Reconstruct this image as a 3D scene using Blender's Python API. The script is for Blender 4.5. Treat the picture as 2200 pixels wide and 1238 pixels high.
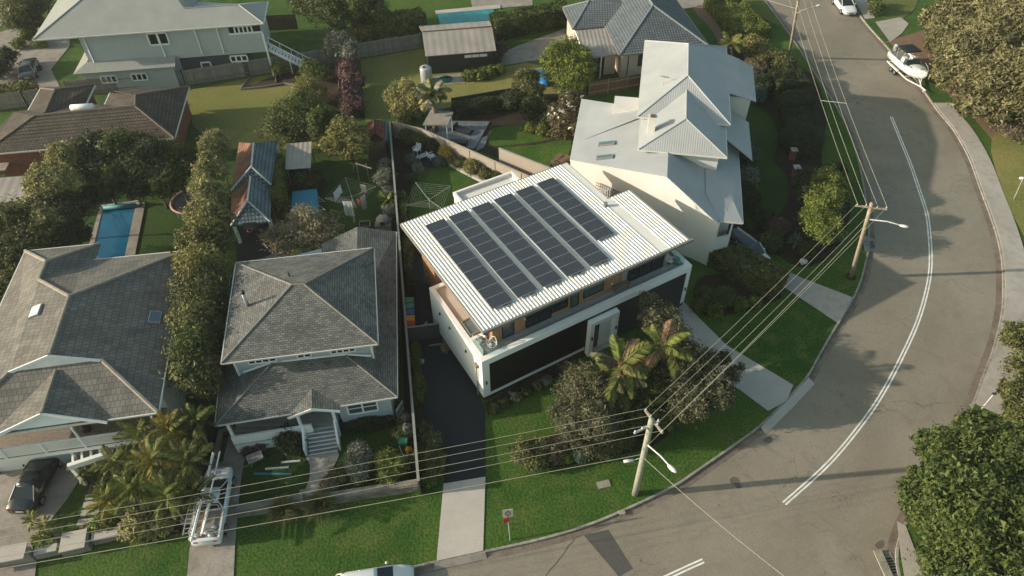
import bpy, bmesh, math, random
import numpy as np
from mathutils import Vector, Matrix
R = math.radians
sc = bpy.context.scene
for o in list(bpy.data.objects): bpy.data.objects.remove(o)
col = sc.collection

# ------------------------------------------------------------------ camera
FPX, PITCH, ROLL, CAMH = 1593.6, R(46.1486), R(0.694), 43.86      # solved from the photograph (2200 px wide)
_fw = Vector((0, math.cos(PITCH), -math.sin(PITCH)))
_rt0 = Vector((1, 0, 0)); _dn0 = _fw.cross(_rt0)
_rt = _rt0*math.cos(ROLL) + _dn0*math.sin(ROLL)
_dn = _fw.cross(_rt)
cam = bpy.data.cameras.new('camera'); cam_o = bpy.data.objects.new('camera', cam); col.objects.link(cam_o)
cam.sensor_width = 36; cam.lens = FPX/2200*36; cam.clip_start = 0.5; cam.clip_end = 2000
_m = Matrix((_rt, -_dn, -_fw)).transposed().to_4x4(); _m.translation = (0, 0, CAMH)
cam_o.matrix_world = _m; sc.camera = cam_o
sc.render.resolution_x, sc.render.resolution_y = 1024, 576

# ------------------------------------------------------------------ sky, sun, exposure
SUN_EL, SUN_DIR = R(19.5), R(6.0)          # shadows run towards +X, turned 6 degrees
w = bpy.data.worlds.new('World'); sc.world = w; w.use_nodes = True
nt = w.node_tree; bg = nt.nodes['Background']
sky = nt.nodes.new('ShaderNodeTexSky'); sky.sky_type = 'NISHITA'; sky.sun_disc = False
sky.sun_elevation = SUN_EL
_sv = Vector((-math.cos(SUN_DIR)*math.cos(SUN_EL), -math.sin(SUN_DIR)*math.cos(SUN_EL), math.sin(SUN_EL)))  # towards the sun
sky.sun_rotation = math.atan2(_sv.x, _sv.y)
sky.air_density = 1.0; sky.dust_density = 2.2; sky.ozone_density = 1.2; sky.altitude = 50
_tint = nt.nodes.new('ShaderNodeMix'); _tint.data_type = 'RGBA'; _tint.blend_type = 'MULTIPLY'; _tint.inputs[0].default_value = 1
_tint.inputs[7].default_value = (1.0, 1.03, .80, 1)                 # the photograph's greenish white balance, over the whole sky
nt.links.new(sky.outputs[0], _tint.inputs[6]); nt.links.new(_tint.outputs[2], bg.inputs[0]); bg.inputs[1].default_value = 0.14
sun = bpy.data.lights.new('sun', 'SUN'); sun_o = bpy.data.objects.new('sun', sun); col.objects.link(sun_o)
sun.energy = 4.0; sun.angle = R(0.55); sun.color = (1.0, 0.86, 0.72)
sun_o.rotation_euler = _sv.to_track_quat('Z', 'Y').to_euler(); sun_o.location = (-60, 0, 60)
sc.view_settings.view_transform = 'Standard'; sc.view_settings.look = 'None'
sc.view_settings.exposure = 0.6; sc.view_settings.gamma = 1.0
sc.view_settings.use_curve_mapping = False

# ------------------------------------------------------------------ photo pixel -> place
def ray(px, py): return _fw*FPX + _rt*(px-1100) + _dn*(py-619)
def g(px, py, z=0.0):
    v = ray(px, py); k = (z-CAMH)/v.z
    return Vector((v.x*k, v.y*k, z))
def gp(px, py, a, b, c):                     # pixel on the plane through three points
    n = (b-a).cross(c-a); v = ray(px, py); o = Vector((0, 0, CAMH))
    return o + v*(n.dot(a-o)/n.dot(v))

# ------------------------------------------------------------------ mesh helpers
WM = {}
def _link(o, parent=None):
    col.objects.link(o)
    if parent is not None:
        o.parent = parent; WM[o] = WM[parent]
    return o
def tag(o, label=None, cat=None, group=None, kind=None):
    if label: o['label'] = label
    if cat: o['category'] = cat
    if group: o['group'] = group
    if kind: o['kind'] = kind
    return o
def thing(name, label, cat, loc=(0, 0, 0), rz=0.0, group=None):
    o = bpy.data.objects.new(name, None); col.objects.link(o)
    o.empty_display_size = .2
    o.location = loc; o.rotation_euler = (0, 0, rz)
    WM[o] = Matrix.Translation(loc) @ Matrix.Rotation(rz, 4, 'Z')
    return tag(o, label, cat, group)
def np_mesh(name, V, F, mat, tone=None):
    me = bpy.data.meshes.new(name)
    V = np.asarray(V, np.float32); F = np.asarray(F, np.int32); n = F.shape[1]
    me.vertices.add(len(V)); me.vertices.foreach_set('co', V.ravel())
    me.loops.add(F.size); me.loops.foreach_set('vertex_index', F.ravel())
    me.polygons.add(len(F)); me.polygons.foreach_set('loop_start', np.arange(0, F.size, n, dtype=np.int32))
    me.polygons.foreach_set('loop_total', np.full(len(F), n, np.int32))
    if tone is not None:
        a = me.attributes.new('tone', 'FLOAT', 'FACE'); a.data.foreach_set('value', np.asarray(tone, np.float32))
    me.materials.append(mat); me.update(calc_edges=True)
    return me
class MB:
    def __init__(s): s.v = []; s.f = []; s.uv = None
    def add(s, vs, fs):
        k = len(s.v); s.v += [Vector(p) for p in vs]; s.f += [tuple(i+k for i in q) for q in fs]; return s
    def hexa(s, b, t):
        n = len(b); fs = [tuple(range(n-1, -1, -1)), tuple(range(n, 2*n))]
        fs += [(i, (i+1) % n, n+(i+1) % n, n+i) for i in range(n)]
        return s.add(list(b)+list(t), fs)
    def box(s, x0, x1, y0, y1, z0, z1, M=None):
        b = [(x0, y0, z0), (x1, y0, z0), (x1, y1, z0), (x0, y1, z0)]; t = [(p[0], p[1], z1) for p in b]
        if M is not None: b = [M @ Vector(p) for p in b]; t = [M @ Vector(p) for p in t]
        return s.hexa(b, t)
    def prism(s, poly, z0, z1):
        if area(poly) < 0: poly = poly[::-1]
        return s.hexa([(p[0], p[1], z0) for p in poly], [(p[0], p[1], z1) for p in poly])
    def bar(s, p, q, w, h, up=(0, 0, 1)):
        p = Vector(p); q = Vector(q); d = (q-p).normalized(); u = Vector(up)
        if abs(d.dot(u)) > .98: u = Vector((1, 0, 0))
        a = d.cross(u).normalized(); b = a.cross(d).normalized()
        c = [a*(-w/2)-b*(h/2), a*(w/2)-b*(h/2), a*(w/2)+b*(h/2), a*(-w/2)+b*(h/2)]
        return s.hexa([p+i for i in c], [q+i for i in c])
    def tube(s, pts, r, n=6, r2=None, cap=True):
        pts = [Vector(p) for p in pts]; m = len(pts); k = len(s.v)
        for i, p in enumerate(pts):
            d = (pts[min(i+1, m-1)]-pts[max(i-1, 0)]).normalized()
            u = Vector((0, 0, 1)) if abs(d.z) < .95 else Vector((1, 0, 0))
            a = d.cross(u).normalized(); b = a.cross(d)
            rr = r[i] if isinstance(r, (list, tuple)) else (r if r2 is None else r+(r2-r)*i/max(1, m-1))
            for j in range(n):
                t = 2*math.pi*j/n; s.v.append(p+a*(rr*math.cos(t))+b*(rr*math.sin(t)))
        for i in range(m-1):
            for j in range(n):
                s.f.append((k+i*n+j, k+i*n+(j+1) % n, k+(i+1)*n+(j+1) % n, k+(i+1)*n+j))
        if cap:
            s.f.append(tuple(k+j for j in range(n-1, -1, -1))); s.f.append(tuple(k+(m-1)*n+j for j in range(n)))
        return s
    def lathe(s, prof, c=(0, 0, 0), n=12):                 # prof: (radius, z)
        c = Vector(c); return s.tube([c+Vector((0, 0, z)) for r, z in prof], [max(r, .001) for r, z in prof], n)
    def ball(s, c, rx, ry, rz, n=8, m=6):
        c = Vector(c); k = len(s.v)
        for i in range(m+1):
            t = math.pi*i/m
            for j in range(n):
                p = 2*math.pi*j/n
                s.v.append(c+Vector((rx*math.sin(t)*math.cos(p), ry*math.sin(t)*math.sin(p), rz*math.cos(t))))
        for i in range(m):
            for j in range(n):
                s.f.append((k+i*n+j, k+(i+1)*n+j, k+(i+1)*n+(j+1) % n, k+i*n+(j+1) % n))
        return s
    def mesh(s, name, mat, parent=None, smooth=False, local=False):
        me = bpy.data.meshes.new(name)
        vs = s.v
        if parent is not None and not local:
            inv = WM[parent].inverted(); vs = [inv @ v for v in vs]
        me.from_pydata([tuple(v) for v in vs], [], s.f); me.materials.append(mat)
        if smooth:
            for p in me.polygons: p.use_smooth = True
        if s.uv:
            l = me.uv_layers.new(name='UVMap')
            for i, uv in enumerate(s.uv): l.data[i].uv = uv
        me.update(); return me
    def build(s, name, mat, parent=None, smooth=False, local=False):
        return _link(bpy.data.objects.new(name, s.mesh(name, mat, parent, smooth, local)), parent)
def inst(name, me, M, parent=None):
    o = bpy.data.objects.new(name, me); col.objects.link(o)
    if parent is not None: o.parent = parent; WM[o] = WM[parent]
    o.matrix_local = M
    return o
def area(p): return sum(p[i][0]*p[(i+1) % len(p)][1]-p[(i+1) % len(p)][0]*p[i][1] for i in range(len(p)))/2
def spline(pts, n=6, closed=False):
    P = [Vector(p) for p in pts]; out = []
    m = len(P)
    for i in range(m if closed else m-1):
        if closed: p0, p1, p2, p3 = P[i-1], P[i], P[(i+1) % m], P[(i+2) % m]
        else: p0, p1, p2, p3 = P[max(i-1, 0)], P[i], P[i+1], P[min(i+2, m-1)]
        for k in range(n):
            t = k/n
            out.append(.5*((2*p1)+(p2-p0)*t+(2*p0-5*p1+4*p2-p3)*t*t+(3*p1-p0-3*p2+p3)*t*t*t))
    if not closed: out.append(P[-1])
    return out
def offset(line, d):                         # offset an open polyline sideways (left is +)
    out = []
    for i, p in enumerate(line):
        t = (line[min(i+1, len(line)-1)]-line[max(i-1, 0)]); t.z = 0; t.normalize()
        out.append(p+Vector((-t.y, t.x, 0))*d)
    return out
def sheet(name, poly, z, mat, kind='structure'):
    m = MB(); poly = [(p[0], p[1], z) for p in poly]
    if area(poly) < 0: poly = poly[::-1]
    bm = bmesh.new(); bm.faces.new([bm.verts.new(p) for p in poly]); bmesh.ops.triangulate(bm, faces=bm.faces[:])
    me = bpy.data.meshes.new(name); bm.to_mesh(me); bm.free(); me.materials.append(mat)
    return tag(_link(bpy.data.objects.new(name, me)), kind=kind)
def strip(name, a, b, za, zb, mat, parent=None, kind=None, thick=0.0):
    m = MB(); n = len(a)
    vs = [(p[0], p[1], za) for p in a]+[(p[0], p[1], zb) for p in b]
    m.add(vs, [(i, i+1, n+i+1, n+i) for i in range(n-1)])
    if thick:
        for e, z in ((a, za), (b, zb)):
            m.add([(p[0], p[1], z) for p in e]+[(p[0], p[1], z-thick) for p in e], [(i, i+1, n+i+1, n+i) for i in range(n-1)])
        for i in (0, n-1):
            m.add([(a[i][0], a[i][1], za), (b[i][0], b[i][1], zb), (b[i][0], b[i][1], zb-thick), (a[i][0], a[i][1], za-thick)], [(0, 1, 2, 3)])
    o = m.build(name, mat, parent)
    if kind: o['kind'] = kind
    return o

# ------------------------------------------------------------------ materials
def _nt(name):
    m = bpy.data.materials.new(name); m.use_nodes = True
    t = m.node_tree; return m, t, t.nodes['Principled BSDF'], t.nodes.new, t.links.new
def c4(c): return (c[0], c[1], c[2], 1)
def plain(name, c, rough=.6, metal=0.0, var=.12, scale=3.0, bump=0.0, bscale=40, spec=.5, var2=0.0):
    m, t, b, N, L = _nt(name)
    tc = N('ShaderNodeTexCoord'); no = N('ShaderNodeTexNoise'); no.inputs['Scale'].default_value = scale; no.inputs['Detail'].default_value = 6
    L(tc.outputs['Object'], no.inputs['Vector'])
    r = N('ShaderNodeValToRGB'); r.color_ramp.elements[0].position = .3; r.color_ramp.elements[1].position = .72
    r.color_ramp.elements[0].color = c4([x*(1-var) for x in c]); r.color_ramp.elements[1].color = c4([min(1, x*(1+var)) for x in c])
    L(no.outputs['Fac'], r.inputs[0]); out = r.outputs[0]
    if var2:
        n2 = N('ShaderNodeTexNoise'); n2.inputs['Scale'].default_value = scale*14; n2.inputs['Detail'].default_value = 3
        L(tc.outputs['Object'], n2.inputs['Vector'])
        mr = N('ShaderNodeMapRange'); mr.inputs[1].default_value = .3; mr.inputs[2].default_value = .7; mr.inputs[3].default_value = 1-var2; mr.inputs[4].default_value = 1+var2
        L(n2.outputs['Fac'], mr.inputs[0])
        mx = N('ShaderNodeMix'); mx.data_type = 'RGBA'; mx.blend_type = 'MULTIPLY'; mx.inputs[0].default_value = 1
        L(out, mx.inputs[6]); L(mr.outputs[0], mx.inputs[7]); out = mx.outputs[2]
    L(out, b.inputs['Base Color'])
    b.inputs['Roughness'].default_value = rough; b.inputs['Metallic'].default_value = metal; b.inputs['Specular IOR Level'].default_value = spec
    if bump:
        nb = N('ShaderNodeTexNoise'); nb.inputs['Scale'].default_value = bscale; nb.inputs['Detail'].default_value = 3
        L(tc.outputs['Object'], nb.inputs['Vector'])
        bp = N('ShaderNodeBump'); bp.inputs['Strength'].default_value = bump; bp.inputs['Distance'].default_value = .05
        L(nb.outputs['Fac'], bp.inputs['Height']); L(bp.outputs[0], b.inputs['Normal'])
    return m
def ground_mat(name, cols, scales=(.12, .9, 9.0), grain=.25, rough=.9, bump=.5, spots=None):
    """cols: 3 colours mixed by broad and middle noise; fine grain multiplies"""
    m, t, b, N, L = _nt(name)
    tc = N('ShaderNodeTexCoord')
    def noise(s, d=5, dist=0.0):
        n = N('ShaderNodeTexNoise'); n.inputs['Scale'].default_value = s; n.inputs['Detail'].default_value = d; n.inputs['Distortion'].default_value = dist
        L(tc.outputs['Object'], n.inputs['Vector']); return n.outputs['Fac']
    r1 = N('ShaderNodeValToRGB'); e = r1.color_ramp.elements; e[0].position = .36; e[1].position = .64; e[0].color = c4(cols[0]); e[1].color = c4(cols[1])
    L(noise(scales[0], 6, .6), r1.inputs[0])
    r2 = N('ShaderNodeMapRange'); r2.inputs[1].default_value = .45; r2.inputs[2].default_value = .75
    L(noise(scales[1], 5, .3), r2.inputs[0])
    mx = N('ShaderNodeMix'); mx.data_type = 'RGBA'; L(r2.outputs[0], mx.inputs[0]); L(r1.outputs[0], mx.inputs[6]); mx.inputs[7].default_value = c4(cols[2])
    mr = N('ShaderNodeMapRange'); mr.inputs[1].default_value = .3; mr.inputs[2].default_value = .7; mr.inputs[3].default_value = 1-grain; mr.inputs[4].default_value = 1+grain
    fine = noise(scales[2], 4); L(fine, mr.inputs[0])
    m2 = N('ShaderNodeMix'); m2.data_type = 'RGBA'; m2.blend_type = 'MULTIPLY'; m2.inputs[0].default_value = 1
    L(mx.outputs[2], m2.inputs[6]); L(mr.outputs[0], m2.inputs[7]); out = m2.outputs[2]
    if spots:
        v = N('ShaderNodeTexVoronoi'); v.inputs['Scale'].default_value = spots[1]; v.inputs['Randomness'].default_value = 1
        L(tc.outputs['Object'], v.inputs['Vector'])
        cr = N('ShaderNodeMapRange'); cr.inputs[1].default_value = spots[2]; cr.inputs[2].default_value = spots[2]*.5; L(v.outputs['Distance'], cr.inputs[0])
        m3 = N('ShaderNodeMix'); m3.data_type = 'RGBA'; L(cr.outputs[0], m3.inputs[0]); L(out, m3.inputs[6]); m3.inputs[7].default_value = c4(spots[0]); out = m3.outputs[2]
    L(out, b.inputs['Base Color']); b.inputs['Roughness'].default_value = rough; b.inputs['Specular IOR Level'].default_value = .2
    bp = N('ShaderNodeBump'); bp.inputs['Strength'].default_value = bump; bp.inputs['Distance'].default_value = .06
    L(fine, bp.inputs['Height']); L(bp.outputs[0], b.inputs['Normal'])
    return m
def shingle(name, c1, c2, bw, bh, mortar, cm=None, rough=.85, bump=.4, big=.25, off=.5):
    """roof covering drawn along each slope (UV in metres)"""
    m, t, b, N, L = _nt(name)
    tc = N('ShaderNodeTexCoord'); br = N('ShaderNodeTexBrick')
    br.inputs['Scale'].default_value = 1; br.inputs['Brick Width'].default_value = bw; br.inputs['Row Height'].default_value = bh
    br.inputs['Mortar Size'].default_value = mortar; br.inputs['Mortar Smooth'].default_value = .1; br.inputs['Bias'].default_value = 0.0
    br.offset = off
    br.inputs['Color1'].default_value = c4(c1); br.inputs['Color2'].default_value = c4(c2)
    br.inputs['Mortar'].default_value = c4(cm or [x*.55 for x in c1])
    L(tc.outputs['UV'], br.inputs['Vector'])
    n = N('ShaderNodeTexNoise'); n.inputs['Scale'].default_value = .8; n.inputs['Detail'].default_value = 7; L(tc.outputs['Object'], n.inputs['Vector'])
    mr = N('ShaderNodeMapRange'); mr.inputs[1].default_value = .3; mr.inputs[2].default_value = .7; mr.inputs[3].default_value = 1-big; mr.inputs[4].default_value = 1+big; L(n.outputs['Fac'], mr.inputs[0])
    mx = N('ShaderNodeMix'); mx.data_type = 'RGBA'; mx.blend_type = 'MULTIPLY'; mx.inputs[0].default_value = 1
    L(br.outputs['Color'], mx.inputs[6]); L(mr.outputs[0], mx.inputs[7]); L(mx.outputs[2], b.inputs['Base Color'])
    b.inputs['Roughness'].default_value = rough; b.inputs['Specular IOR Level'].default_value = .3
    sx = N('ShaderNodeSeparateXYZ'); L(tc.outputs['UV'], sx.inputs[0])
    dv = N('ShaderNodeMath'); dv.operation = 'DIVIDE'; L(sx.outputs[1], dv.inputs[0]); dv.inputs[1].default_value = bh
    fr = N('ShaderNodeMath'); fr.operation = 'FRACT'; L(dv.outputs[0], fr.inputs[0])
    inv = N('ShaderNodeMath'); inv.operation = 'MULTIPLY_ADD'; L(fr.outputs[0], inv.inputs[0]); inv.inputs[1].default_value = -1; inv.inputs[2].default_value = 1
    ad = N('ShaderNodeMath'); ad.operation = 'MULTIPLY_ADD'; L(br.outputs['Fac'], ad.inputs[0]); ad.inputs[1].default_value = -.6; L(inv.outputs[0], ad.inputs[2])
    bp = N('ShaderNodeBump'); bp.inputs['Strength'].default_value = bump; bp.inputs['Distance'].default_value = .03
    L(ad.outputs[0], bp.inputs['Height']); L(bp.outputs[0], b.inputs['Normal'])
    return m
def ribbed(name, c, pitch=.2, rough=.45, strength=.5, along=0, var=.08, metal=0.0):
    m, t, b, N, L = _nt(name)
    tc = N('ShaderNodeTexCoord'); sx = N('ShaderNodeSeparateXYZ'); L(tc.outputs['UV'], sx.inputs[0])
    mu = N('ShaderNodeMath'); mu.operation = 'MULTIPLY'; mu.inputs[1].default_value = 2*math.pi/pitch; L(sx.outputs[along], mu.inputs[0])
    sn = N('ShaderNodeMath'); sn.operation = 'SINE'; L(mu.outputs[0], sn.inputs[0])
    bp = N('ShaderNodeBump'); bp.inputs['Strength'].default_value = strength; bp.inputs['Distance'].default_value = .02; L(sn.outputs[0], bp.inputs['Height'])
    L(bp.outputs[0], b.inputs['Normal'])
    n = N('ShaderNodeTexNoise'); n.inputs['Scale'].default_value = .5; n.inputs['Detail'].default_value = 6; L(tc.outputs['Object'], n.inputs['Vector'])
    r = N('ShaderNodeValToRGB'); r.color_ramp.elements[0].position = .3; r.color_ramp.elements[1].position = .7
    r.color_ramp.elements[0].color = c4([x*(1-var) for x in c]); r.color_ramp.elements[1].color = c4([x*(1+var) for x in c]); L(n.outputs['Fac'], r.inputs[0])
    L(r.outputs[0], b.inputs['Base Color']); b.inputs['Roughness'].default_value = rough; b.inputs['Metallic'].default_value = metal
    return m
def leafmat(name, dark, light, trans=.25, rough=.55):
    m, t, b, N, L = _nt(name)
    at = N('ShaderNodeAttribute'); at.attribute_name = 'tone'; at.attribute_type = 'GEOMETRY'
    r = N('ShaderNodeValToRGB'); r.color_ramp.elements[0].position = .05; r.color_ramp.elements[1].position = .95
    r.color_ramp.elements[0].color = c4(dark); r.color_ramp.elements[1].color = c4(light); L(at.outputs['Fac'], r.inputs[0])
    L(r.outputs[0], b.inputs['Base Color']); b.inputs['Roughness'].default_value = rough; b.inputs['Specular IOR Level'].default_value = .25
    tr = N('ShaderNodeBsdfTranslucent'); L(r.outputs[0], tr.inputs[0])
    mx = N('ShaderNodeMixShader'); mx.inputs[0].default_value = trans
    L(b.outputs[0], mx.inputs[1]); L(tr.outputs[0], mx.inputs[2]); L(mx.outputs[0], t.nodes['Material Output'].inputs[0])
    return m
def glassy(name, c, rough=.08, spec=.6):
    m, t, b, N, L = _nt(name); b.inputs['Base Color'].default_value = c4(c); b.inputs['Roughness'].default_value = rough
    b.inputs['Specular IOR Level'].default_value = spec; return m
def clear(name, c=(.8, .9, .9), fac=.25):
    m, t, b, N, L = _nt(name); b.inputs['Base Color'].default_value = c4(c); b.inputs['Roughness'].default_value = .03
    tp = N('ShaderNodeBsdfTransparent'); tp.inputs[0].default_value = c4(c); mx = N('ShaderNodeMixShader'); mx.inputs[0].default_value = fac
    L(tp.outputs[0], mx.inputs[1]); L(b.outputs[0], mx.inputs[2]); L(mx.outputs[0], t.nodes['Material Output'].inputs[0]); return m
def planks(name, c, pitch, along=0, dark=.5, rough=.6):
    """boards in object metres along one axis"""
    m, t, b, N, L = _nt(name)
    tc = N('ShaderNodeTexCoord'); sx = N('ShaderNodeSeparateXYZ'); L(tc.outputs['Object'], sx.inputs[0])
    dv = N('ShaderNodeMath'); dv.operation = 'DIVIDE'; dv.inputs[1].default_value = pitch; L(sx.outputs[along], dv.inputs[0])
    fl = N('ShaderNodeMath'); fl.operation = 'FLOOR'; L(dv.outputs[0], fl.inputs[0])
    wn = N('ShaderNodeTexWhiteNoise'); wn.noise_dimensions = '1D'; L(fl.outputs[0], wn.inputs['W'])
    fr = N('ShaderNodeMath'); fr.operation = 'FRACT'; L(dv.outputs[0], fr.inputs[0])
    gt = N('ShaderNodeMath'); gt.operation = 'GREATER_THAN'; gt.inputs[1].default_value = .12; L(fr.outputs[0], gt.inputs[0])
    n = N('ShaderNodeTexNoise'); n.inputs['Scale'].default_value = 2.5; n.inputs['Detail'].default_value = 6; L(tc.outputs['Object'], n.inputs['Vector'])
    a = N('ShaderNodeMath'); a.operation = 'MULTIPLY_ADD'; L(wn.outputs[0], a.inputs[0]); a.inputs[1].default_value = .35; a.inputs[2].default_value = .58
    a2 = N('ShaderNodeMath'); a2.operation = 'MULTIPLY_ADD'; L(n.outputs['Fac'], a2.inputs[0]); a2.inputs[1].default_value = .5; L(a.outputs[0], a2.inputs[2])
    mr = N('ShaderNodeMapRange'); mr.inputs[3].default_value = dark; mr.inputs[4].default_value = 1; L(gt.outputs[0], mr.inputs[0])
    a3 = N('ShaderNodeMath'); a3.operation = 'MULTIPLY'; L(a2.outputs[0], a3.inputs[0]); L(mr.outputs[0], a3.inputs[1])
    mx = N('ShaderNodeMix'); mx.data_type = 'RGBA'; mx.blend_type = 'MULTIPLY'; mx.inputs[0].default_value = 1; mx.inputs[6].default_value = c4(c)
    L(a3.outputs[0], mx.inputs[7]); L(mx.outputs[2], b.inputs['Base Color']); b.inputs['Roughness'].default_value = rough
    return m
def panel_mat():
    """solar cells: 12 x 8 dark cells with thin pale busbars (UV 0..1)"""
    m, t, b, N, L = _nt('solar_cells')
    tc = N('ShaderNodeTexCoord'); sx = N('ShaderNodeSeparateXYZ'); L(tc.outputs['UV'], sx.inputs[0])
    outs = []
    for k, n in ((0, 12), (1, 8)):
        mu = N('ShaderNodeMath'); mu.operation = 'MULTIPLY'; mu.inputs[1].default_value = n; L(sx.outputs[k], mu.inputs[0])
        fr = N('ShaderNodeMath'); fr.operation = 'FRACT'; L(mu.outputs[0], fr.inputs[0])
        sb = N('ShaderNodeMath'); sb.operation = 'SUBTRACT'; sb.inputs[1].default_value = .5; L(fr.outputs[0], sb.inputs[0])
        ab = N('ShaderNodeMath'); ab.operation = 'ABSOLUTE'; L(sb.outputs[0], ab.inputs[0])
        gt = N('ShaderNodeMath'); gt.operation = 'GREATER_THAN'; gt.inputs[1].default_value = .455; L(ab.outputs[0], gt.inputs[0]); outs.append(gt.outputs[0])
    mx = N('ShaderNodeMath'); mx.operation = 'MAXIMUM'; L(outs[0], mx.inputs[0]); L(outs[1], mx.inputs[1])
    mc = N('ShaderNodeMix'); mc.data_type = 'RGBA'; L(mx.outputs[0], mc.inputs[0]); mc.inputs[6].default_value = (.006, .008, .013, 1); mc.inputs[7].default_value = (.21, .25, .30, 1)
    L(mc.outputs[2], b.inputs['Base Color']); b.inputs['Roughness'].default_value = .22; b.inputs['Specular IOR Level'].default_value = .35
    return m

M = {}
M['grass'] = ground_mat('grass_verge', [(.026, .074, .009), (.058, .112, .016), (.078, .108, .022)], (.10, .7, 6.0), .42, bump=.9, spots=((.26, .29, .18), 1.7, .035))
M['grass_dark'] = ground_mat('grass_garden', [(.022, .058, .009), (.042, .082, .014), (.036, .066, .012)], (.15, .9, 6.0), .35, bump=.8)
M['grass_dry'] = ground_mat('grass_dry', [(.155, .165, .045), (.225, .20, .066), (.145, .16, .044)], (.10, .45, 5.0), .22, bump=.6)
M['grass_back'] = ground_mat('grass_back', [(.085, .115, .026), (.12, .13, .035), (.075, .105, .024)], (.15, .6, 5.0), .28, bump=.6)
M['soil'] = ground_mat('soil', [(.05, .035, .022), (.085, .058, .036), (.035, .028, .018)], (.5, 2, 12), .4)
M['mulch'] = ground_mat('mulch', [(.022, .017, .012), (.04, .03, .02), (.03, .034, .016)], (.5, 2, 9), .5)
M['litter'] = ground_mat('leaf_litter', [(.17, .10, .065), (.21, .13, .085), (.16, .13, .09)], (.2, 1.2, 8), .3)
M['asphalt'] = None
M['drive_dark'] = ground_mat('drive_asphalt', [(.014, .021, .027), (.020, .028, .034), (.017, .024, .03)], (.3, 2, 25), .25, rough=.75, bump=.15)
M['concrete'] = ground_mat('concrete', [(.40, .37, .33), (.48, .445, .40), (.42, .39, .35)], (.25, 1.5, 14), .08, rough=.85, bump=.12)
M['concrete_old'] = ground_mat('concrete_old', [(.26, .235, .205), (.33, .30, .265), (.20, .18, .155)], (.25, 1.1, 10), .14, rough=.9, bump=.15)
M['kerb'] = ground_mat('kerb_concrete', [(.27, .255, .22), (.34, .32, .28), (.17, .16, .13)], (.4, 2.2, 10), .16, rough=.9, bump=.2)
M['gutter'] = ground_mat('gutter_concrete', [(.17, .135, .11), (.21, .175, .145), (.12, .10, .085)], (.35, 1.6, 10), .2, rough=.9, bump=.2)
M['path'] = ground_mat('path_concrete', [(.33, .305, .27), (.39, .365, .325), (.30, .275, .24)], (.25, 1.4, 12), .1, rough=.9, bump=.12)
def asphalt_mat():
    m, t, b, N, L = _nt('asphalt'); tc = N('ShaderNodeTexCoord')
    def noise(s, d=6, dist=0.):
        n = N('ShaderNodeTexNoise'); n.inputs['Scale'].default_value = s; n.inputs['Detail'].default_value = d; n.inputs['Distortion'].default_value = dist
        L(tc.outputs['Object'], n.inputs['Vector']); return n.outputs['Fac']
    r = N('ShaderNodeValToRGB'); e = r.color_ramp.elements; e[0].position = .33; e[1].position = .68
    e[0].color = (.205, .182, .142, 1); e[1].color = (.262, .236, .186, 1); L(noise(.10, 8, 1.2), r.inputs[0])
    gr = N('ShaderNodeMapRange'); gr.inputs[1].default_value = .3; gr.inputs[2].default_value = .7; gr.inputs[3].default_value = .84; gr.inputs[4].default_value = 1.16
    fine = noise(16, 3); L(fine, gr.inputs[0])
    m1 = N('ShaderNodeMix'); m1.data_type = 'RGBA'; m1.blend_type = 'MULTIPLY'; m1.inputs[0].default_value = 1; L(r.outputs[0], m1.inputs[6]); L(gr.outputs[0], m1.inputs[7])
    # worn patches and cracks
    w1 = N('ShaderNodeMapRange'); w1.inputs[1].default_value = .50; w1.inputs[2].default_value = .72; w1.inputs[4].default_value = .5; L(noise(.55, 7, 1.5), w1.inputs[0])
    m2 = N('ShaderNodeMix'); m2.data_type = 'RGBA'; L(w1.outputs[0], m2.inputs[0]); L(m1.outputs[2], m2.inputs[6]); m2.inputs[7].default_value = (.17, .154, .126, 1)
    wv = N('ShaderNodeMix'); wv.data_type = 'VECTOR'; wv.inputs[0].default_value = .12
    nc = N('ShaderNodeTexNoise'); nc.inputs['Scale'].default_value = 1.1; nc.inputs['Detail'].default_value = 6; L(tc.outputs['Object'], nc.inputs['Vector'])
    va = N('ShaderNodeVectorMath'); va.operation = 'MULTIPLY_ADD'; va.inputs[1].default_value = (1.6, 1.6, 1.6); L(nc.outputs['Color'], va.inputs[0]); L(tc.outputs['Object'], va.inputs[2])
    vo = N('ShaderNodeTexVoronoi'); vo.feature = 'DISTANCE_TO_EDGE'; vo.inputs['Scale'].default_value = .28; L(va.outputs[0], vo.inputs['Vector'])
    ck = N('ShaderNodeMapRange'); ck.inputs[1].default_value = .008; ck.inputs[2].default_value = .002; L(vo.outputs['Distance'], ck.inputs[0])
    mask = N('ShaderNodeMapRange'); mask.inputs[1].default_value = .50; mask.inputs[2].default_value = .62; L(noise(.18, 3), mask.inputs[0])
    mk = N('ShaderNodeMath'); mk.operation = 'MULTIPLY'; L(ck.outputs[0], mk.inputs[0]); L(mask.outputs[0], mk.inputs[1])
    mk2 = N('ShaderNodeMath'); mk2.operation = 'MULTIPLY'; mk2.inputs[1].default_value = .5; L(mk.outputs[0], mk2.inputs[0])
    m3 = N('ShaderNodeMix'); m3.data_type = 'RGBA'; L(mk2.outputs[0], m3.inputs[0]); L(m2.outputs[2], m3.inputs[6]); m3.inputs[7].default_value = (.035, .032, .03, 1)
    L(m3.outputs[2], b.inputs['Base Color']); b.inputs['Roughness'].default_value = .9; b.inputs['Specular IOR Level'].default_value = .25
    bp = N('ShaderNodeBump'); bp.inputs['Strength'].default_value = .25; bp.inputs['Distance'].default_value = .03; L(fine, bp.inputs['Height']); L(bp.outputs[0], b.inputs['Normal'])
    return m
M['asphalt'] = asphalt_mat()
M['patch'] = ground_mat('asphalt_patch', [(.085, .082, .078), (.10, .096, .09), (.09, .086, .08)], (.4, 2, 20), .12)
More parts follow.
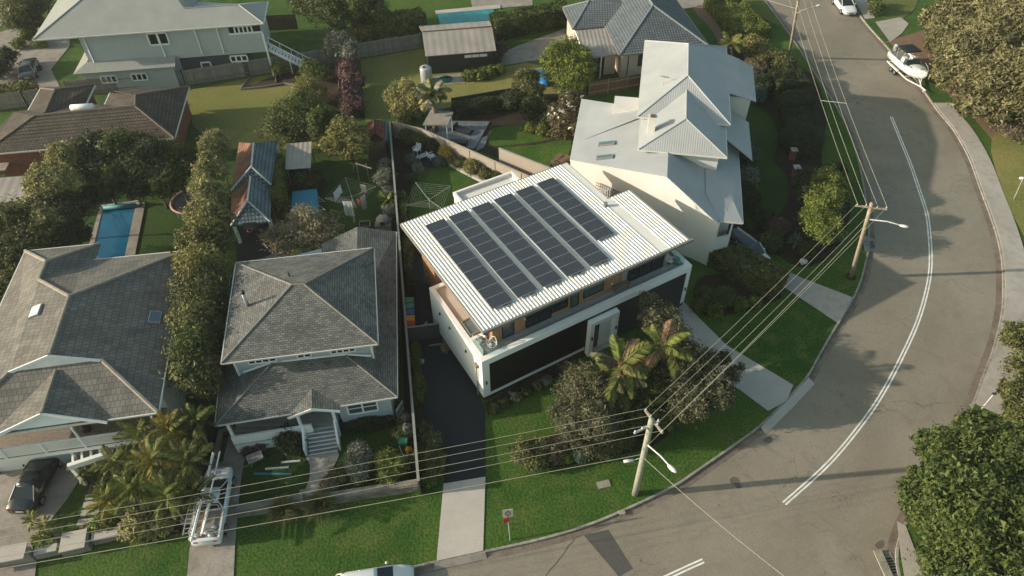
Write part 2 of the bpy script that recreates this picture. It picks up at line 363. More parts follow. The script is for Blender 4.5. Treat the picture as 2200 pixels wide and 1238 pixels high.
M['line'] = plain('line_paint', (.74, .74, .70), .7, var=.18, scale=2.5, var2=.15)
M['white'] = plain('white_render', (.80, .80, .77), .65, var=.04, scale=.8)
M['white_trim'] = plain('white_trim', (.78, .80, .80), .5, var=.04)
M['offwhite'] = plain('cream_render', (.66, .65, .61), .75, var=.04, scale=.6)
M['grey_dark'] = plain('charcoal_panel', (.022, .026, .027), .55, var=.1)
M['black'] = plain('black_cladding', (.008, .009, .009), .5, var=.1)
M['tyre'] = plain('rubber', (.012, .012, .013), .8)
M['rim'] = plain('alloy', (.35, .36, .37), .35, metal=.7)
M['steel'] = plain('galvanised', (.42, .45, .46), .45, metal=.35)
M['glass_dark'] = glassy('window_glass', (.016, .022, .025), .06)
M['glass_teal'] = glassy('tinted_window', (.055, .085, .09), .1)
M['skylight'] = glassy('skylight_glass', (.10, .16, .17), .12)
M['clear'] = clear('balustrade_glass', (.78, .9, .9), .16)
M['timber'] = planks('cedar_boards', (.36, .19, .095), .11, 0, .55)
M['timber_y'] = planks('cedar_boards_side', (.40, .20, .10), .11, 1, .55)
M['deck'] = planks('grey_deck', (.30, .305, .30), .14, 1, .75)
M['fence_wood'] = planks('weathered_palings', (.27, .25, .22), .12, 0, .55, .9)
M['wood_plain'] = plain('weathered_timber', (.23, .20, .165), .85, var=.25, scale=6)
M['brown_wood'] = plain('brown_timber', (.12, .075, .045), .8, var=.25, scale=5)
M['bark'] = plain('bark', (.16, .135, .105), .9, var=.35, scale=5, bump=.6, bscale=20)
M['bamboo'] = plain('bamboo_cane', (.22, .20, .08), .6)
M['bark_dark'] = plain('bark_dark', (.07, .055, .04), .9, var=.35, scale=5)
M['pole'] = plain('pole_timber', (.30, .31, .25), .85, var=.15, scale=3, var2=.12)
M['pole_brown'] = plain('pole_brown', (.33, .27, .21), .85, var=.18, scale=3, var2=.12)
M['wire'] = plain('wire', (.40, .37, .28), .5, metal=.2)
M['insul'] = plain('insulator', (.55, .56, .54), .3)
M['lamp'] = plain('lamp_head', (.66, .67, .65), .4)
M['brick'] = plain('red_brick', (.20, .072, .045), .9, var=.2, scale=4, var2=.15)
for k, (c, r_) in dict(red=((.42, .03, .03), .5), green=((.03, .22, .15), .5), blue=((.02, .10, .30), .5), yellow=((.55, .27, .02), .5), bin=((.02, .022, .022), .6),
                      teal=((.03, .20, .25), .6), cloth_w=((.62, .66, .68), .9), cloth_g=((.42, .40, .38), .9), pink=((.42, .22, .25), .7)).items():
    M[k] = plain(k+'_plastic', c, r_, var=.08)
# foliage palettes
LF = {}
for k, d, l in (('olive', (.034, .044, .014), (.19, .195, .07)), ('green', (.022, .044, .010), (.125, .155, .042)), ('dark', (.015, .028, .011), (.068, .088, .032)),
                ('yellow', (.065, .074, .02), (.32, .30, .10)), ('lime', (.040, .068, .010), (.215, .25, .05)), ('bamboo', (.075, .083, .026), (.37, .345, .14)),
                ('purple', (.050, .024, .026), (.19, .115, .11)), ('silver', (.07, .082, .058), (.29, .30, .235)), ('brown', (.075, .060, .038), (.26, .215, .135)),
                ('banksia', (.034, .042, .022), (.165, .160, .088)), ('frangipani', (.12, .10, .06), (.34, .30, .18)), ('palm', (.040, .062, .016), (.23, .25, .065)), ('palm_dry', (.16, .095, .055), (.36, .235, .14)),
                ('palm_gold', (.11, .095, .015), (.31, .245, .045)), ('casuarina', (.085, .082, .036), (.27, .25, .12)), ('magnolia', (.040, .040, .018), (.16, .13, .066)),
                ('flower', (.5, .45, .36), (.8, .72, .62)), ('orange', (.28, .19, .03), (.46, .35, .07)), ('teal', (.035, .062, .050), (.13, .19, .155))):
    LF[k] = leafmat('leaves_'+k, d, [min(.8, x*1.15) for x in l])
# ================================================================== ground, road, paths
def G2(pts, z=0.0): return [g(x, y, z) for x, y in pts]
KL = spline(G2([(1560,-120),(1606,-55),(1644,0),(1671,37),(1702,81),(1736,132),(1770,185),(1803,237),(1828,290),(1846,345),(1861,420),(1868,481),(1868,529),(1863,560),(1852,602),
     (1832,648),(1800,699),(1763,763),(1735,812),(1690,862),(1634,917),(1571,963),(1500,1012),(1445,1048),(1336,1100),(1251,1134),(1162,1160),(1056,1184),(950,1206),(874,1224),(780,1246),(600,1288),(300,1360)]), 4)
KR = spline(G2([(1700,-190),(1760,-90),(1812,-20),(1853,41),(1902,97),(1966,170),(2014,237),(2048,278),(2082,339),(2107,408),(2131,473),(2147,529),(2154,582),(2153,662),(2135,743),
     (2111,808),(2082,885),(2050,960),(2000,1040),(1950,1110),(1928,1165),(1925,1205),(1934,1250),(1960,1310),(2000,1400)]), 4)
def _ext(a, b, Y): return a+(b-a)*((Y-a.y)/(b.y-a.y))
KL[0] = _ext(KL[1], KL[0], 240); KL[-1] = KL[-2]+(KL[-1]-KL[-2])*14
KR[0] = _ext(KR[1], KR[0], 240)
sheet('ground', [(-400, -200), (400, -200), (400, 500), (-400, 500)], -.32, M['grass_dark'])
sheet('road', [(-120, -60), (140, -60), (140, 300), (-120, 300)], -.15, M['asphalt'])
def block(name, poly, mat):
    if area(poly) < 0: poly = poly[::-1]
    bm = bmesh.new()
    t = [bm.verts.new((p[0], p[1], 0)) for p in poly]; b = [bm.verts.new((p[0], p[1], -.3)) for p in poly]; n = len(t)
    top = bm.faces.new(t)
    for i in range(n): bm.faces.new((t[i], b[i], b[(i+1) % n], t[(i+1) % n]))
    bmesh.ops.triangulate(bm, faces=[top])
    me = bpy.data.meshes.new(name); bm.to_mesh(me); bm.free(); me.materials.append(mat)
    return tag(_link(bpy.data.objects.new(name, me)), kind='structure')
KLi = offset(KL, -.15); KRi = offset(KR, .15)        # inside edges of the kerbs (travelling away to near: left kerb's land is to the right)
block('verge_land', KLi+[Vector((-140, KLi[-1].y, 0)), Vector((-140, 260, 0)), Vector((KLi[0].x, 260, 0))], M['grass'])
block('far_side_land', KRi+[Vector((150, KRi[-1].y, 0)), Vector((150, 260, 0)), Vector((KRi[0].x, 260, 0))], M['grass'])
strip('kerb', KL, KLi, .006, .006, M['kerb'], kind='structure', thick=.2)
strip('kerb', KR, KRi, .006, .006, M['kerb'], kind='structure', thick=.2)
strip('gutter', offset(KL, .45), KL, -.144, -.138, M['gutter'], kind='structure')
strip('gutter', offset(KR, -.45), KR, -.144, -.138, M['gutter'], kind='structure')

# centre line: two solid lines
for nm, pts in (('a', [(1917,251),(1939,305),(1959.6,356),(1978,410),(1994,460.6),(2001,521),(2002,574),(1994,626),(1973.5,695),(1937,775.6),(1897,850),(1854,913),(1783,998),(1687.5,1084.8)]),
                ('b', [(1509,1201.5),(1470,1219),(1431,1237),(1390,1255)])):
    ln = spline(G2(pts, -.15), 6)
    for k, s in ((0, 0), (1, -.21 if nm == 'a' else .21)):
        a = offset(ln, s+.055); b = offset(ln, s-.055)
        strip('centre_line', a, b, -.1455, -.1455, M['line'], kind='structure')
sheet('asphalt_patch', G2([(1254,1150),(1307,1138),(1360,1222),(1330,1240)], -.15), -.146, M['patch'])
for k, (a, b) in enumerate((((1534,1083),(1541,1076)), ((1541,1089),(1547,1081)), ((1537,1084),(1546,1086)))):   # hydrant mark
    A_, B_ = g(*a, -.15), g(*b, -.15); ln = [A_, B_]; strip('road_mark', offset(ln, .04), offset(ln, -.04), -.1455, -.1455, M['concrete_old'], kind='structure')
def crack(pts, wd=.025):
    ln = spline(G2(pts, -.15), 5); rnd = random.Random(len(pts)); ln = [p+Vector((rnd.uniform(-.04, .04), rnd.uniform(-.04, .04), 0)) for p in ln]
    strip('road_joint', offset(ln, wd), offset(ln, -wd), -.1462, -.1462, M['patch'], kind='structure')
crack([(1238,1153),(1210,1190),(1170,1240)], .03); crack([(1254,1150),(1246,1140)], .03)

# lawns and beds: sheets a few millimetres above the land
_bz = [0]
def bed(name, pts, mat, z=.006, sp=0):
    _bz[0] += 1; z += _bz[0]*.0012
    P = G2(pts)
    if sp: P = spline(P, sp, True)
    return sheet(name, P, z, M[mat])
bed('dry_lawn', [(398,196),(515,172),(640,150),(733,140),(738,330),(610,345),(470,320),(415,270)], 'grass_dry', .006)
bed('dry_lawn', [(775,128),(905,105),(1000,160),(1130,135),(1215,150),(1230,200),(1110,212),(960,232),(785,262)], 'grass_dry', .006)
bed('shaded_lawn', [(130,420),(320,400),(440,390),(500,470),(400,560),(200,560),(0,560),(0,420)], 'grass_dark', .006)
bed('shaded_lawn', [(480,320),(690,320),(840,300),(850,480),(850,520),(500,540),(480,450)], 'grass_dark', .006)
bed('front_garden', [(505,930),(640,930),(890,860),(895,1040),(700,1068),(510,1098)], 'grass_dark', .006)
bed('side_garden', [(850,480),(880,460),(950,600),(960,720),(905,1045),(880,1045)], 'mulch', .006)
bed('garden_bed', [(840,262),(905,280),(1070,345),(1140,380),(1090,400),(1040,385),(950,350),(922,350),(893,372),(882,420),(880,470),(905,560),(858,560)], 'mulch', .006)
bed('back_lawn', [(893,372),(922,350),(950,350),(1045,386),(1010,440),(910,470),(880,470),(882,420)], 'grass', .010, 3)
bed('patio_garden', [(960,232),(1110,205),(1240,200),(1235,340),(1190,365),(1070,340),(905,285)], 'mulch', .006)
bed('round_lawn', [(1052,285),(1075,272),(1150,270),(1195,285),(1180,300),(1100,312),(1055,312)], 'grass', .010, 4)
bed('strip_lawn', [(1065,318),(1150,312),(1215,300),(1235,300),(1215,345),(1190,360),(1100,345)], 'grass', .010)
bed('hedge_garden', [(1590,70),(1650,120),(1745,160),(1775,260),(1765,350),(1822,420),(1822,480),(1790,545),(1720,575),(1640,530),(1560,500),(1560,120)], 'mulch', .006, 3)
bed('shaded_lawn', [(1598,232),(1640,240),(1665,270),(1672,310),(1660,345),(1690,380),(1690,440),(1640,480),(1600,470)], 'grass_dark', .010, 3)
bed('front_bed', [(1500,600),(1560,590),(1640,620),(1680,640),(1600,668),(1530,680),(1490,650)], 'mulch', .006, 3)
bed('front_bed', [(1042,868),(1048,893),(1150,838),(1230,790),(1262,760),(1250,745)], 'mulch', .006)
bed('tree_bed', [(1090,960),(1200,930),(1240,850),(1300,800),(1400,740),(1490,740),(1570,830),(1560,870),(1480,900),(1400,960),(1290,985),(1180,1005)], 'mulch', .006, 3)
bed('vegetable_bed', [(515,192),(600,160),(725,135),(727,235),(690,215),(640,182),(560,190)], 'soil', .010)
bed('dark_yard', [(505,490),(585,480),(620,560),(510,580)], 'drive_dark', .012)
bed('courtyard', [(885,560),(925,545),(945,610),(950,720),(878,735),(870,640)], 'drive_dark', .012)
bed('left_garden', [(215,985),(240,945),(450,880),(470,930),(440,1080),(425,1140),(300,1160),(215,1165),(222,1040)], 'mulch', .006)
bed('triangle_lawn', [(178,1025),(196,1030),(160,1170),(85,1190),(112,1120)], 'grass_dark', .006)
bed('brick_path_edge', [(196,1030),(203,1030),(172,1165),(162,1168)], 'litter', .006)
bed('leaf_litter', [(1890,95),(1910,92),(2010,180),(2080,240),(2130,300),(2150,370),(2200,480),(2290,480),(2290,60),(2000,60)], 'litter', .004)
bed('leaf_litter', [(1940,1120),(2010,1150),(2050,1240),(2250,1260),(2300,900),(2140,760),(2080,920)], 'grass_back', .004)
bed('sunny_lawn', [(2130,300),(2150,400),(2195,500),(2290,640),(2400,640),(2400,280),(2200,270)], 'grass_dry', .008, 3)
bed('sunny_lawn', [(1870,0),(1895,40),(1935,45),(1965,20),(1990,-40),(1890,-60)], 'grass_back', .008)
bed('sunny_lawn', [(1640,0),(1668,40),(1700,85),(1680,60),(1600,20),(1590,-20)], 'grass_back', .008)
# driveways and paths
sheet('concrete_driveway', G2([(953,1040),(1043,1025),(1038,1184),(938,1206)]), .052, M['concrete'])
bed('asphalt_driveway', [(893,735),(950,722),(1010,800),(1041,880),(1043,1027),(954,1042),(958,985),(935,930),(908,880),(897,800)], 'drive_dark', .012)
sheet('garage_driveway', G2([(1392,700),(1470,650),(1500,682),(1560,742),(1704,828),(1690,862),(1650,884),(1588,838),(1490,790)]), .052, M['concrete'])
strip('driveway_crossing', [g(1737,812), g(1693,860), g(1634,919)], [g(1752,822), g(1706,872), g(1646,931)], .055, -.135, M['concrete'], kind='structure')
strip('driveway_crossing', [g(1043,1187), g(990,1198), g(934,1209)], [g(1046,1198), g(990,1211), g(930,1223)], .055, -.135, M['concrete_old'], kind='structure')
sheet('neighbour_driveway', G2([(1575,515),(1640,560),(1728,600),(1832,640),(1802,697),(1690,622),(1640,590),(1560,545)]), .052, M['path'])
sheet('left_driveway', G2([(-60,1010),(30,988),(141,972),(165,1000),(176,1025),(140,1080),(110,1118),(66,1165),(80,1200),(74,1260),(-120,1260),(-120,1020)]), .052, M['concrete_old'])
sheet('side_driveway', G2([(470,925),(500,912),(530,965),(520,1020),(513,1080),(505,1180),(500,1300),(395,1315),(408,1180),(430,1080),(455,990)]), .052, M['concrete_old'])
sheet('grass_median', G2([(480,930),(494,925),(480,990),(466,1000)]), .060, M['grass_dark'])
sheet('garden_path', spline(G2([(661,978),(726,970),(716,1005),(690,1035),(688,1055),(656,1060),(665,1030),(666,1000)]), 3, True), .056, M['path'])
sheet('side_path', G2([(1110,100),(1215,62),(1215,105),(1170,128),(1075,142),(1080,115)]), .048, M['concrete_old'])
sheet('shed_slab', G2([(930,165),(990,158),(1000,180),(935,185)]), .048, M['concrete_old'])
sheet('top_driveway', G2([(1430,30),(1560,0),(1640,-30),(1560,-40),(1440,-10)]), .048, M['concrete_old'])
sheet('dirt_path', spline(G2([(1490,22),(1512,14),(1545,60),(1560,95),(1545,95),(1525,60)]), 3, True), .048, M['litter'])
sheet('far_driveway', G2([(0,70),(40,58),(150,55),(150,100),(110,150),(130,190),(0,190)]), .048, M['concrete_old'])
sheet('far_street', G2([(-120,10),(0,-10),(30,15),(0,60),(-120,90)]), .048, M['concrete_old'])
# stepping slabs up the left garden
for i, (x, y) in enumerate(((203,1068),(199,1084),(194,1102),(187,1122))):
    c = g(x, y); m = MB().box(-.55, .55, -.2, .2, .0, .09, Matrix.Translation(c) @ Matrix.Rotation(R(8), 4, 'Z'))
    tag(m.build('stepping_slab', M['concrete']), ['pale stepping slab nearest the black car in left garden path', 'second stepping slab down from black car in left garden', 'third stepping slab of left garden path beside green clump', 'lowest stepping slab of left garden path above pale low wall'][i], 'paving slab', 'stepping slabs in the left garden')
# footpath on the far side, slab by slab
y0_, y1_p = g(2000, 215).y, g(2085, 880).y
fp = [p for p in offset(KR, .16) if y1_p < p.y < y0_]
fpo = fp; fpw = offset(fp, 1.75)
fpath = MB().prism([fp[0]-Vector((.2, .2, 0)), fp[0]+Vector((.2, 0, 0)), fp[0]+Vector((.2, .2, 0))], -.05, .002)
fo = tag(fpath.build('footpath', M['path']), kind='structure')
for i in range(0, len(fp)-1):
    e = .985
    a0, a1 = fpo[i], fpo[i]+(fpo[i+1]-fpo[i])*e; b0, b1 = fpw[i], fpw[i]+(fpw[i+1]-fpw[i])*e
    m = MB().hexa([(p.x, p.y, -.05) for p in (a0, a1, b1, b0)][::-1], [(p.x, p.y, .06) for p in (a0, a1, b1, b0)][::-1])
    s = m.build('path_slab', M['path']); s.parent = fo
for pts in ([(1858,42),(1880,40),(1862,0),(1838,-30),(1820,-25)], [(1880,48),(1935,38),(1952,52),(1938,72),(1912,92)], [(1926,1120),(1945,1130),(1968,1190),(2000,1240),(2010,1300),(1975,1310),(1942,1240),(1934,1190)]):
    sheet('footpath', [p for p in G2(pts)], .054, M['path'])
# ================================================================== building helpers
def roof(parent, faces, mat, name='roof', th=.14):
    """faces: lists of 3-D points; slabs th thick, UV in metres along each slope"""
    m = MB(); m.uv = []
    key = lambda p: (round(p.x, 2), round(p.y, 2), round(p.z, 2))
    edges = {}
    fs = []
    for F in faces:
        F = [Vector(p) for p in F]
        n = Vector((0, 0, 0))
        for i in range(len(F)): n += F[i].cross(F[(i+1) % len(F)])
        if n.z < 0: F = F[::-1]; n = -n
        n.normalize(); fs.append((F, n))
        for i in range(len(F)):
            e = frozenset((key(F[i]), key(F[(i+1) % len(F)]))); edges[e] = edges.get(e, 0)+1
    def put(pts, u, v):
        k = len(m.v); m.v += pts; m.f.append(tuple(range(k, k+len(pts)))); m.uv += [(p.dot(u), p.dot(v)) for p in pts]
    for F, n in fs:
        u = Vector((0, 0, 1)).cross(n)
        u = u.normalized() if u.length > 1e-4 else Vector((1, 0, 0)); v = n.cross(u)
        put(F, u, v); D = Vector((0, 0, -th)); put([p+D for p in F][::-1], u, v)
        for i in range(len(F)):
            a, b = F[i], F[(i+1) % len(F)]
            if edges[frozenset((key(a), key(b)))] == 1: put([a, a+D, b+D, b], u, Vector((0, 0, 1)))
    return m.build(name, mat, parent)
def caps(parent, segs, mat, r=.11, name='ridge_cap'):
    for a, b in segs: MB().tube([Vector(a)+Vector((0, 0, .02)), Vector(b)+Vector((0, 0, .02))], r, 6).build(name, mat, parent)
def gutters(parent, segs, mat, w=.13, h=.13, name='gutter'):
    for a, b in segs: MB().bar(Vector(a)-Vector((0, 0, .06)), Vector(b)-Vector((0, 0, .06)), w, h).build(name, mat, parent)
def pitch_plane(a, b, inside, deg):
    a, b, inside = Vector(a), Vector(b), Vector(inside)
    d = (b-a); d.z = 0; d.normalize(); n = Vector((-d.y, d.x, 0))
    if n.dot(inside-a) < 0: n = -n
    return a, b, a+n+Vector((0, 0, math.tan(R(deg))))
def window(parent, a, b, z0, z1, fm, gm, nv=2, nh=1, fw=.09, proud=.05, flip=False, name='window'):
    """a, b: ends on the wall line; outward side is right of a->b"""
    a, b = Vector((a[0], a[1], 0)), Vector((b[0], b[1], 0)); d = (b-a).normalized(); n = Vector((d.y, -d.x, 0))*(-1 if flip else 1)
    L_ = (b-a).length; m = MB(); c = n*proud/2
    for z in (z0, z1): m.bar(a+c+Vector((0, 0, z)), b+c+Vector((0, 0, z)), proud, fw)
    for i in range(nv+1):
        p = a+d*(L_*i/nv)+c; m.bar(p+Vector((0, 0, z0+fw/2)), p+Vector((0, 0, z1-fw/2)), fw, proud*.98, up=tuple(n))
    for i in range(1, nh):
        z = z0+(z1-z0)*i/nh; m.bar(a+c*.9+Vector((0, 0, z)), b+c*.9+Vector((0, 0, z)), proud*.8, fw*.5)
    w = m.build(name, fm, parent)
    for i in range(nv):
        p, q = a+d*(L_*i/nv+fw/2)+n*.012, a+d*(L_*(i+1)/nv-fw/2)+n*.012
        MB().add([p+Vector((0, 0, z0)), q+Vector((0, 0, z0)), q+Vector((0, 0, z1)), p+Vector((0, 0, z1))], [(0, 1, 2, 3)]).build('pane', gm, w)
    return w
def wallblock(parent, poly, z0, z1, mat, name='wall'): return MB().prism(poly, z0, z1).build(name, mat, parent)
def course_faces(F, h, lift):
    """cut one roof face into stepped courses: list of polygons, lower edge lifted"""
    F = [Vector(p) for p in F]; n = Vector((0, 0, 0))
    for i in range(len(F)): n += F[i].cross(F[(i+1) % len(F)])
    if n.z < 0: F = F[::-1]; n = -n
    n.normalize(); u = Vector((0, 0, 1)).cross(n).normalized(); v = n.cross(u)
    lo = min(p.dot(v) for p in F); hi = max(p.dot(v) for p in F); out = []
    def clip(P, s, keep):
        r = []
        for i in range(len(P)):
            a, b = P[i], P[(i+1) % len(P)]; da, db = (a.dot(v)-s)*keep, (b.dot(v)-s)*keep
            if da >= 0: r.append(a)
            if da*db < 0: r.append(a+(b-a)*(da/(da-db)))
        return r
    k = int((hi-lo)/h)+1
    for i in range(k):
        a, b = lo+i*h, lo+(i+1)*h
        P = clip(clip(F, a, 1), b, -1)
        if len(P) < 3: continue
        out.append(([p+n*(lift*(1-(p.dot(v)-a)/h)+.012) for p in P], P, u, v))
    return out
def tile_courses(parent, faces, h, lift, mat, name='tile_course'):
    for F in faces:
        for T_, B_, u, v in course_faces(F, h, lift):
            m = MB(); m.uv = []; nn = len(T_)
            m.v += T_+B_; m.f.append(tuple(range(nn))); m.uv += [(p.dot(u), p.dot(v)) for p in T_]
            for i in range(nn):
                j = (i+1) % nn; m.f.append((i, nn+i, nn+j, j)); m.uv += [(q.dot(u), q.dot(v)) for q in (T_[i], B_[i], B_[j], T_[j])]
            m.build(name, mat, parent)
M['roof_A'] = shingle('shingle_grey', (.105, .11, .104), (.185, .188, .172), .32, .16, .018, big=.24)
M['roof_B'] = shingle('slate_grey', (.135, .128, .114), (.19, .18, .158), .30, .42, .018, big=.2, bump=.25)
M['cap_B'] = plain('ridge_tile', (.27, .24, .20), .85, var=.2, scale=4)
M['roof_C'] = shingle('brown_tile', (.075, .062, .05), (.10, .082, .066), .30, .33, .03, big=.25, bump=.8)
M['cap_C'] = plain('brown_ridge', (.135, .105, .08), .85, var=.25, scale=4)
M['roof_N'] = shingle('blue_tile', (.125, .15, .165), (.165, .19, .205), .30, .33, .045, (.05, .065, .075), big=.12, bump=.6, off=0.0)
M['cap_N'] = plain('blue_ridge', (.18, .205, .22), .8, var=.12)
M['roof_T'] = ribbed('pale_metal', (.345, .365, .375), .19, .55, .3)
M['roof_T2'] = ribbed('pale_metal_b', (.345, .365, .375), .19, .55, .3)
M['roof_D'] = ribbed('grey_metal', (.275, .285, .265), .19, .55, .2)
M['roof_cab'] = shingle('cabana_tile', (.13, .185, .20), (.17, .225, .24), .30, .34, .05, (.05, .075, .085), big=.25, bump=.7, off=0.0)  # blue cast of the shaded slopes painted into the tile colour
M['roof_cab_red'] = shingle('cabana_tile_red', (.22, .115, .08), (.26, .14, .095), .30, .34, .03, (.12, .06, .05), big=.35, bump=.6, off=0.0)  # sunlit copy of the cabana tile, painted warm for the slopes facing the sun
M['roof_red'] = shingle('red_tile', (.16, .045, .04), (.21, .065, .055), .30, .34, .04, (.05, .02, .02), big=.25, bump=.7, off=0.0)
M['roof_sheet'] = ribbed('grey_sheet', (.30, .285, .255), .45, .6, .5, var=.18)
M['roof_fibro'] = ribbed('fibro_sheet', (.29, .265, .24), .8, .9, .35, var=.15)
M['blue_wall'] = plain('pale_blue_boards', (.36, .43, .45), .65, var=.05)
M['D_wall'] = plain('grey_blue_boards', (.40, .44, .445), .65, var=.05)
M['D_dark'] = plain('slate_boards', (.055, .062, .066), .7, var=.1)
M['gutter_w'] = plain('white_gutter', (.62, .61, .57), .5, var=.08)
M['gutter_g'] = plain('grey_gutter', (.26, .26, .25), .5, var=.08)
M['pale_brick'] = plain('cream_brick', (.54, .45, .36), .9, var=.08, scale=4, var2=.1)
M['render_grey'] = plain('taupe_wall', (.34, .30, .25), .85, var=.06, scale=.7)

# ================================================================== main white house with the solar roof
HA = R(29.84)
def hw(x, y, z=0.0):
    c, s = math.cos(HA), math.sin(HA); x += 13.575; y += 27.876
    return Vector((c*x-s*y, s*x+c*y, z))
H = thing('modern_house', 'modern white two storey house with ribbed white roof and black slatted front', 'house', hw(0, 0), HA)
def hb(name, mat, *boxes, parent=None, smooth=False):
    m = MB()
    for b in boxes: m.box(*b)
    return m.build(name, mat, parent or H, smooth, local=True)
M['roof_main'] = plain('white_ribbed_roof', (.70, .70, .655), .42, var=.05, scale=.6)
M['fascia'] = plain('grey_fascia', (.21, .20, .185), .55, var=.08)
M['membrane'] = plain('flat_roof_membrane', (.47, .42, .365), .85, var=.07, scale=.8)
hb('base', M['grey_dark'], (.06, 18.09, .06, 8.0, 0, .42))
hb('wall', M['white'], (0, 18.15, 0, 8.08, .42, 4.28))
hb('parapet', M['white'], (0, .34, 0, 8.08, 4.28, 4.50), (.34, 17.74, 0, .41, 4.28, 4.50), (17.74, 18.15, 0, 2.6, 4.28, 4.50), (.34, 1.6, 7.75, 8.08, 4.28, 4.50), (.34, 1.5, 2.05, 2.28, 4.28, 4.498))
hb('flat_roof', M['membrane'], (.34, 1.6, 2.28, 7.75, 4.28, 4.34))
hb('terrace_floor', M['deck'], (.34, 17.74, .41, 1.2, 4.281, 4.33), (.34, 1.6, 1.2, 2.05, 4.281, 4.33), (16.4, 17.74, 1.2, 7.8, 4.281, 4.33))
sk = hb('skylight', M['fascia'], (.46, 1.26, 2.45, 2.56, 4.34, 4.52), (.46, 1.26, 3.86, 3.97, 4.34, 4.52), (.46, .56, 2.56, 3.86, 4.34, 4.52), (1.16, 1.26, 2.56, 3.86, 4.34, 4.52))
hb('pane', M['skylight'], (.56, 1.16, 2.56, 3.86, 4.34, 4.47), parent=sk)
# upper storey
hb('upper_wall', M['timber'], (1.5, 16.35, 1.18, 7.6, 4.33, 6.50))
hb('upper_wall', M['timber_y'], (1.52, 15.4, 7.6, 13.1, 4.33, 6.22))
hb('rear_wall', M['timber_y'], (1.6, 15.4, 8.1, 13.0, 0, 4.33))
def hwin(x0, x1, z0, z1, nv=1, gm='glass_dark', nm='window'):
    a, b = hw(x0, 1.18), hw(x1, 1.18); return window(H, a, b, z0, z1, M['black'], M[gm], nv, 1, .07, .05, name=nm)
hwin(2.30, 3.18, 4.40, 6.45, 1, 'glass_teal'); hwin(4.15, 6.25, 4.38, 6.5, 2); hwin(6.3, 7.62, 4.75, 6.5, 1); hwin(7.9, 8.55, 4.4, 6.5, 1, 'glass_teal')
hwin(9.0, 10.72, 4.78, 6.4, 1, 'glass_teal'); hwin(12.9, 16.2, 4.38, 6.5, 3, 'glass_dark')
hb('pale_panel', M['gutter_g'], (12.35, 12.82, 1.12, 1.2, 4.34, 6.5))
hb('wall_light', M['lamp'], (3.98, 4.08, 1.04, 1.2, 5.4, 5.52))
hb('wall_light', M['lamp'], (11.4, 11.5, 1.04, 1.2, 5.0, 5.12))
# street front
fr = hb('black_panel', M['black'], (.56, 8.62, -.012, .02, .78, 3.93))
me_b = MB().box(0, .055, -.05, -.012, .80, 3.91).mesh('batten', M['black'], None)
for i in range(66): inst('batten', me_b, Matrix.Translation((.60+i*.122, 0, 0)), fr)
gd = hb('garage_door', M['grey_dark'], (11.35, 17.72, -.012, .02, .02, 3.93))
me_s = MB().box(11.36, 17.71, -.03, -.013, 0, .50).mesh('door_panel', M['grey_dark'], None)
for i in range(7): inst('door_panel', me_s, Matrix.Translation((0, 0, .06+i*.545)), gd)
po = hb('entry_portal', M['white'], (8.66, 9.02, -.46, .02, 0, 3.72), (10.82, 11.18, -.46, .02, 0, 3.72), (9.02, 10.82, -.46, .02, 3.36, 3.72))
hb('shadow_gap', M['black'], (8.62, 11.35, -.02, .015, .02, 3.93))  # flat black panel: the entry recess's shade put into its colour
hb('entry_step', M['concrete'], (9.03, 10.81, -.44, -.021, 0, .16))
hb('front_door', M['brown_wood'], (9.1, 9.72, -.04, -.022, .17, 2.5))
hb('entry_side_wall', M['white'], (9.78, 10.81, -.045, -.022, .17, 3.3))
hb('wall_light', M['grey_dark'], (8.8, 8.88, -.56, -.46, 1.9, 2.2))
hb('wall_light', M['grey_dark'], (10.96, 11.04, -.56, -.46, 1.9, 2.2))
hb('wall_light', M['grey_dark'], (.22, .30, -.1, 0, 1.9, 2.2))
hb('wall_light', M['grey_dark'], (17.9, 17.98, -.1, 0, 1.9, 2.2))
# left wall fittings
dp = MB().box(-.22, 0, .50, .86, 3.35, 3.62).tube([(-.1, .68, 3.35), (-.1, .68, .1)], .055, 8); dp.build('downpipe', M['wood_plain'], H, local=True)
hb('wall_light', M['grey_dark'], (-.1, 0, 2.3, 2.4, 3.1, 3.3))
hb('wall_light', M['grey_dark'], (-.1, 0, 4.8, 4.9, 3.1, 3.3))
hb('wall_light', M['grey_dark'], (-.1, 0, 6.4, 6.5, 3.1, 3.3))
# balustrade glass
hb('glass_balustrade', M['clear'], (.36, .372, .44, 2.0, 4.34, 5.2), parent=None)
hb('glass_balustrade', M['clear'], (17.7, 17.712, .44, 2.5, 4.34, 5.2))
# roof: one sloped deck with standing ribs
def rz_(y): return 6.93-(y-.45)*.0466
def rslab(x0, x1, y0, y1, t=.05):
    b = [Vector((x, y, rz_(y)-t)) for x, y in ((x0, y0), (x1, y0), (x1, y1), (x0, y1))]; return b, [p+Vector((0, 0, t)) for p in b]
m = MB(); m.hexa(*rslab(.47, 15.62, .5, 13.62)); m.hexa(*rslab(15.62, 17.75, .5, 7.72)); rf = m.build('roof', M['roof_main'], H, local=True)
m = MB()
def fb_(a, b, w=.06, h=.26): m.bar((a[0], a[1], rz_(a[1])-.10), (b[0], b[1], rz_(b[1])-.10), w, h)
fb_((.44, .44), (.44, 13.65)); fb_((.44, 13.66), (15.65, 13.66)); fb_((15.65, 13.65), (15.65, 7.75)); fb_((15.65, 7.75), (17.78, 7.75)); fb_((17.78, 7.75), (17.78, .5))
m.bar((.40, .40, rz_(.4)-.10), (18.05, .40, rz_(.4)-.10), .14, .24); m.build('fascia', M['fascia'], rf, local=True)
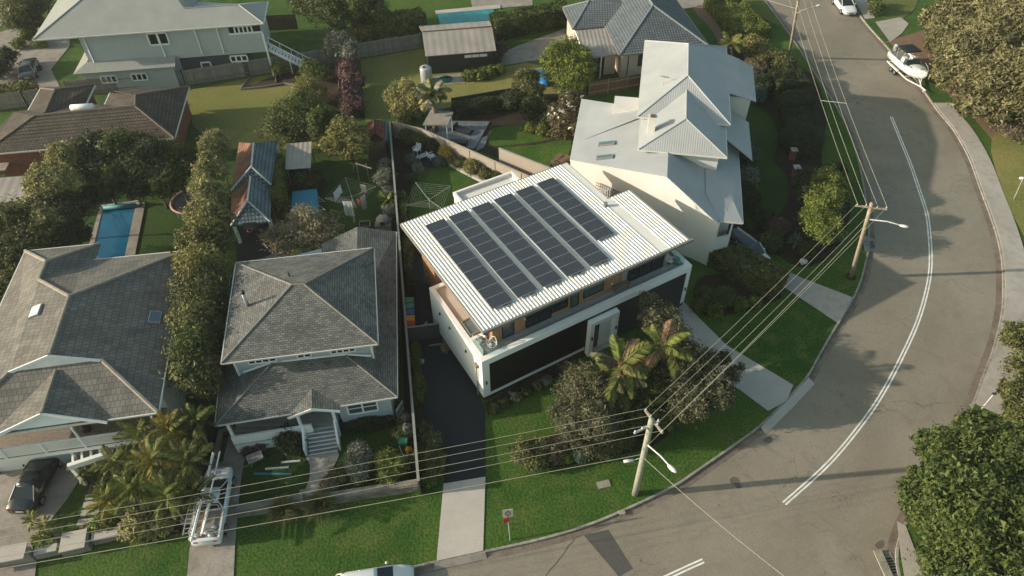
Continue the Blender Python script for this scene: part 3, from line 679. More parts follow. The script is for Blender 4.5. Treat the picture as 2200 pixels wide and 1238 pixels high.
L1 = MB().hexa([Vector((-.075, y, rz_(y)+.001)) for y in (.5,)]+[Vector((.075, .5, rz_(.5)+.001)), Vector((.075, 13.6, rz_(13.6)+.001)), Vector((-.075, 13.6, rz_(13.6)+.001))],
               [Vector((-.035, .5, rz_(.5)+.045)), Vector((.035, .5, rz_(.5)+.045)), Vector((.035, 13.6, rz_(13.6)+.045)), Vector((-.035, 13.6, rz_(13.6)+.045))]).mesh('roof_rib', M['roof_main'])
L2 = MB().hexa([Vector((-.075, .5, rz_(.5)+.001)), Vector((.075, .5, rz_(.5)+.001)), Vector((.075, 7.7, rz_(7.7)+.001)), Vector((-.075, 7.7, rz_(7.7)+.001))],
               [Vector((-.035, .5, rz_(.5)+.045)), Vector((.035, .5, rz_(.5)+.045)), Vector((.035, 7.7, rz_(7.7)+.045)), Vector((-.035, 7.7, rz_(7.7)+.045))]).mesh('roof_rib', M['roof_main'])
x = .58
while x < 17.75:
    if x < 15.25 or x > 15.95: inst('roof_rib', L1 if x < 15.6 else L2, Matrix.Translation((x, 0, 0)), rf)
    x += .262
vp = MB().tube([(14.9, 7.05, rz_(7.05)), (14.9, 7.05, rz_(7.05)+.35)], .17, 10); vp.build('roof_vent', M['fascia'], rf, local=True)
# rear flat-roofed annex
hb('annex_wall', M['white'], (7.35, 13.2, 13.1, 18.6, 0, 2.75))
hb('annex_parapet', M['white'], (7.3, 13.25, 18.45, 18.65, 2.75, 3.15), (7.3, 7.5, 13.2, 18.45, 2.75, 3.15), (13.05, 13.25, 13.2, 18.45, 2.75, 3.15))
hb('annex_roof', M['roof_main'], (7.5, 13.05, 13.2, 18.45, 2.75, 2.86))
# TV antenna on the roof
an = thing('tv_antenna', 'thin television antenna standing on the white ribbed roof', 'antenna', hw(15.3, 7.4, rz_(7.4)), HA)
m = MB().tube([(0, 0, 0), (0, 0, 1.5)], .022, 5); m.build('mast', M['steel'], an, local=True)
m = MB().tube([(-.75, 0, 1.35), (.35, 0, 1.35)], .014, 5)
for k in range(7): m.tube([(-.7+k*.16, -.32+.02*k, 1.36), (-.7+k*.16, .32-.02*k, 1.36)], .009, 4)
m.build('aerial', M['steel'], an, local=True)
# solar arrays: six columns on the roof
W_, PT = 1.59, 1.05
cells = panel_mat()
def pz(y): return rz_(y)+.19
sy = math.atan(-.0466)
pm = bpy.data.meshes.new('solar_panel'); pm.from_pydata([(0, 0, 0), (W_, 0, 0), (W_, 1.03, 0), (0, 1.03, 0), (0, 0, -.04), (W_, 0, -.04), (W_, 1.03, -.04), (0, 1.03, -.04)], [],
    [(0, 1, 2, 3), (7, 6, 5, 4), (0, 4, 5, 1), (1, 5, 6, 2), (2, 6, 7, 3), (3, 7, 4, 0)])
l = pm.uv_layers.new(name='UVMap')
for i, uv in enumerate([(0, 0), (1, 0), (1, 1), (0, 1)]): l.data[i].uv = uv
for i in range(4, 24): l.data[i].uv = (.04, .06)
pm.materials.append(cells)
fm = MB()
for b in ((-.012, W_+.012, -.012, .012), (-.012, W_+.012, 1.018, 1.042), (-.012, .012, .012, 1.018), (W_-.012, W_+.012, .012, 1.018)): fm.box(*b, -.045, .004)
M['alu'] = plain('panel_frame', (.30, .33, .36), .4, metal=.3); fm = fm.mesh('frame', M['alu'])
lab = ['leftmost long column of solar panels on the white roof', 'second column of solar panels from the left end of white roof', 'third column of solar panels from left on white ribbed roof',
       'fourth column of solar panels from left on white ribbed roof', 'fifth column of solar panels, the last long one on the right', 'rightmost short column of eight solar panels, nearest the roof vent']
for k in range(6):
    n = 8 if k == 5 else 10; x = 1.90+k*1.989
    ytop = 12.26
    a = thing('solar_array', lab[k], 'solar panels', hw(x, ytop, pz(ytop)), HA, 'solar panel columns on the white roof')
    for i in range(n):
        Mx = Matrix.Rotation(sy, 4, 'X') @ Matrix.Translation((0, -(i+1)*PT+.01, 0))
        p = inst('solar_panel', pm, Mx, a); inst('frame', fm, Matrix.Identity(4), p)
    rl = MB()
    for xx in (.35, 1.2): rl.bar((xx, .12, -.10), (xx, -n*PT-.1, -.10+(n*PT+.1)*.0466), .05, .08)
    rl.build('mounting_rail', M['alu'], a, local=True)
    if k < 5: MB().box(W_*.62, W_*.62+.34, -n*PT-.26, -n*PT+.02, .30, .38).build('junction_box', M['fascia'], a, local=True)
# ================================================================== grey shingled two storey house (A)
Z3 = Vector((0, 0, 1))
def lerp(a, b, t): return a+(b-a)*t
def zs(p, z): return Vector((p[0], p[1], z))
def inset(poly, d):
    P = [Vector((p[0], p[1], 0)) for p in poly]
    if area(P) < 0: P = P[::-1]
    n = len(P); out = []
    for i in range(n):
        a, b, c = P[i-1], P[i], P[(i+1) % n]
        d1 = (b-a).normalized(); d2 = (c-b).normalized(); n1 = Vector((-d1.y, d1.x, 0)); n2 = Vector((-d2.y, d2.x, 0))
        k = (n1+n2); out.append(b+k*(d/max(.2, 1+n1.dot(n2))))
    return out
e = [g(506.8, 564.6, 6), g(803, 532.5, 6), g(811.8, 738.9, 6), g(475.3, 780.9, 6)]
ctr = sum(e, Vector())/4
HAo = thing('shingle_house', 'grey shingled two storey weatherboard house with white front steps', 'house', zs(ctr, 0))
r1, r2 = g(627, 612.3, 7.65), g(653.2, 611, 7.65)
ur = roof(HAo, [[e[0], e[1], r2, r1], [e[1], e[2], r2], [e[2], e[3], r1, r2], [e[3], e[0], r1]], M['roof_A'], 'upper_roof')
M['cap_A'] = plain('shingle_cap', (.20, .19, .17), .85, var=.2, scale=5)
caps(ur, [(e[0], r1), (e[1], r2), (e[2], r2), (e[3], r1), (r1, r2)], M['cap_A'], .07)
gutters(ur, [(e[i], e[(i+1) % 4]) for i in range(4)], M['gutter_w'], .11, .12)
# small raised crown at the ridge
wi = inset(e, .55); wallblock(HAo, wi, 1.0, 5.92, M['blue_wall'], 'upper_wall')
# lower skirt roof
lz = 3.4
lBL, lBR = g(462, 914.3, lz), g(853.4, 852.7, lz)
d = (lBR-lBL); d.z = 0; dn_ = d.normalized(); nin = Vector((-dn_.y, dn_.x, 0))
pf = pitch_plane(lBL, lBR, ctr, 21)
jl, jr = gp(585, 780, *pf), gp(742.5, 763, *pf)
lTR = g(850.6, 497.8, lz); rp = pitch_plane(lBR, lTR, ctr, 20)
lTL = lBL+nin*14.5
qz = jl.z
rback = zs(lBR+nin*12-dn_*3.2, 4.55)
apx = g(767.7, 487.3, 4.35)
lr = roof(HAo, [[lBL, lBR, jr, jl], [lBR, zs(lTR, lz), apx, zs(apx-nin*9-dn_*.3, 4.6), jr], [lBL, jl, zs(jl+nin*11, qz), lTL]], M['roof_A'], 'lower_roof')
roof(HAo, [[apx, zs(apx-dn_*3.0, lz+.15)-nin*.6, zs(apx-dn_*3.0-nin*6, lz+.15), zs(apx-nin*7-dn_*.3, 4.5)]], M['roof_A'], 'rear_roof')
caps(lr, [(lBL, jl), (lBR, jr)], M['cap_A'], .06)
gutters(lr, [(lBL, lBR), (lBR, lTR), (lBL, lTL)], M['gutter_w'], .11, .12)
# lower walls: rear and side rooms, with the front porch open on the left
lw = [lBL+dn_*.6+nin*2.3, lBR-dn_*.55+nin*.55, lTR-dn_*.55-nin*.6, lTL+dn_*.6]
wallblock(HAo, [lw[0], lerp(lBL, lBR, .60)+nin*2.3, lerp(lBL, lBR, .66)+nin*.55, lw[1], lw[2], zs(apx-dn_*2.6, 0)-nin*.8, lw[3]], 0, 3.32, M['blue_wall'], 'lower_wall')
# front window of lower storey (right)
window(HAo, lerp(lBL, lBR, .705)+nin*.55, lerp(lBL, lBR, .875)+nin*.55, 1.55, 2.75, M['white_trim'], M['glass_teal'], 2, 2, .11, .07)
MB().bar(lBR-dn_*.55+nin*.52, zs(lBR-dn_*.55+nin*.52, 3.25), .12, .12).build('corner_board', M['white_trim'], HAo)
# upper windows just below the eave
f0, f1 = wi[0], wi[1]
wf = sorted(wi, key=lambda p: p.y)[:2]; wf.sort(key=lambda p: p.x); ua, ub = wf
for t0, t1, nv in ((.10, .30, 4), (.455, .555, 2), (.70, .88, 4)): window(HAo, lerp(ua, ub, t0), lerp(ua, ub, t1), 4.95, 5.62, M['white_trim'], M['glass_dark'], nv, 1, .09, .06)
MB().bar(zs(ua-nin*.02, 3.9), zs(ua-nin*.02, 5.9), .12, .12).build('corner_board', M['white_trim'], HAo)
MB().bar(zs(ub-nin*.02, 3.9), zs(ub-nin*.02, 5.9), .12, .12).build('corner_board', M['white_trim'], HAo)
for q0, q1 in ((g(524, 801, 4.35), jl), (jl, jr), (jr, g(797.5, 766, 4.35))):
    MB().bar(q0+Z3*.08, q1+Z3*.08, .06, .14).build('flashing', M['white_trim'], HAo)
# porch gable
ga, gf = gp(670, 834.5, *pf), None
gf = g(670, 878.6, ga.z); gl = gp(618.5, 896, *pf); gr = gp(727.8, 869, *pf)
glf = g(618.5, 897.5, gl.z-.02); grf = g(730, 882.5, gr.z)
pg = roof(HAo, [[ga, gf, glf, gl], [ga, gr, grf, gf]], M['roof_A'], 'porch_gable', .1)
for q0, q1 in ((gf, glf), (gf, grf)): MB().bar(q0-Z3*.1, q1-Z3*.1, .06, .2).build('bargeboard', M['white_trim'], pg)
# porch floor, front wall, posts
pz0 = 1.05
fl = [lBL+dn_*.55+nin*.12, lerp(lBL, lBR, .62)+nin*.12, lerp(lBL, lBR, .66)+nin*2.2, lBL+dn_*.55+nin*2.25]
wallblock(HAo, fl, .0, pz0, M['blue_wall'], 'porch_base'); wallblock(HAo, [p for p in inset(fl, .05)], pz0, pz0+.04, M['deck'], 'porch_floor')
sL, sR = g(660, 926, pz0), g(717, 918, pz0)
wq0, wq1 = zs(fl[0], 0)-nin*.1, lerp(zs(fl[0], 0), zs(fl[1], 0), .78)-nin*.1
MB().bar(wq0+Z3*1.42, wq1+Z3*1.42, .16, .8).build('porch_wall', M['white'], HAo); MB().bar(wq0+Z3*.42, wq1+Z3*.42, .14, .84).build('porch_plinth', M['white'], HAo); MB().bar(wq0+Z3*.93, wq1+Z3*.93, .1, .18).build('porch_band', M['blue_wall'], HAo)
for p in (fl[0]+nin*.1+dn_*.1, zs(sL, 0)-dn_*.25, zs(sR, 0)+dn_*.25):
    MB().box(-.09, .09, -.09, .09, .0, 3.3, Matrix.Translation(zs(p, 0)) @ Matrix.Rotation(R(9), 4, 'Z')).build('porch_post', M['white_trim'], HAo)
# steps
bL, bR = g(664, 979, 0), g(726, 969, 0)
n_ = 6
for i in range(n_):
    t0, t1 = i/n_, (i+1)/n_
    a, b = lerp(zs(sL, 0), bL, t0), lerp(zs(sR, 0), bR, t0); c, d2 = lerp(zs(sR, 0), bR, t1), lerp(zs(sL, 0), bL, t1)
    z = pz0*(1-t1)+.02
    s_ = MB().prism([a, b, c, d2], 0, z).build('step', M['D_dark'] if False else M['deck'], HAo)
    MB().bar(zs(d2, z)+Z3*.02, zs(c, z)+Z3*.02, .06, .05).build('nosing', M['white_trim'], s_)
for q, r_ in ((sL, bL), (sR, bR)):
    s = -1 if q is sL else 1
    o_ = dn_*(.16*s)
    P = [zs(q, 0)+o_, zs(r_, 0)+o_]
    m = MB().hexa([P[0]-dn_*.07, P[0]+dn_*.07, P[1]+dn_*.07, P[1]-dn_*.07], [P[0]-dn_*.07+Z3*(pz0+.85), P[0]+dn_*.07+Z3*(pz0+.85), P[1]+dn_*.07+Z3*.85, P[1]-dn_*.07+Z3*.85])
    m.build('stair_wall', M['white_trim'], HAo)
MB().bar(zs(lerp(sL, sR, .25), 0)+nin*1.7, zs(lerp(sL, sR, .25), 3.05)+nin*1.7, .95, .06).build('front_door', M['brown_wood'], HAo)
# flue on the upper roof
flue_b = gp(532.4, 657.4, e[3], e[0], r1)
MB().tube([flue_b-Z3*.05, flue_b+Z3*1.25], .12, 12).build('flue', M['steel'], ur, True); MB().lathe([(.15, 1.25), (.15, 1.43), (.06, 1.45)], flue_b, 12).build('flue_cap', M['grey_dark'], ur, True)
# roof vents, right side dormer awning
vb = gp(622, 594, e[0], e[1], r1); MB().tube([vb, vb+Z3*.35], .06, 8).build('vent', M['grey_dark'], HAo)

# ================================================================== slate roofed house at the left (B)
ez = 5.2
bBR, bTR, bS, bI, bTL = g(340.3, 886.4, ez), g(399.5, 538.8, ez), g(202.6, 558.2, ez), g(214.3, 523.7, ez), g(54.3, 539.4, ez)
r3, r4 = g(148.3, 636.7, 7.5), g(105.7, 762.3, 7.5)
hB = thing('slate_house', 'white two storey house with broad grey slate roof and front balcony', 'house', zs(r4, 0))
q1 = gp(217, 772, bBR, bTR, r3)
ax = (r4-r3); ax.z = 0; ax.normalize(); sd = Vector((ax.y, -ax.x, 0))     # towards the left slope
if sd.x > 0: sd = -sd
rad = (bBR-r4); wdt = abs(rad.dot(sd))
lF = zs(r4+sd*wdt, ez)+ax*(bBR-r4).dot(ax); lB_ = zs(r3+sd*wdt, ez)
q2 = zs(q1+sd*(2*(q1-r4).dot(-sd)), q1.z)
r1b = g(98.9, 561.7, 6.7); r2b = g(83.4, 600.8, 6.7)
bTLw = zs(bTL, ez)
left_back = bTL
main_left = [r3, r4, q2, lF, zs(lF-ax*30, ez)]
v1 = lerp(r3, bS, .0)
br = roof(hB, [[r3, r4, q1, bBR, bTR],
               [r3, bTR, bS, r2b],
               [r2b, bS, bI, r1b],
               [r1b, bI, bTL],
               [r4, r3, r2b, r1b, bTL, lF, q2],
               [q2, q1, bBR, lF]], M['roof_B'], 'roof')
caps(br, [(r3, r4), (r3, bTR), (r3, r2b), (r2b, r1b), (r1b, bI), (r1b, bTL), (q1, bBR), (q2, lF)], M['cap_B'], .13)
gutters(br, [(bBR, bTR), (bBR, lF), (bTR, bS), (bI, bTL), (bTL, lF)], M['gutter_w'])
# gablet
mgl = MB().add([r4+ax*.06, q1+ax*.06, q2+ax*.06], [(0, 1, 2)]); mgl.build('gablet', M['white_trim'], hB)
for q in (q1, q2): MB().bar(r4+ax*.12, q+ax*.12, .08, .22).build('bargeboard', M['white_trim'], br)
# small front gable
sk_ = (q1, bBR, lF)
p1_ = gp(119, 796, *sk_); p2_ = g(88.2, 888.3, p1_.z); v1_ = gp(230.7, 899, *sk_); v2_ = v1_+sd*(2*(v1_-p1_).dot(-sd)); v2_.z = v1_.z
v1f = v1_+ax*.25; v2f = v2_+ax*.25
gb = roof(hB, [[p1_, v1_, v1f, p2_], [p1_, p2_, v2f, v2_]], M['roof_B'], 'front_gable')
caps(gb, [(p1_, p2_)], M['cap_B'], .12)
MB().add([p2_-ax*.25-Z3*.12, v1f-ax*.25-Z3*.12, v2f-ax*.25-Z3*.12], [(0, 1, 2)]).build('gable_wall', M['white_trim'], hB)
for q in (v1f, v2f): MB().bar(p2_-Z3*.1, q-Z3*.1, .08, .24).build('bargeboard', M['white_trim'], gb)
# skylights on slate roof
for (px, py, pl, lb_) in ((81, 672, (r3, r4, lF), 'a'), (333, 682.5, (r3, r4, bBR), 'b')):
    c = gp(px, py, *pl); n = (pl[1]-pl[0]).cross(pl[2]-pl[0]).normalized()
    if n.z < 0: n = -n
    q = n.to_track_quat('Z', 'Y').to_matrix().to_4x4(); q.translation = c
    u = ax; v = n.cross(u).normalized(); mt = Matrix((u, v, n)).transposed().to_4x4(); mt.translation = c+n*(.14 if lb_ == 'a' else 0)
    s_ = MB().box(-.5, .5, -.38, .38, -.15, .12, mt).build('skylight', M['steel'], hB)
    MB().box(-.45, .45, -.33, .33, .12, .13, mt).build('pane', M['white'] if lb_ == 'a' else M['skylight'], s_)
# walls
wq = [bBR+sd*.55-ax*.6, bTR+sd*.55+ax*.6, bS+ax*.5+sd*.1, zs(bI, 0)+ax*.4+sd*.4, zs(bTL, 0)+ax*.6-sd*.5, lF-ax*.6-sd*.5]
wallblock(hB, [p-ax*(1.6 if i in (0, 5) else 0) for i, p in enumerate(wq)], 0, ez-.12, M['white'], 'wall')
# balcony slab, balustrade, garage front
bc0, bc1 = zs(bBR, 0)+sd*.5+ax*.15, zs(lF, 0)-sd*.5+ax*.15
slab = [bc0, bc1, bc1-ax*2.4, bc0-ax*2.4]
wallblock(hB, slab, 2.45, 2.75, M['white'], 'balcony_slab'); wallblock(hB, inset(slab, .06), 2.75, 2.79, M['wood_plain'], 'balcony_floor')
wallblock(hB, [bc0-ax*1.0, bc1-ax*1.0, bc1-ax*2.4, bc0-ax*2.4], 0, 2.44, M['white'], 'garage_wall')
MB().bar(lerp(bc0, bc1, .42)-ax*.97+Z3*1.1, lerp(bc0, bc1, .75)-ax*.97+Z3*1.1, .05, 2.1).build('garage_door', M['blue_wall'], hB)
nb = 5
for i in range(nb+1):
    p = lerp(bc0, bc1, i/nb)-ax*.08; MB().box(-.06, .06, -.06, .06, 2.75, 5.0 if i % 2 == 0 else 3.85, Matrix.Translation(p) @ Matrix.Rotation(R(8), 4, 'Z')).build('post', M['white_trim'], hB)
rl = MB().bar(bc0-ax*.08+Z3*3.8, bc1-ax*.08+Z3*3.8, .09, .07).bar(bc0-ax*.08+Z3*2.9, bc1-ax*.08+Z3*2.9, .06, .06).build('handrail', M['white_trim'], hB)
nbal = 110; mb_ = MB().box(-.03, .03, -.02, .02, 2.92, 3.77, Matrix.Rotation(R(8), 4, 'Z')).mesh('baluster', M['white_trim'])
for i in range(1, nbal):
    p = lerp(bc0, bc1, i/nbal)-ax*.08; inst('baluster', mb_, Matrix.Translation(p-WM[hB].translation), hB)
window(hB, zs(bTR, 0)+sd*.55-ax*-.6+ax*9.5, zs(bTR, 0)+sd*.55+ax*10.7, 2.9, 3.9, M['white_trim'], M['glass_dark'], 1, 1, flip=True)
MB().ball(lerp(bc0, bc1, .42)-ax*1.4+Z3*3.0, .35, .35, .28, 8, 6).tube([lerp(bc0, bc1, .42)-ax*1.4+Z3*2.79, lerp(bc0, bc1, .42)-ax*1.4+Z3*3.0], .08).build('balcony_pot', M['grey_dark'], hB)

# ================================================================== pale metal roofed house on the right (T)
TA = R(-10.3)
def tw(x, y, z=0.0):
    c, s = math.cos(TA), math.sin(TA); return Vector((c*x-s*y, s*x+c*y, z))
hT = thing('metal_roof_house', 'large cream house with stepped pale grey metal roofs and chimney', 'house', tw(5, 57), TA)
def hip(parent, x0, x1, y0, y1, z, rise, mat, run=None, back=True, nm='roof'):
    xm = (x0+x1)/2; hw_ = (x1-x0)/2; run = run or hw_
    a, b, c, d = tw(x0, y0, z), tw(x1, y0, z), tw(x1, y1, z), tw(x0, y1, z); p, q = tw(xm, y0+run, z+rise), tw(xm, y1-(hw_ if back else 0), z+rise)
    F = [[a, b, p], [b, c, q, p], [a, p, q, d]]
    if back: F.append([c, d, q])
    o = roof(parent, F, mat, nm); caps(o, [(a, p), (b, p), (p, q)]+([(c, q), (d, q)] if back else []), M['roof_T'], .06)
    gutters(o, [(a, b), (b, c), (d, a)]+([(c, d)] if back else []), M['gutter_w'], .12, .12); return o, (a, b, c, d, p, q)
hip(hT, 1.04, 8.98, 56.7, 70.4, 7.4, 2.06, M['roof_T'], nm='main_roof')
fo_, fpts = hip(hT, 1.38, 8.65, 52.45, 59.6, 6.98, 1.78, M['roof_T'], 2.45, False, nm='front_roof')
# low gabled roof over the boundary wall
c_, g_, e_ = tw(-4.3, 52.8, 5.0), tw(3.85, 49.05, 7.0), tw(8.3, 46.6, 4.7)
tl_ = tw(-4.32, 62.66, 5.0); rb = tw(3.85, 58.5, 7.0)
lo = roof(hT, [[c_, g_, rb, tl_], [g_, e_, tw(8.3, 58.5, 4.7), rb]], M['roof_T'], 'low_roof', .12)
gutters(lo, [(c_, tl_), (c_, g_), (g_, e_)], M['gutter_w'], .1, .1)
hA_, hB_ = gp(1255.5, 300, c_, g_, tl_), gp(1375.6, 255, c_, g_, tl_); hC_ = gp(1266, 225, c_, g_, tl_); hD_ = gp(1374, 240, c_, g_, tl_)
roof(hT, [[hA_+Z3*.02, hB_+Z3*.14, hD_+Z3*.14, hC_+Z3*.02]], M['roof_T'], 'valley_roof', .01)
for px, py in ((1303, 310), (1299, 339)):
    cc = gp(px, py, c_, g_, tl_); n = (g_-c_).cross(tl_-c_).normalized(); n = n if n.z > 0 else -n
    u = (tw(1, 0)-tw(0, 0)); u = (u-n*u.dot(n)).normalized(); v = n.cross(u); mt = Matrix((u, v, n)).transposed().to_4x4(); mt.translation = cc
    s_ = MB().box(-.72, .72, -.28, .28, 0, .14, mt).build('skylight', M['gutter_g'], hT); MB().box(-.64, .64, -.21, .21, .14, .15, mt).build('pane', M['skylight'], s_)
# verandah roof on the right
R2 = [tw(6.9, 49.2, 5.42), tw(9.95, 47.6, 4.5), tw(10.25, 59.5, 4.5), tw(6.9, 59.5, 5.46)]
vr = roof(hT, [[tw(7.2, 49.6, 5.36), tw(9.5, 49.5, 4.86), tw(10.25, 47.3, 4.52), tw(10.25, 59.6, 4.5), tw(7.2, 59.6, 5.42)], [tw(8.35, 47.15, 4.66), tw(10.25, 47.3, 4.52), tw(9.5, 49.5, 4.86), tw(7.2, 49.6, 5.36)]], M['roof_T'], 'verandah_roof', .1)
gutters(vr, [(tw(10.25, 47.3, 4.52), tw(10.25, 59.6, 4.5)), (tw(8.4, 47.1, 4.62), tw(10.25, 47.3, 4.5))], M['gutter_w'], .1, .1)
# gabled side bay on the right of the main roof
bx = [tw(8.0, 68.2, 8.05), tw(11.6, 67.9, 6.9), tw(11.6, 61.5, 6.9), tw(8.7, 61.7, 7.35), tw(10.3, 66.6, 7.55), tw(10.35, 64.0, 7.6)]
roof(hT, [[tw(6.6, 68.2, 8.6), tw(10.0, 67.9, 7.6), tw(10.0, 64.0, 7.6)], [tw(6.6, 68.2, 8.6), tw(10.0, 64.0, 7.6), tw(11.5, 61.6, 6.95), tw(8.5, 61.9, 7.55)], [tw(10.0, 67.9, 7.6), tw(11.5, 67.7, 6.95), tw(11.5, 61.6, 6.95), tw(10.0, 64.0, 7.6)]], M['roof_T'], 'bay_roof', .1)
roof(hT, [[tw(8.9, 61.6, 5.9), tw(11.3, 61.5, 4.75), tw(11.35, 55.6, 4.75), tw(8.9, 56.8, 5.9)]], M['roof_T'], 'lean_to_roof', .1)
# walls
def tpoly(*p): return [tw(*q) for q in p]
m = MB()
for off, rev in ((0, False), (.25, True)):
    pass
dv = (e_-c_); dv.z = 0; nrm = Vector((-dv.y, dv.x, 0)).normalized(); nrm = nrm if nrm.y > 0 else -nrm
F1 = [zs(c_, 0), zs(e_, 0), e_-Z3*.14, g_-Z3*.14, c_-Z3*.14]; F1 = [p+nrm*.06 for p in F1]; F2 = [p+nrm*.3 for p in F1]
MB().hexa(F1, F2).build('boundary_wall', M['offwhite'], hT)
wallblock(hT, tpoly((-4.1, 53.2), (-1, 52.2), (-1, 62.2), (-4.1, 62.4)), 0, 4.8, M['offwhite'], 'wall')
wallblock(hT, tpoly((-1, 52.2), (3.6, 50.0), (3.6, 62), (-1, 62.2)), 0, 5.4, M['offwhite'], 'wall')
wallblock(hT, tpoly((1.6, 57.2), (8.4, 57.2), (8.4, 69.8), (1.6, 69.8)), 0, 7.28, M['offwhite'], 'wall')
wallblock(hT, tpoly((1.9, 53.0), (8.1, 53.0), (8.1, 57.2), (1.9, 57.2)), 0, 6.88, M['offwhite'], 'wall')
wallblock(hT, tpoly((3.9, 49.6), (8.0, 47.4), (8.0, 58), (3.9, 58)), 0, 4.6, M['offwhite'], 'wall')
wallblock(hT, tpoly((8.0, 49.8), (9.7, 49.8), (9.7, 58), (8.0, 58)), 0, 4.4, M['offwhite'], 'wall')
wallblock(hT, tpoly((8.4, 62.2), (11.1, 62.2), (11.1, 67.3), (8.4, 67.3)), 0, 6.85, M['offwhite'], 'wall')
wallblock(hT, tpoly((-1.2, 59.2), (1.3, 59.2), (1.3, 61.4), (-1.2, 61.4)), 4.0, 6.4, M['offwhite'], 'wall')
wallblock(hT, tpoly((8.32, 46.9), (9.6, 47.5), (9.6, 47.7), (8.32, 47.1)), 0, 2.9, M['offwhite'], 'verandah_wall')
MB().bar(tw(9.5, 47.5, 2.9), tw(9.5, 47.5, 4.4), .12, .12).build('post', M['white_trim'], hT)
window(hT, tw(8.1, 53.4), tw(8.1, 54.6), 5.4, 6.4, M['white_trim'], M['glass_dark'], 1)
# chimney
cb = gp(1398, 282, fpts[0], fpts[4], fpts[5])
cm_ = Matrix.Translation(cb-Z3*.15) @ Matrix.Rotation(TA, 4, 'Z')
MB().box(-.32, .32, -.28, .28, 0, 1.5, cm_).box(-.36, .36, -.32, .32, 1.501, 1.6, cm_).build('chimney', M['offwhite'], fo_); MB().box(-.2, .2, -.17, .17, 1.601, 1.72, cm_).build('chimney_pot', M['brown_wood'], fo_)
# satellite dish
mr = (tw(1.04, 56.7, 7.4), tw(5.01, 60.67, 9.46), tw(1.04, 70.4, 7.4))
sb = gp(1424, 182, *mr); sd_ = thing('satellite_dish', 'small grey satellite dish on the pale metal roof', 'dish', sb-Z3*.03)
MB().tube([(0, 0, 0), (.05, 0, .55)], .03, 6).build('mast', M['steel'], sd_, local=True)
m = MB(); mt = Matrix.Translation((.08, 0, .75)) @ Matrix.Rotation(R(-35), 4, 'X') @ Matrix.Rotation(R(12), 4, 'Y')
k0 = len(m.v)
for i in range(5):
    r_ = .42*i/4
    for j in range(14): m.v.append(mt @ Vector((r_*math.cos(j*math.pi/7)*1.15, r_*math.sin(j*math.pi/7), .3*r_*r_)))
for i in range(4):
    for j in range(14): m.f.append((i*14+j, i*14+(j+1) % 14, (i+1)*14+(j+1) % 14, (i+1)*14+j))
m.build('reflector', M['fascia'], sd_, True, local=True)
MB().tube([mt @ Vector((0, -.4, .05)), mt @ Vector((0, 0, .45))], .015, 5).build('feed_arm', M['steel'], sd_, local=True)
# lattice screen behind main house
la = thing('lattice_screen', 'timber lattice screen against the cream boundary wall', 'screen', tw(-1.6, 51.2))
m = MB(); p0, p1 = lerp(zs(c_, 0), zs(e_, 0), .20)-nrm*.12, lerp(zs(c_, 0), zs(e_, 0), .38)-nrm*.12
for i in range(13): q = lerp(p0, p1, i/12); m.bar(q+Z3*2.1, q+Z3*3.9, .06, .03)
for i in range(7): m.bar(p0+Z3*(2.1+.3*i)-nrm*.035, p1+Z3*(2.1+.3*i)-nrm*.035, .03, .06)
m.build('lattice', M['wood_plain'], la)
m = MB()
for q in (p0, p1): m.bar(q-nrm*.08, q-nrm*.08+Z3*2.1, .09, .09)
m.build('support_post', M['wood_plain'], la)
# ================================================================== brown tiled house (C)
def zc(x, y): return (x/4.952, 150+y/4.952)
cz, crz = 3.0, 4.8
cTR, cBR = g(405.9, 186.3, cz), g(374.6, 296.4, cz); cBL = g(-40, 333, cz)
ca, cb_ = g(289.8, 227.7, crz), g(74.7, 249, crz)
hC = thing('brown_tile_house', 'low red brick house with dark brown tiled hip roofs', 'house', zs(ca, 0))
cL = g(30, 241, cz+.9)
wr = g(290.8, 204.5, 4.55); w1 = g(236, 199.5, cz+.05); w2 = g(225, 224.7, cz+.05); wv = g(275.6, 232.8, crz-.05)
cr = roof(hC, [[cBR, cBL, g(-20, 318, cz+.35), cb_, ca], [cTR, cBR, ca, wr], [cTR, wr, w1+Vector((.3, .4, 0))], [w1, wr, ca, wv, w2], [cb_, g(-20, 318, cz+.35), g(-30, 300, cz), g(30, 241, cz+.1)],
    [ca, cb_, g(30, 241, cz+.1), g(60.6, 236.8, cz+.2), g(96, 243, cz+1.2), g(184.8, 222.7, cz+.2), w2, wv]], M['roof_C'], 'roof')
tile_courses(cr, [[cBR, cBL, g(-20, 318, cz+.35), cb_, ca], [cTR, cBR, ca, wr]], .36, .03, M['roof_C'])
k1, k2, k3, k4 = g(86.8, 190.4, cz), g(118, 193.4, cz+1.0), g(96, 243, cz+1.35), g(60.6, 236.8, cz+.3)
k5, k6 = g(204, 182.3, cz), g(184.8, 222.7, cz)
cw = roof(hC, [[k1, k2, k3, k4], [k2, k5, k6, k3], [k1, k5, k2]], M['roof_C'], 'wing_roof')
caps(cr, [(ca, cb_), (ca, cBR), (ca, wr), (wr, cTR), (cb_, g(-20, 318, cz+.35))], M['cap_C'], .11); caps(cw, [(k2, k3), (k2, k1), (k2, k5)], M['cap_C'], .11)
gutters(cr, [(cTR, cBR), (cBR, cBL), (w1, w2)], M['gutter_w'], .15, .14); gutters(cw, [(k1, k4), (k5, k6)], M['gutter_w'], .15, .14)
wallblock(hC, inset([cTR, cBR, cBL, zs(g(30, 241, cz), 0), w2, w1], .55), 0, 2.95, M['brick'], 'wall')
wallblock(hC, inset([k1, k5, k6, k4], .45), 0, 2.95, M['brick'], 'wing_wall')
wh = thing('water_heater', 'white cylindrical solar water heater on the brown tiled roof', 'water heater', g(176, 236, 4.55))
c0, c1 = g(151, 232, 5.0), g(201, 228.5, 5.0)
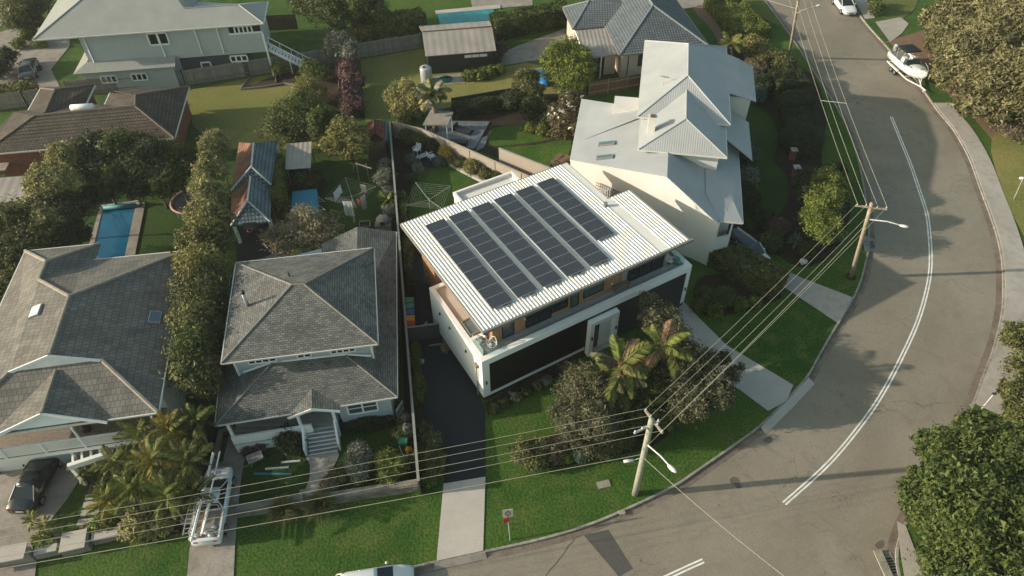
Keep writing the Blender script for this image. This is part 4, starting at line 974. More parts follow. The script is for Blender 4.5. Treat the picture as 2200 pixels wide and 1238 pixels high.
MB().tube([lerp(c0, c1, t) for t in (0, .04, .96, 1)], [.18, .3, .3, .18], 12).build('tank', M['white'], wh, True)
MB().bar(lerp(c0, c1, .15)-Z3*.42, lerp(c0, c1, .85)-Z3*.42, .5, .16).bar(lerp(c0, c1, .2)-Z3*.42, lerp(c0, c1, .2)-Z3*.8, .06, .06).bar(lerp(c0, c1, .8)-Z3*.42, lerp(c0, c1, .8)-Z3*.8, .06, .06).build('cradle', M['steel'], wh)
# garden shed corner at far left
sh0 = thing('grey_shed', 'low grey roofed shed at left edge beside bamboo', 'shed', g(20, 420))
roof(sh0, [[g(-40, 385, 2.6), g(55, 378, 2.6), g(60, 430, 2.3), g(-40, 440, 2.3)]], M['roof_fibro'], 'roof', .1)
wallblock(sh0, inset([g(-40, 385, 2.4), g(55, 378, 2.4), g(60, 430, 2.3), g(-40, 440, 2.3)], .25), 0, 2.25, M['render_grey'], 'wall')
ld = thing('brick_porch', 'small red brick porch with flat concrete top at left edge', 'porch', g(5, 365))
wallblock(ld, [g(-40, 340), g(16, 338), g(22, 355), g(14, 372), g(-40, 378)], 0, 1.5, M['brick'], 'base'); wallblock(ld, [g(-40, 340, 1.5), g(15, 338, 1.5), g(20, 352, 1.5), g(12, 367, 1.5), g(-40, 372, 1.5)], 1.5, 1.58, M['pink'] if False else M['concrete_old'], 'top')

# ================================================================== long pale house (D) top left
def zd(x, y): return (60+x/3.667, y/3.667)
dz = 6.5
d1, d2, d3 = g(71, 86, dz), g(566, 50.5, dz), g(578, 4, dz)
hD = thing('long_pale_house', 'long pale blue grey house with light metal roof and side stairs', 'house', zs(lerp(d1, d2, .5), 0))
ddir = (d2-d1); ddir.z = 0; ddir.normalize(); dnn = Vector((-ddir.y, ddir.x, 0))
DW = 11.5
dB1, dB2 = d1+dnn*DW, d2+dnn*5.2
p_ = g(518, 17.7, dz+1.05); rdl = zs(d1+ddir*5.6+dnn*5.6, dz+2.4); rdr = zs(d1+ddir*13.2+dnn*5.6, dz+2.4)
p2d = zs(d2-ddir*2.6+dnn*2.6, dz+1.05); p3d = zs(d1+ddir*15.2+dnn*2.6, dz+1.05)
dr = roof(hD, [[d1, d2, p2d, p3d, rdr, rdl], [d1, rdl, dB1], [rdl, rdr, zs(d1+ddir*16.0+dnn*9.5, dz+.6), zs(dB1+ddir*16, dz), dB1], [rdr, p3d, zs(p3d+dnn*2.6, dz), zs(d1+ddir*17+dnn*10, dz)],
               [d2, dB2, p2d], [p2d, dB2, zs(p3d+dnn*2.6, dz), p3d]], M['roof_D'], 'roof')
caps(dr, [(d1, rdl), (rdl, rdr), (d2, p2d), (p2d, p3d)], M['roof_D'], .07); gutters(dr, [(d1, d2), (d2, dB2), (d1, dB1)], M['gutter_w'], .13, .13)
wd0, wd1 = d1+ddir*4.2+dnn*.6, d2-ddir*.5+dnn*.6
wallblock(hD, [wd0, wd1, wd1+dnn*4, wd0+dnn*9], 2.95, dz-.1, M['D_wall'], 'upper_wall')
wallblock(hD, [wd0+dnn*.15, wd0+ddir*9.2+dnn*.15, wd0+ddir*9.2+dnn*8, wd0+dnn*8], 0, 2.95, M['D_wall'], 'lower_wall')
wallblock(hD, [wd0+ddir*9.2+dnn*.3, wd1-ddir*2.6+dnn*.3, wd1-ddir*2.6+dnn*4, wd0+ddir*9.2+dnn*7.9], 0, 2.95, M['D_dark'], 'lower_wall')
# garage skirt roof
ga0, ga1 = wd0-dnn*1.3-ddir*1.6, wd0+ddir*9.0-dnn*1.3
sr_ = roof(hD, [[zs(ga0, 2.7), zs(ga1, 2.7), zs(ga1+dnn*1.3, 3.3), zs(ga0+dnn*1.3+ddir*1.3, 3.3)], [zs(ga0, 2.7), zs(ga0+dnn*1.3+ddir*1.3, 3.3), zs(ga0+dnn*7+ddir*1.3, 3.3), zs(ga0+dnn*7, 2.7)]], M['roof_D'], 'skirt_roof')
wallblock(hD, [ga0+ddir*.4+dnn*.4, ga1-ddir*.4+dnn*.4, ga1-ddir*.4+dnn*1.5, ga0+ddir*.4+dnn*1.5], 0, 2.65, M['D_wall'], 'garage_wall')
def dwin(px0, px1, pyb, pyt, wall_z, nv=2, off=.6, nm='window'):
    pass
for t0, t1, z0, z1, nv in ((6.9, 8.9, 4.7, 6.0, 2), (16.0, 17.8, 5.3, 6.1, 4)): window(hD, wd0+ddir*t0, wd0+ddir*t1, z0, z1, M['white_trim'], M['glass_dark'], nv, 1, .16, .08)
window(hD, wd0+ddir*14.6+dnn*.3, wd0+ddir*16.4+dnn*.3, 1.9, 2.6, M['white_trim'], M['glass_dark'], 3, 1, .16, .08)
for t0, nv in ((2.4, 3), (5.6, 3)): window(hD, ga0+ddir*t0+dnn*.4, ga0+ddir*(t0+1.6)+dnn*.4, 1.2, 2.0, M['white_trim'], M['glass_dark'], nv, 1, .14, .08)
window(hD, wd0+ddir*11.3+dnn*.3, wd0+ddir*12.3+dnn*.3, .1, 2.1, M['white_trim'], M['glass_teal'], 1, 1, .14, .08, name='door')
MB().bar(zs(wd1-ddir*3.4-dnn*.02, 5.8), zs(wd1-ddir*.1-dnn*.02, 5.8), .05, .8).build('porch_opening', M['black'], hD); MB().bar(zs(wd1-ddir*3.5-dnn*.04, 5.3), zs(wd1-dnn*.04, 5.3), .1, .2).build('porch_rail', M['white_trim'], hD)
for k in (.5, 8.0, 11.9, 14.2): MB().tube([zs(wd0+ddir*k-dnn*.08, 6.3), zs(wd0+ddir*k-dnn*.08, 3.2)], .06, 6).build('downpipe', M['white_trim'], hD)
MB().bar(zs(wd1-dnn*.05, 0), zs(wd1-dnn*.05, 5.2), .16, .16).build('porch_post', M['white_trim'], hD)
# outside stair
st0, st1 = zs(wd1+ddir*.1+dnn*.3, 3.0), zs(wd1+ddir*4.6-dnn*.3, .1)
for k in (0, 1.1): MB().bar(st0+dnn*k, st1+dnn*k, .06, .3).build('stair_stringer', M['white_trim'], hD)
for k in (0, 1.1):
    MB().bar(st0+dnn*k+Z3*.95, st1+dnn*k+Z3*.95, .06, .08).build('stair_handrail', M['white_trim'], hD)
    for i in range(5):
        q = lerp(st0, st1, i/4)+dnn*k; MB().bar(q, q+Z3*.95, .05, .05).build('stair_baluster', M['white_trim'], hD)
for i in range(14):
    q = lerp(st0, st1, (i+.5)/14); MB().box(-.14, .14, 0, 1.1, -.03, .03, Matrix.Translation(q) @ Matrix.Rotation(math.atan2(ddir.y, ddir.x), 4, 'Z')).build('stair_tread', M['white_trim'], hD)
MB().bar(lerp(st0, st1, .45), zs(lerp(st0, st1, .45), 0), .12, .12).build('stair_post', M['white_trim'], hD)
for k, lb in ((.0, 'white gas cylinder by dark wall, nearer the white door'), (-.75, 'white gas cylinder by dark wall, farther from white door')):
    q = zs(wd0+ddir*(10.6+k)-dnn*.2, 0); o = MB().lathe([(.05, 0), (.2, .02), (.2, .9), (.12, 1.08), (.05, 1.15)], q, 10).build('gas_cylinder', M['white'], None, True); tag(o, lb, 'gas cylinder', 'gas cylinders beside the long pale house')

# ================================================================== blue grey tiled house (N)
def zn(x, y, z): return g(1180+x/5.157, y/5.157, z)
nz = 3.2
nA = zn(1150, 60, 5.7)
n1, n2, n3, n4 = zn(150, 85, nz), zn(260, 320, nz), zn(620, 285, nz), zn(780, 610, nz)
nd = (n2-n1); nd.z = 0; nd.normalize(); ne = Vector((-nd.y, nd.x, 0)); ne = ne if ne.x > 0 else -ne
nR = zs(n4+ne*10.2, nz); nR2 = zs(nR-nd*5.4, nz)
hN = thing('blue_tile_house', 'cream brick house with blue grey tiled hip roof and patio cover', 'house', zs(nA, 0))
nL_top = zs(nA-nd*9.5, 5.7)
wtop = zn(440, 15, nz+1.25); wr2 = zs(wtop+ne*6.0, nz+1.25)
F_front = [n4, nR, nA]; F_left = [n4, nA, nL_top, zs(n3-nd*10, nz), zs(n3, nz)]
F_right = [nR, nR2, zs(nR2-ne*1.2, nz+.55), zs(nA-nd*6+ne*3.0, 4.3), nL_top, nA]
nr = roof(hN, [F_front, F_left, [nR, zs(nR-nd*12, nz), nL_top, nA]], M['roof_N'], 'roof')
nw = roof(hN, [[n1, n2, wtop], [n2, n3, zs(n3+ne*3-nd*2.2, nz+1.25), wr2, wtop]], M['roof_N'], 'wing_roof')
tile_courses(nr, [F_front], .34, .035, M['roof_N']); tile_courses(nw, [[n2, n3, zs(n3+ne*3-nd*2.2, nz+1.25), wr2, wtop]], .34, .035, M['roof_N'])
caps(nr, [(nA, n4), (nA, nR), (nA, nL_top)], M['cap_N'], .12); caps(nw, [(wtop, n2), (wtop, n1)], M['cap_N'], .12)
gutters(nr, [(n4, nR), (nR, zs(nR-nd*12, nz)), (n4, n3)], M['fascia'], .14, .14); gutters(nw, [(n1, n2), (n2, n3)], M['fascia'], .14, .14)
wallblock(hN, inset([n4, nR, zs(nR-nd*14, 0), zs(n3-nd*6, 0), zs(n3, 0)], .5), 0, 3.1, M['pale_brick'], 'wall')
wallblock(hN, inset([n1, n2, zs(n3, 0)+ne*.8, zs(n1, 0)+ne*6], .5), 0, 3.1, M['pale_brick'], 'wing_wall')
nbk = zs(n4, 0)-nd*.5
window(hN, nbk+ne*2.4, nbk+ne*4.6, 1.4, 2.7, M['black'], M['glass_teal'], 2, 1, .09, .06)
MB().tube([nbk+ne*1.2+nd*.06, zs(nbk+ne*1.2+nd*.06, 3.0)], .06, 6).build('downpipe', M['brown_wood'], hN)
# patio cover
pc = thing('patio_cover', 'flat translucent patio cover beside the blue tiled roof', 'patio cover', zs(n2, 0)+ne*1.5)
a_, b_, c_2, d_ = zn(285, 330, 3.0), zn(615, 292, 3.0), zn(760, 598, 2.75), zn(400, 640, 2.7)
roof(pc, [[a_, b_, c_2, d_]], M['roof_sheet'], 'cover', .06)
for q in (a_, d_, lerp(d_, c_2, .5)): MB().bar(zs(q, 0), q-Z3*.05, .12, .12).build('post', M['white_trim'], pc)
MB().bar(d_-Z3*.1, c_2-Z3*.1, .08, .18).build('beam', M['pink'], pc); MB().bar(a_-Z3*.1, d_-Z3*.1, .08, .18).build('beam', M['white_trim'], pc)
hN_w = hN
w0, w1_ = zs(lerp(d_, c_2, .05), 0)-nd*.6, zs(c_2, 0)-nd*.6
wallblock(hN_w, [w0, w1_, w1_-nd*.3, w0-nd*.3], 0, 2.6, M['pale_brick'], 'patio_wall')
window(hN_w, lerp(w0, w1_, .12), lerp(w0, w1_, .62), .1, 2.3, M['brown_wood'], M['glass_dark'], 2, 2, .08, .06, name='glass_door')

# ================================================================== sheds and small roofs
tsd = thing('timber_shed', 'dark timber shed with rusty grey sheet roof behind lawn', 'shed', g(985, 150))
s1, s2, s3, s4 = g(914, 121, 2.4), g(1066, 109, 2.4), g(1057, 57.5, 3.35), g(907, 69, 3.35)
s5, s6 = g(900, 56, 2.75), g(1052, 45, 2.75)
roof(tsd, [[s1, s2, s3, s4], [s4, s3, s6, s5]], M['roof_fibro'], 'roof', .07)
caps(tsd, [(s4, s3)], M['brown_wood'], .08)
sw = inset([zs(s1, 0), zs(s2, 0), zs(s6, 0), zs(s5, 0)], .25); wallblock(tsd, sw, 0, 2.35, M['grey_dark'], 'wall')
sw_f = sorted(sw, key=lambda p: p.y)[:2]; sw_f.sort(key=lambda p: p.x)
window(tsd, lerp(sw_f[0], sw_f[1], .55), lerp(sw_f[0], sw_f[1], .90), 1.65, 2.05, M['brown_wood'], M['white_trim'], 3, 1, .05, .04)
rt = thing('rainwater_tank', 'pale round rainwater tank at the shed corner', 'tank', g(917, 176))
MB().lathe([(.62, 0), (.64, .05), (.64, 1.75), (.60, 1.8), (.05, 1.86)], n=18).build('tank', M['steel'], rt, True, True); MB().lathe([(.16, 1.82), (.16, 1.92), (.02, 1.93)], (-.15, -.1, 0), 10).build('lid', M['black'], rt, True, True)
# tiled cabana with two hip roofs
cab = thing('tiled_cabana', 'long narrow cabana with two tiled hip roofs and white posts', 'cabana', g(540, 480))
def zk(x, y, z): return g(470+x/5.158, 280+y/5.158, z)
k0 = 2.7
u0, u1 = zk(225, 135, k0), zk(650, 115, k0); u2, u3 = zk(580, 605, k0), zk(135, 670, k0)
t0_, t1_ = zk(385, 145, k0+1.35), zk(360, 405, k0+1.35)
vlo = 2.35
x0_, x1_ = zk(570, 1015, vlo), zk(135, 1060, vlo); y0_, y1_ = zk(350, 515, vlo+1.3), zk(318, 785, vlo+1.3)
l0, l1 = zk(140, 690, vlo), zk(580, 625, vlo)
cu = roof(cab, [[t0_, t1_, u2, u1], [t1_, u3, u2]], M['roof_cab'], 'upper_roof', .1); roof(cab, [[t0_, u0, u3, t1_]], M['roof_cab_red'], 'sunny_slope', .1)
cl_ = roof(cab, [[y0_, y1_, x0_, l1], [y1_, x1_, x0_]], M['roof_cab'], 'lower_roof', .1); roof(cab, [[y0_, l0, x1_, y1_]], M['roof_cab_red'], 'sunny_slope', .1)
caps(cu, [(t0_, t1_), (t1_, u3), (t1_, u2)], M['gutter_w'], .08); caps(cl_, [(y0_, y1_), (y1_, x1_), (y1_, x0_)], M['gutter_w'], .08)
for q in (x0_, x1_, lerp(l0, x1_, .1), lerp(l1, x0_, .1), u0, u1):
    q2 = lerp(q, zs(lerp(t0_, y1_, .5), q.z), .08); MB().box(-.13, .13, -.13, .13, 0, q.z-.08, Matrix.Translation(zs(q2, 0)) @ Matrix.Rotation(R(6), 4, 'Z')).build('post', M['white_trim'], cab)
wallblock(cab, inset([u0, u1, lerp(u1, x0_, .55), lerp(u0, x1_, .55)], .5), 0, 2.3, M['brown_wood'], 'wall')
MB().bar(lerp(x1_, x0_, .3)-Z3*.2, lerp(x1_, x0_, .62)-Z3*.2, .03, .75).build('backboard', M['skylight'], cab)
m = MB(); hc = lerp(x1_, x0_, .46)-Z3*.45+Vector((.02, -.28, 0)); m.tube([hc+Vector((.23*math.cos(t*math.pi/6), .23*math.sin(t*math.pi/6), 0)) for t in range(13)], .02, 5, cap=False); m.build('basketball_hoop', M['red'], cab)
gs = thing('metal_lean_to', 'small grey sheet metal shelter roof beside tiled cabana', 'shelter', g(640, 345))
q = [zk(750, 150, 2.4), zk(1030, 125, 2.4), zk(1020, 415, 2.15), zk(735, 435, 2.15)]
roof(gs, [q], M['roof_sheet'], 'roof', .06)
for p in inset(q, .15): MB().bar(zs(p, 0), zs(p, 2.1), .09, .09).build('post', M['wood_plain'], gs)
hut = thing('red_tile_hut', 'tiny hut with red tiled gable roof by the boundary fence', 'hut', g(805, 305))
h0, h1 = g(803, 256, 3.2), g(806, 285, 3.2); hl0, hl1, hr0, hr1 = g(780, 272, 2.3), g(782, 310, 2.3), g(830, 262, 2.3), g(829, 303, 2.3)
hrf = roof(hut, [[h0, hl0, hl1, h1], [h0, h1, hr1, hr0]], M['roof_red'], 'roof', .08); caps(hrf, [(h0, h1)], M['roof_red'], .08)
wallblock(hut, inset([hl0, hl1, hr1, hr0], .2), 0, 2.2, M['brown_wood'], 'wall'); MB().bar(hr0, hr1, .12, .14).build('gutter', M['blue'], hut)
# patio pavilion with flat roof behind the fan palm
pv = thing('patio_pavilion', 'small flat roofed garden pavilion on blue grey deck', 'pavilion', g(940, 285))
q = [g(905, 262, 2.4), g(960, 237, 2.4), g(975, 240, 2.4), g(962, 268, 2.4), g(907, 270, 2.4)]
q = [g(908, 268, 2.4), g(962, 268, 2.4), g(974, 240, 2.4), g(925, 236, 2.4)]
roof(pv, [q], M['concrete_old'], 'roof', .14)
for p in inset(q, .2): MB().bar(zs(p, 0), zs(p, 2.28), .1, .1).build('post', M['white_trim'], pv)
M['deck_blue'] = planks('blue_grey_deck', (.13, .155, .165), .14, 0, .7)
dk = tag(MB().prism([g(905, 290), g(960, 262), g(1052, 264), g(1020, 322), g(985, 318)], .0, .16).build('garden_deck', M['deck_blue']), 'blue grey timber deck with lounge behind taupe fence', 'deck')
tag(MB().prism([g(1030, 300), g(1051, 292), g(1040, 318), g(1022, 326)], .0, .09).build('deck_step', M['deck_blue']), 'low timber step at right edge of blue grey deck', 'step')
# ================================================================== fences and garden walls
def fence(name, label, pts, h, mat, capmat=None, panel=2.4, postm=None, thick=.06, pale=False, cat='fence', capw=.12):
    f = thing(name, label, cat, pts[0])
    for a, b in zip(pts[:-1], pts[1:]):
        a, b = zs(a, 0), zs(b, 0); L_ = (b-a).length; n = max(1, round(L_/panel)); d = (b-a)/n; u = d.normalized(); w_ = Vector((-u.y, u.x, 0))
        rnd = random.Random(int(L_*100))
        for i in range(n):
            p, q = a+d*i+u*.04, a+d*(i+1)-u*.04; hh = h+rnd.uniform(-.03, .03) if pale else h
            m = MB()
            if pale:
                k = 9
                for j in range(k):
                    c0, c1 = lerp(p, q, j/k)+u*.006, lerp(p, q, (j+1)/k)-u*.006; hj = hh+rnd.uniform(-.03, .02)
                    m.bar(c0+Z3*hj/2, c1+Z3*hj/2, .025, hj)
            else: m.bar(p+Z3*hh/2, q+Z3*hh/2, thick, hh)
            m.build('panel', mat, f)
            MB().bar(zs(p-u*.04, 0), zs(p-u*.04, h+.05), .1, .1).build('post', postm or mat, f)
            if pale:
                for z in (.45, h-.35): MB().bar(p+Z3*z-w_*.05, q+Z3*z-w_*.05, .05, .09).build('rail', postm or mat, f)
        MB().bar(zs(b, 0), zs(b, h+.05), .1, .1).build('post', postm or mat, f)
        if capmat: MB().bar(zs(a, h+.07), zs(b, h+.07), capw, .05).build('cap', capmat, f)
    return f
fence('paling_fence', 'long weathered grey paling fence behind the dry lawns', [g(150, 207), g(400, 184), g(640, 147), g(905, 103)], 1.85, M['fence_wood'], None, 2.6, M['wood_plain'], pale=True)
fence('paling_fence', 'grey paling fence along left edge behind brown tiled house', [g(-60, 245), g(60, 228), g(95, 222)], 1.8, M['fence_wood'], None, 2.4, M['wood_plain'], pale=True)
M['fence_dark'] = plain('dark_fence', (.05, .052, .045), .8, var=.15); M['cap_pale'] = plain('fence_cap', (.25, .26, .23), .7, var=.12)
fence('boundary_fence', 'long straight dark boundary fence with pale cap between the two houses', [g(837, 262, 1.75), g(899, 1035, 1.75)], 1.75, M['fence_dark'], M['cap_pale'], 2.4, M['fence_dark'], .05, capw=.17)
tf = fence('taupe_wall', 'smooth taupe garden wall with dark posts behind the back lawn', [g(842, 262, 1.9), g(905, 277, 1.9), g(1180, 398, 1.9)], 1.85, M['render_grey'], M['render_grey'], 2.9, M['grey_dark'], .1, cat='wall')
fence('taupe_wall', 'taller taupe wall section standing behind the taupe garden wall', [g(1072, 318, 2.7), g(1210, 372, 2.7)], 2.65, M['render_grey'], M['cap_pale'], 9, M['render_grey'], .1, cat='wall')
fence('paling_fence', 'brown paling fence below the cream brick house', [g(1265, 207), g(1385, 186)], 1.7, M['brown_wood'], None, 2.4, M['wood_plain'], pale=True)
fence('hedge_fence', 'low dark fence behind the garden deck and hedge', [g(972, 232), g(1112, 208)], 1.2, M['fence_dark'], None, 2.4)
fence('garden_fence', 'low timber edging fence beside the purple plants', [g(728, 140), g(730, 215), g(738, 262)], .5, M['wood_plain'], None, 2.4)
fence('paling_fence', 'short timber fence near the far driveway by pale stairs', [g(575, 66), g(640, 62)], 1.9, M['brown_wood'], None, 2.4, pale=True)
gt = thing('side_gate', 'dark grey side gate between fence and white house wall', 'gate', hw(-1.2, 7.4))
MB().bar(hw(-2.3, 7.8, .8), hw(-.02, 6.95, .8), .06, 1.6).build('leaf', M['D_dark'], gt); MB().bar(hw(-2.3, 7.8, 1.63), hw(-.02, 6.95, 1.63), .08, .06).build('top_rail', M['gutter_g'], gt)
wg = thing('white_garden_gate', 'white barred garden gate leaning beside grey shingled house', 'gate', g(860, 905))
ga_, gb_ = g(855, 900), g(868, 880); m = MB()
for z in (.12, 1.05): m.bar(ga_+Z3*z, gb_+Z3*z, .05, .06)
for i in range(7): q = lerp(ga_, gb_, i/6); m.bar(q, q+Z3*1.1, .035, .035)
m.build('bars', M['white_trim'], wg)
# stone wall, stone by stone
M['stone'] = plain('sandstone', (.155, .145, .12), .9, var=.3, scale=1.2, bump=.4, bscale=8, var2=.2)
M['stone2'] = plain('sandstone_b', (.20, .185, .155), .9, var=.3, scale=1.2, bump=.4, bscale=8, var2=.2)
sw_ = thing('stone_wall', 'low dry stone retaining wall along front of shingled house garden', 'wall', g(700, 1080))
rnd = random.Random(5)
for (a, b) in ((g(512, 1104), g(655, 1078)), (g(690, 1078), g(902, 1046))):
    u = (b-a).normalized(); w_ = Vector((-u.y, u.x, 0)); Lw = (b-a).length; hh = .56; z = 0
    ang = math.atan2(u.y, u.x)
    for row in range(3):
        x = -.05; zh = hh/3
        while x < Lw:
            l_ = rnd.uniform(.5, 1.15); l_ = min(l_, Lw-x+.05); dp_ = rnd.uniform(-.03, .03); ht = zh*rnd.uniform(.9, .99)
            mt = Matrix.Translation(a+u*(x+l_/2)+Z3*(row*zh)) @ Matrix.Rotation(ang+rnd.uniform(-.02, .02), 4, 'Z')
            MB().box(-l_/2+.012, l_/2-.012, -.22+dp_-.05*(2-row), .2, 0.0, ht, mt).build('stone', M['stone' if rnd.random() < .5 else 'stone2'], sw_)
            x += l_
    MB().bar(a+w_*.05+Z3*(hh+.03), b+w_*.05+Z3*(hh+.03), .4, .06).build('coping', M['stone2'], sw_)
stp = g(672, 1072)
for i in range(3): MB().box(-.75, .75, -.3+.28*-i, .3-.28*i, 0.0, .5-.15*i, Matrix.Translation(g(672, 1066)) @ Matrix.Rotation(R(9), 4, 'Z')).build('step', M['stone2'], sw_)
# pale rendered wall in front of the left house
pw = thing('pale_front_wall', 'low pale concrete block wall with slab tops in front of left house', 'wall', g(150, 1165))
a, b = g(-60, 1218), g(85, 1192); u = (b-a).normalized()
def seg(a, b, h, w_, mat, nm):
    MB().bar(zs(a, h/2), zs(b, h/2), w_, h).build(nm, mat, pw)
seg(g(-60, 1222), g(78, 1197), .95, .5, M['concrete_old'], 'block'); MB().bar(zs(g(-60, 1222), 1.0), zs(g(72, 1198), 1.0), 1.05, .10).build('slab_top', M['concrete'], pw)
seg(g(82, 1196), g(135, 1184), .6, .4, M['concrete_old'], 'block'); MB().bar(zs(g(84, 1195), .64), zs(g(132, 1185), .64), .5, .07).build('slab_top', M['concrete'], pw)
seg(g(140, 1182), g(200, 1168), .75, .9, M['concrete_old'], 'block'); MB().bar(zs(g(142, 1180), .79), zs(g(196, 1168), .79), 1.25, .08).build('slab_top', M['concrete'], pw)
seg(g(204, 1166), g(275, 1150), .6, .35, M['concrete_old'], 'block'); MB().bar(zs(g(206, 1164), .64), zs(g(270, 1150), .64), .5, .07).build('slab_top', M['concrete'], pw)
seg(g(392, 1122), g(425, 1114), .5, .5, M['concrete_old'], 'block')
seg(g(128, 1162), g(138, 1158), .7, .5, M['concrete_old'], 'block')
# white pergola frame over left garden path
pgl = thing('white_pergola', 'white portal pergola between left balcony and palms', 'pergola', g(170, 985))
pa, pb = g(147, 968, 2.3), g(243, 938, 2.3)
pdir = (pb-pa).normalized(); pn = Vector((pdir.y, -pdir.x, 0))
for s_ in (0, 1):
    o_ = pn*(1.3*s_)
    MB().bar(pa+o_, pb+o_, .26, .42).build('beam', M['white'], pgl)
    for q in (pa+pdir*.15, pb-pdir*.15): MB().bar(zs(q+o_, 0), zs(q+o_, 2.1), .24, .24).build('post', M['white'], pgl)
for i in range(5): q = lerp(pa, pb, (i+.5)/5); MB().bar(q, q+pn*1.3, .12, .14).build('rafter', M['white'], pgl)
# garden edging by the back lawn
m = thing('pale_edging', 'pale stone garden edging along the back lawn', 'edging', g(1000, 370))
for (x0, y0), (x1, y1) in (((967, 352), (990, 365)), ((990, 365), (1015, 378)), ((1015, 378), (1043, 392))): MB().bar(g(x0, y0, .15), g(x1-1.5, y1-1, .15), .35, .3).build('stone', M['concrete'], m)
rt_ = thing('timber_retaining_edge', 'low timber retaining edge around the vegetable bed', 'edging', g(600, 185))
for (x0, y0), (x1, y1) in (((517, 192), (560, 188)), ((560, 188), (610, 180)), ((610, 180), (640, 183)), ((517, 192), (535, 168)), ((592, 160), (593, 178))): MB().bar(g(x0, y0, .13), g(x1, y1, .13), .09, .26).build('board', M['wood_plain'], rt_)
cpb = thing('compost_bay', 'open timber compost bay at the top of soil bed', 'compost bay', g(708, 150))
for (x0, y0), (x1, y1) in (((696, 140), (722, 137)), ((696, 158), (722, 155)), ((696, 140), (696, 158)), ((709, 139), (709, 156)), ((722, 137), (722, 155))): MB().bar(g(x0, y0, .35), g(x1, y1, .35), .06, .7).build('side', M['wood_plain'], cpb)
# retaining sleepers near the magnolia
for i, (x0, y0, x1, y1) in enumerate(((1188, 350, 1206, 334), (1200, 352, 1222, 338), (1186, 358, 1200, 350))):
    o = MB().bar(g(x0, y0, .2), g(x1, y1, .2), .5, .4).build('garden_sleeper', M['brown_wood']); tag(o, ['leftmost brown garden sleeper beside boundary wall corner', 'rightmost brown garden sleeper below the flowering magnolia', 'front brown garden sleeper behind the taller taupe wall'][i], 'sleeper', 'sleepers by the boundary wall')

# ================================================================== power poles and wires
def power_pole(label, base, top, mat, arms, lamp=None, r0=.17, r1=.13, extra=None):
    p = thing('power_pole', label, 'power pole', base, 0, 'street power poles')
    MB().tube([lerp(base, top, t) for t in (0, .33, .66, 1)], r0, 12, r1).build('pole', mat, p, True)
    for a, b, mt in arms:
        ar = MB().bar(a, b, .11, .12).build('crossarm', mt, p)
        for t in (.04, .32, .68, .96):
            q = lerp(a, b, t); MB().lathe([(.03, .05), (.05, .10), (.035, .14), (.05, .18), (.02, .22)], q, 8).build('insulator', M['insul'], ar)
    if lamp:
        a, b = lamp; d = (b-a).normalized(); la = MB().tube([a, lerp(a, b, .5)+Z3*.12, b], .045, 6).build('lamp_arm', M['lamp'], p)
        mt = d.to_track_quat('X', 'Z').to_matrix().to_4x4(); mt.translation = b
        mm = MB().ball((0, 0, 0), .36, .15, .09, 10, 6); mm.v = [mt @ v for v in mm.v]; mm.build('lamp_head', M['lamp'], la, True)
    return p
P1b, P1t = g(1364, 1062), g(1400, 902, 9.2)
A1 = (g(1385.7, 881, 9.0), g(1424, 931, 9.0)); A2 = (g(1362, 931, 8.5), g(1416, 905, 8.5))
power_pole('pale green grey power pole on the near corner lawn', P1b, P1t, M['pole'], [(A1[0], A1[1], M['pole_brown']), (A2[0], A2[1], M['steel'])], (g(1392, 957, 7.2), g(1444, 1007, 7.4)), .21, .17)
P2b, P2t = g(1828, 595), g(1873, 437, 9.5)
A3 = (g(1838, 442, 9.1), g(1906, 450, 9.1))
power_pole('brown timber power pole in the verge at the road bend', P2b, P2t, M['pole_brown'], [(A3[0], A3[1], M['pole_brown'])], (g(1869, 472, 7.9), g(1942, 486, 7.9)))
tag(MB().lathe([(.45, 0), (.42, .05), (.3, .1)], P2b, 12).build('soil_mound', M['mulch']), kind='structure')
P3b, P3t = g(1695, 122), g(1718, -14, 9.6)
A4 = (P3t+Vector((-1.1, .3, -.5)), P3t+Vector((1.1, -.3, -.5)))
power_pole('far timber power pole at top of the street bend', P3b, P3t, M['pole_brown'], [(A4[0], A4[1], M['pole_brown'])], (g(1712, 28, 7.4), g(1758, 12, 7.6)))
L4 = g(0, 1175, 8.6); P4t = P1t+(L4-zs(P1t, 8.6))*1.25; P4t.z = 9.2; P4b = zs(P4t, 0)
power_pole('power pole farther left along the near street', P4b, P4t, M['pole'], [(P4t+Vector((-.3, -.9, -.2)), P4t+Vector((.3, .9, -.2)), M['pole_brown'])], None)
P5t = P3t+(P3t-P2t).normalized()*38; P5t.z = 9.4
power_pole('power pole beyond the top of the picture on the far street', zs(P5t, 0), P5t, M['pole_brown'], [(P5t+Vector((-1.1, .3, -.5)), P5t+Vector((1.1, -.3, -.5)), M['pole_brown'])], None)
def wire(label, a, b, sag=.35, r=.0145, grp='overhead wires'):
    pts = [lerp(a, b, t/14)-Z3*(4*sag*(t/14)*(1-t/14)) for t in range(15)]
    tag(MB().tube(pts, r, 5).build('overhead_wire', M['wire']), label, 'wire', grp)
def al(a, t): return lerp(a[0], a[1], t)
F4 = (P4t+Vector((.3, .9, -.1)), P4t+Vector((-.3, -.9, -.1)))
nth = ['topmost', 'second', 'third', 'fourth']
for i, t in enumerate((.03, .33, .67, .97)):
    q = al(A1, t)+Z3*.2
    wire(nth[i]+' of the wires from near power pole across left lawns', q, al(F4, t)+Z3*.1)
    wire(nth[i]+' of the wires from near power pole to the bend pole', q, al(A3, t)+Z3*.2)
    wire(nth[i]+' of the wires from bend pole up to the far pole', al(A3, t)+Z3*.2, al(A4, t)+Z3*.2)
    wire(nth[i]+' of the wires from far pole beyond the top edge', al(A4, t)+Z3*.2, al((P5t+Vector((-1.1, .3, -.5)), P5t+Vector((1.1, -.3, -.5))), t)+Z3*.2)
wire('lowest thick cable from near power pole across left verge', g(1377, 977, 6.9), zs(P4t, 6.9), .3, .02)
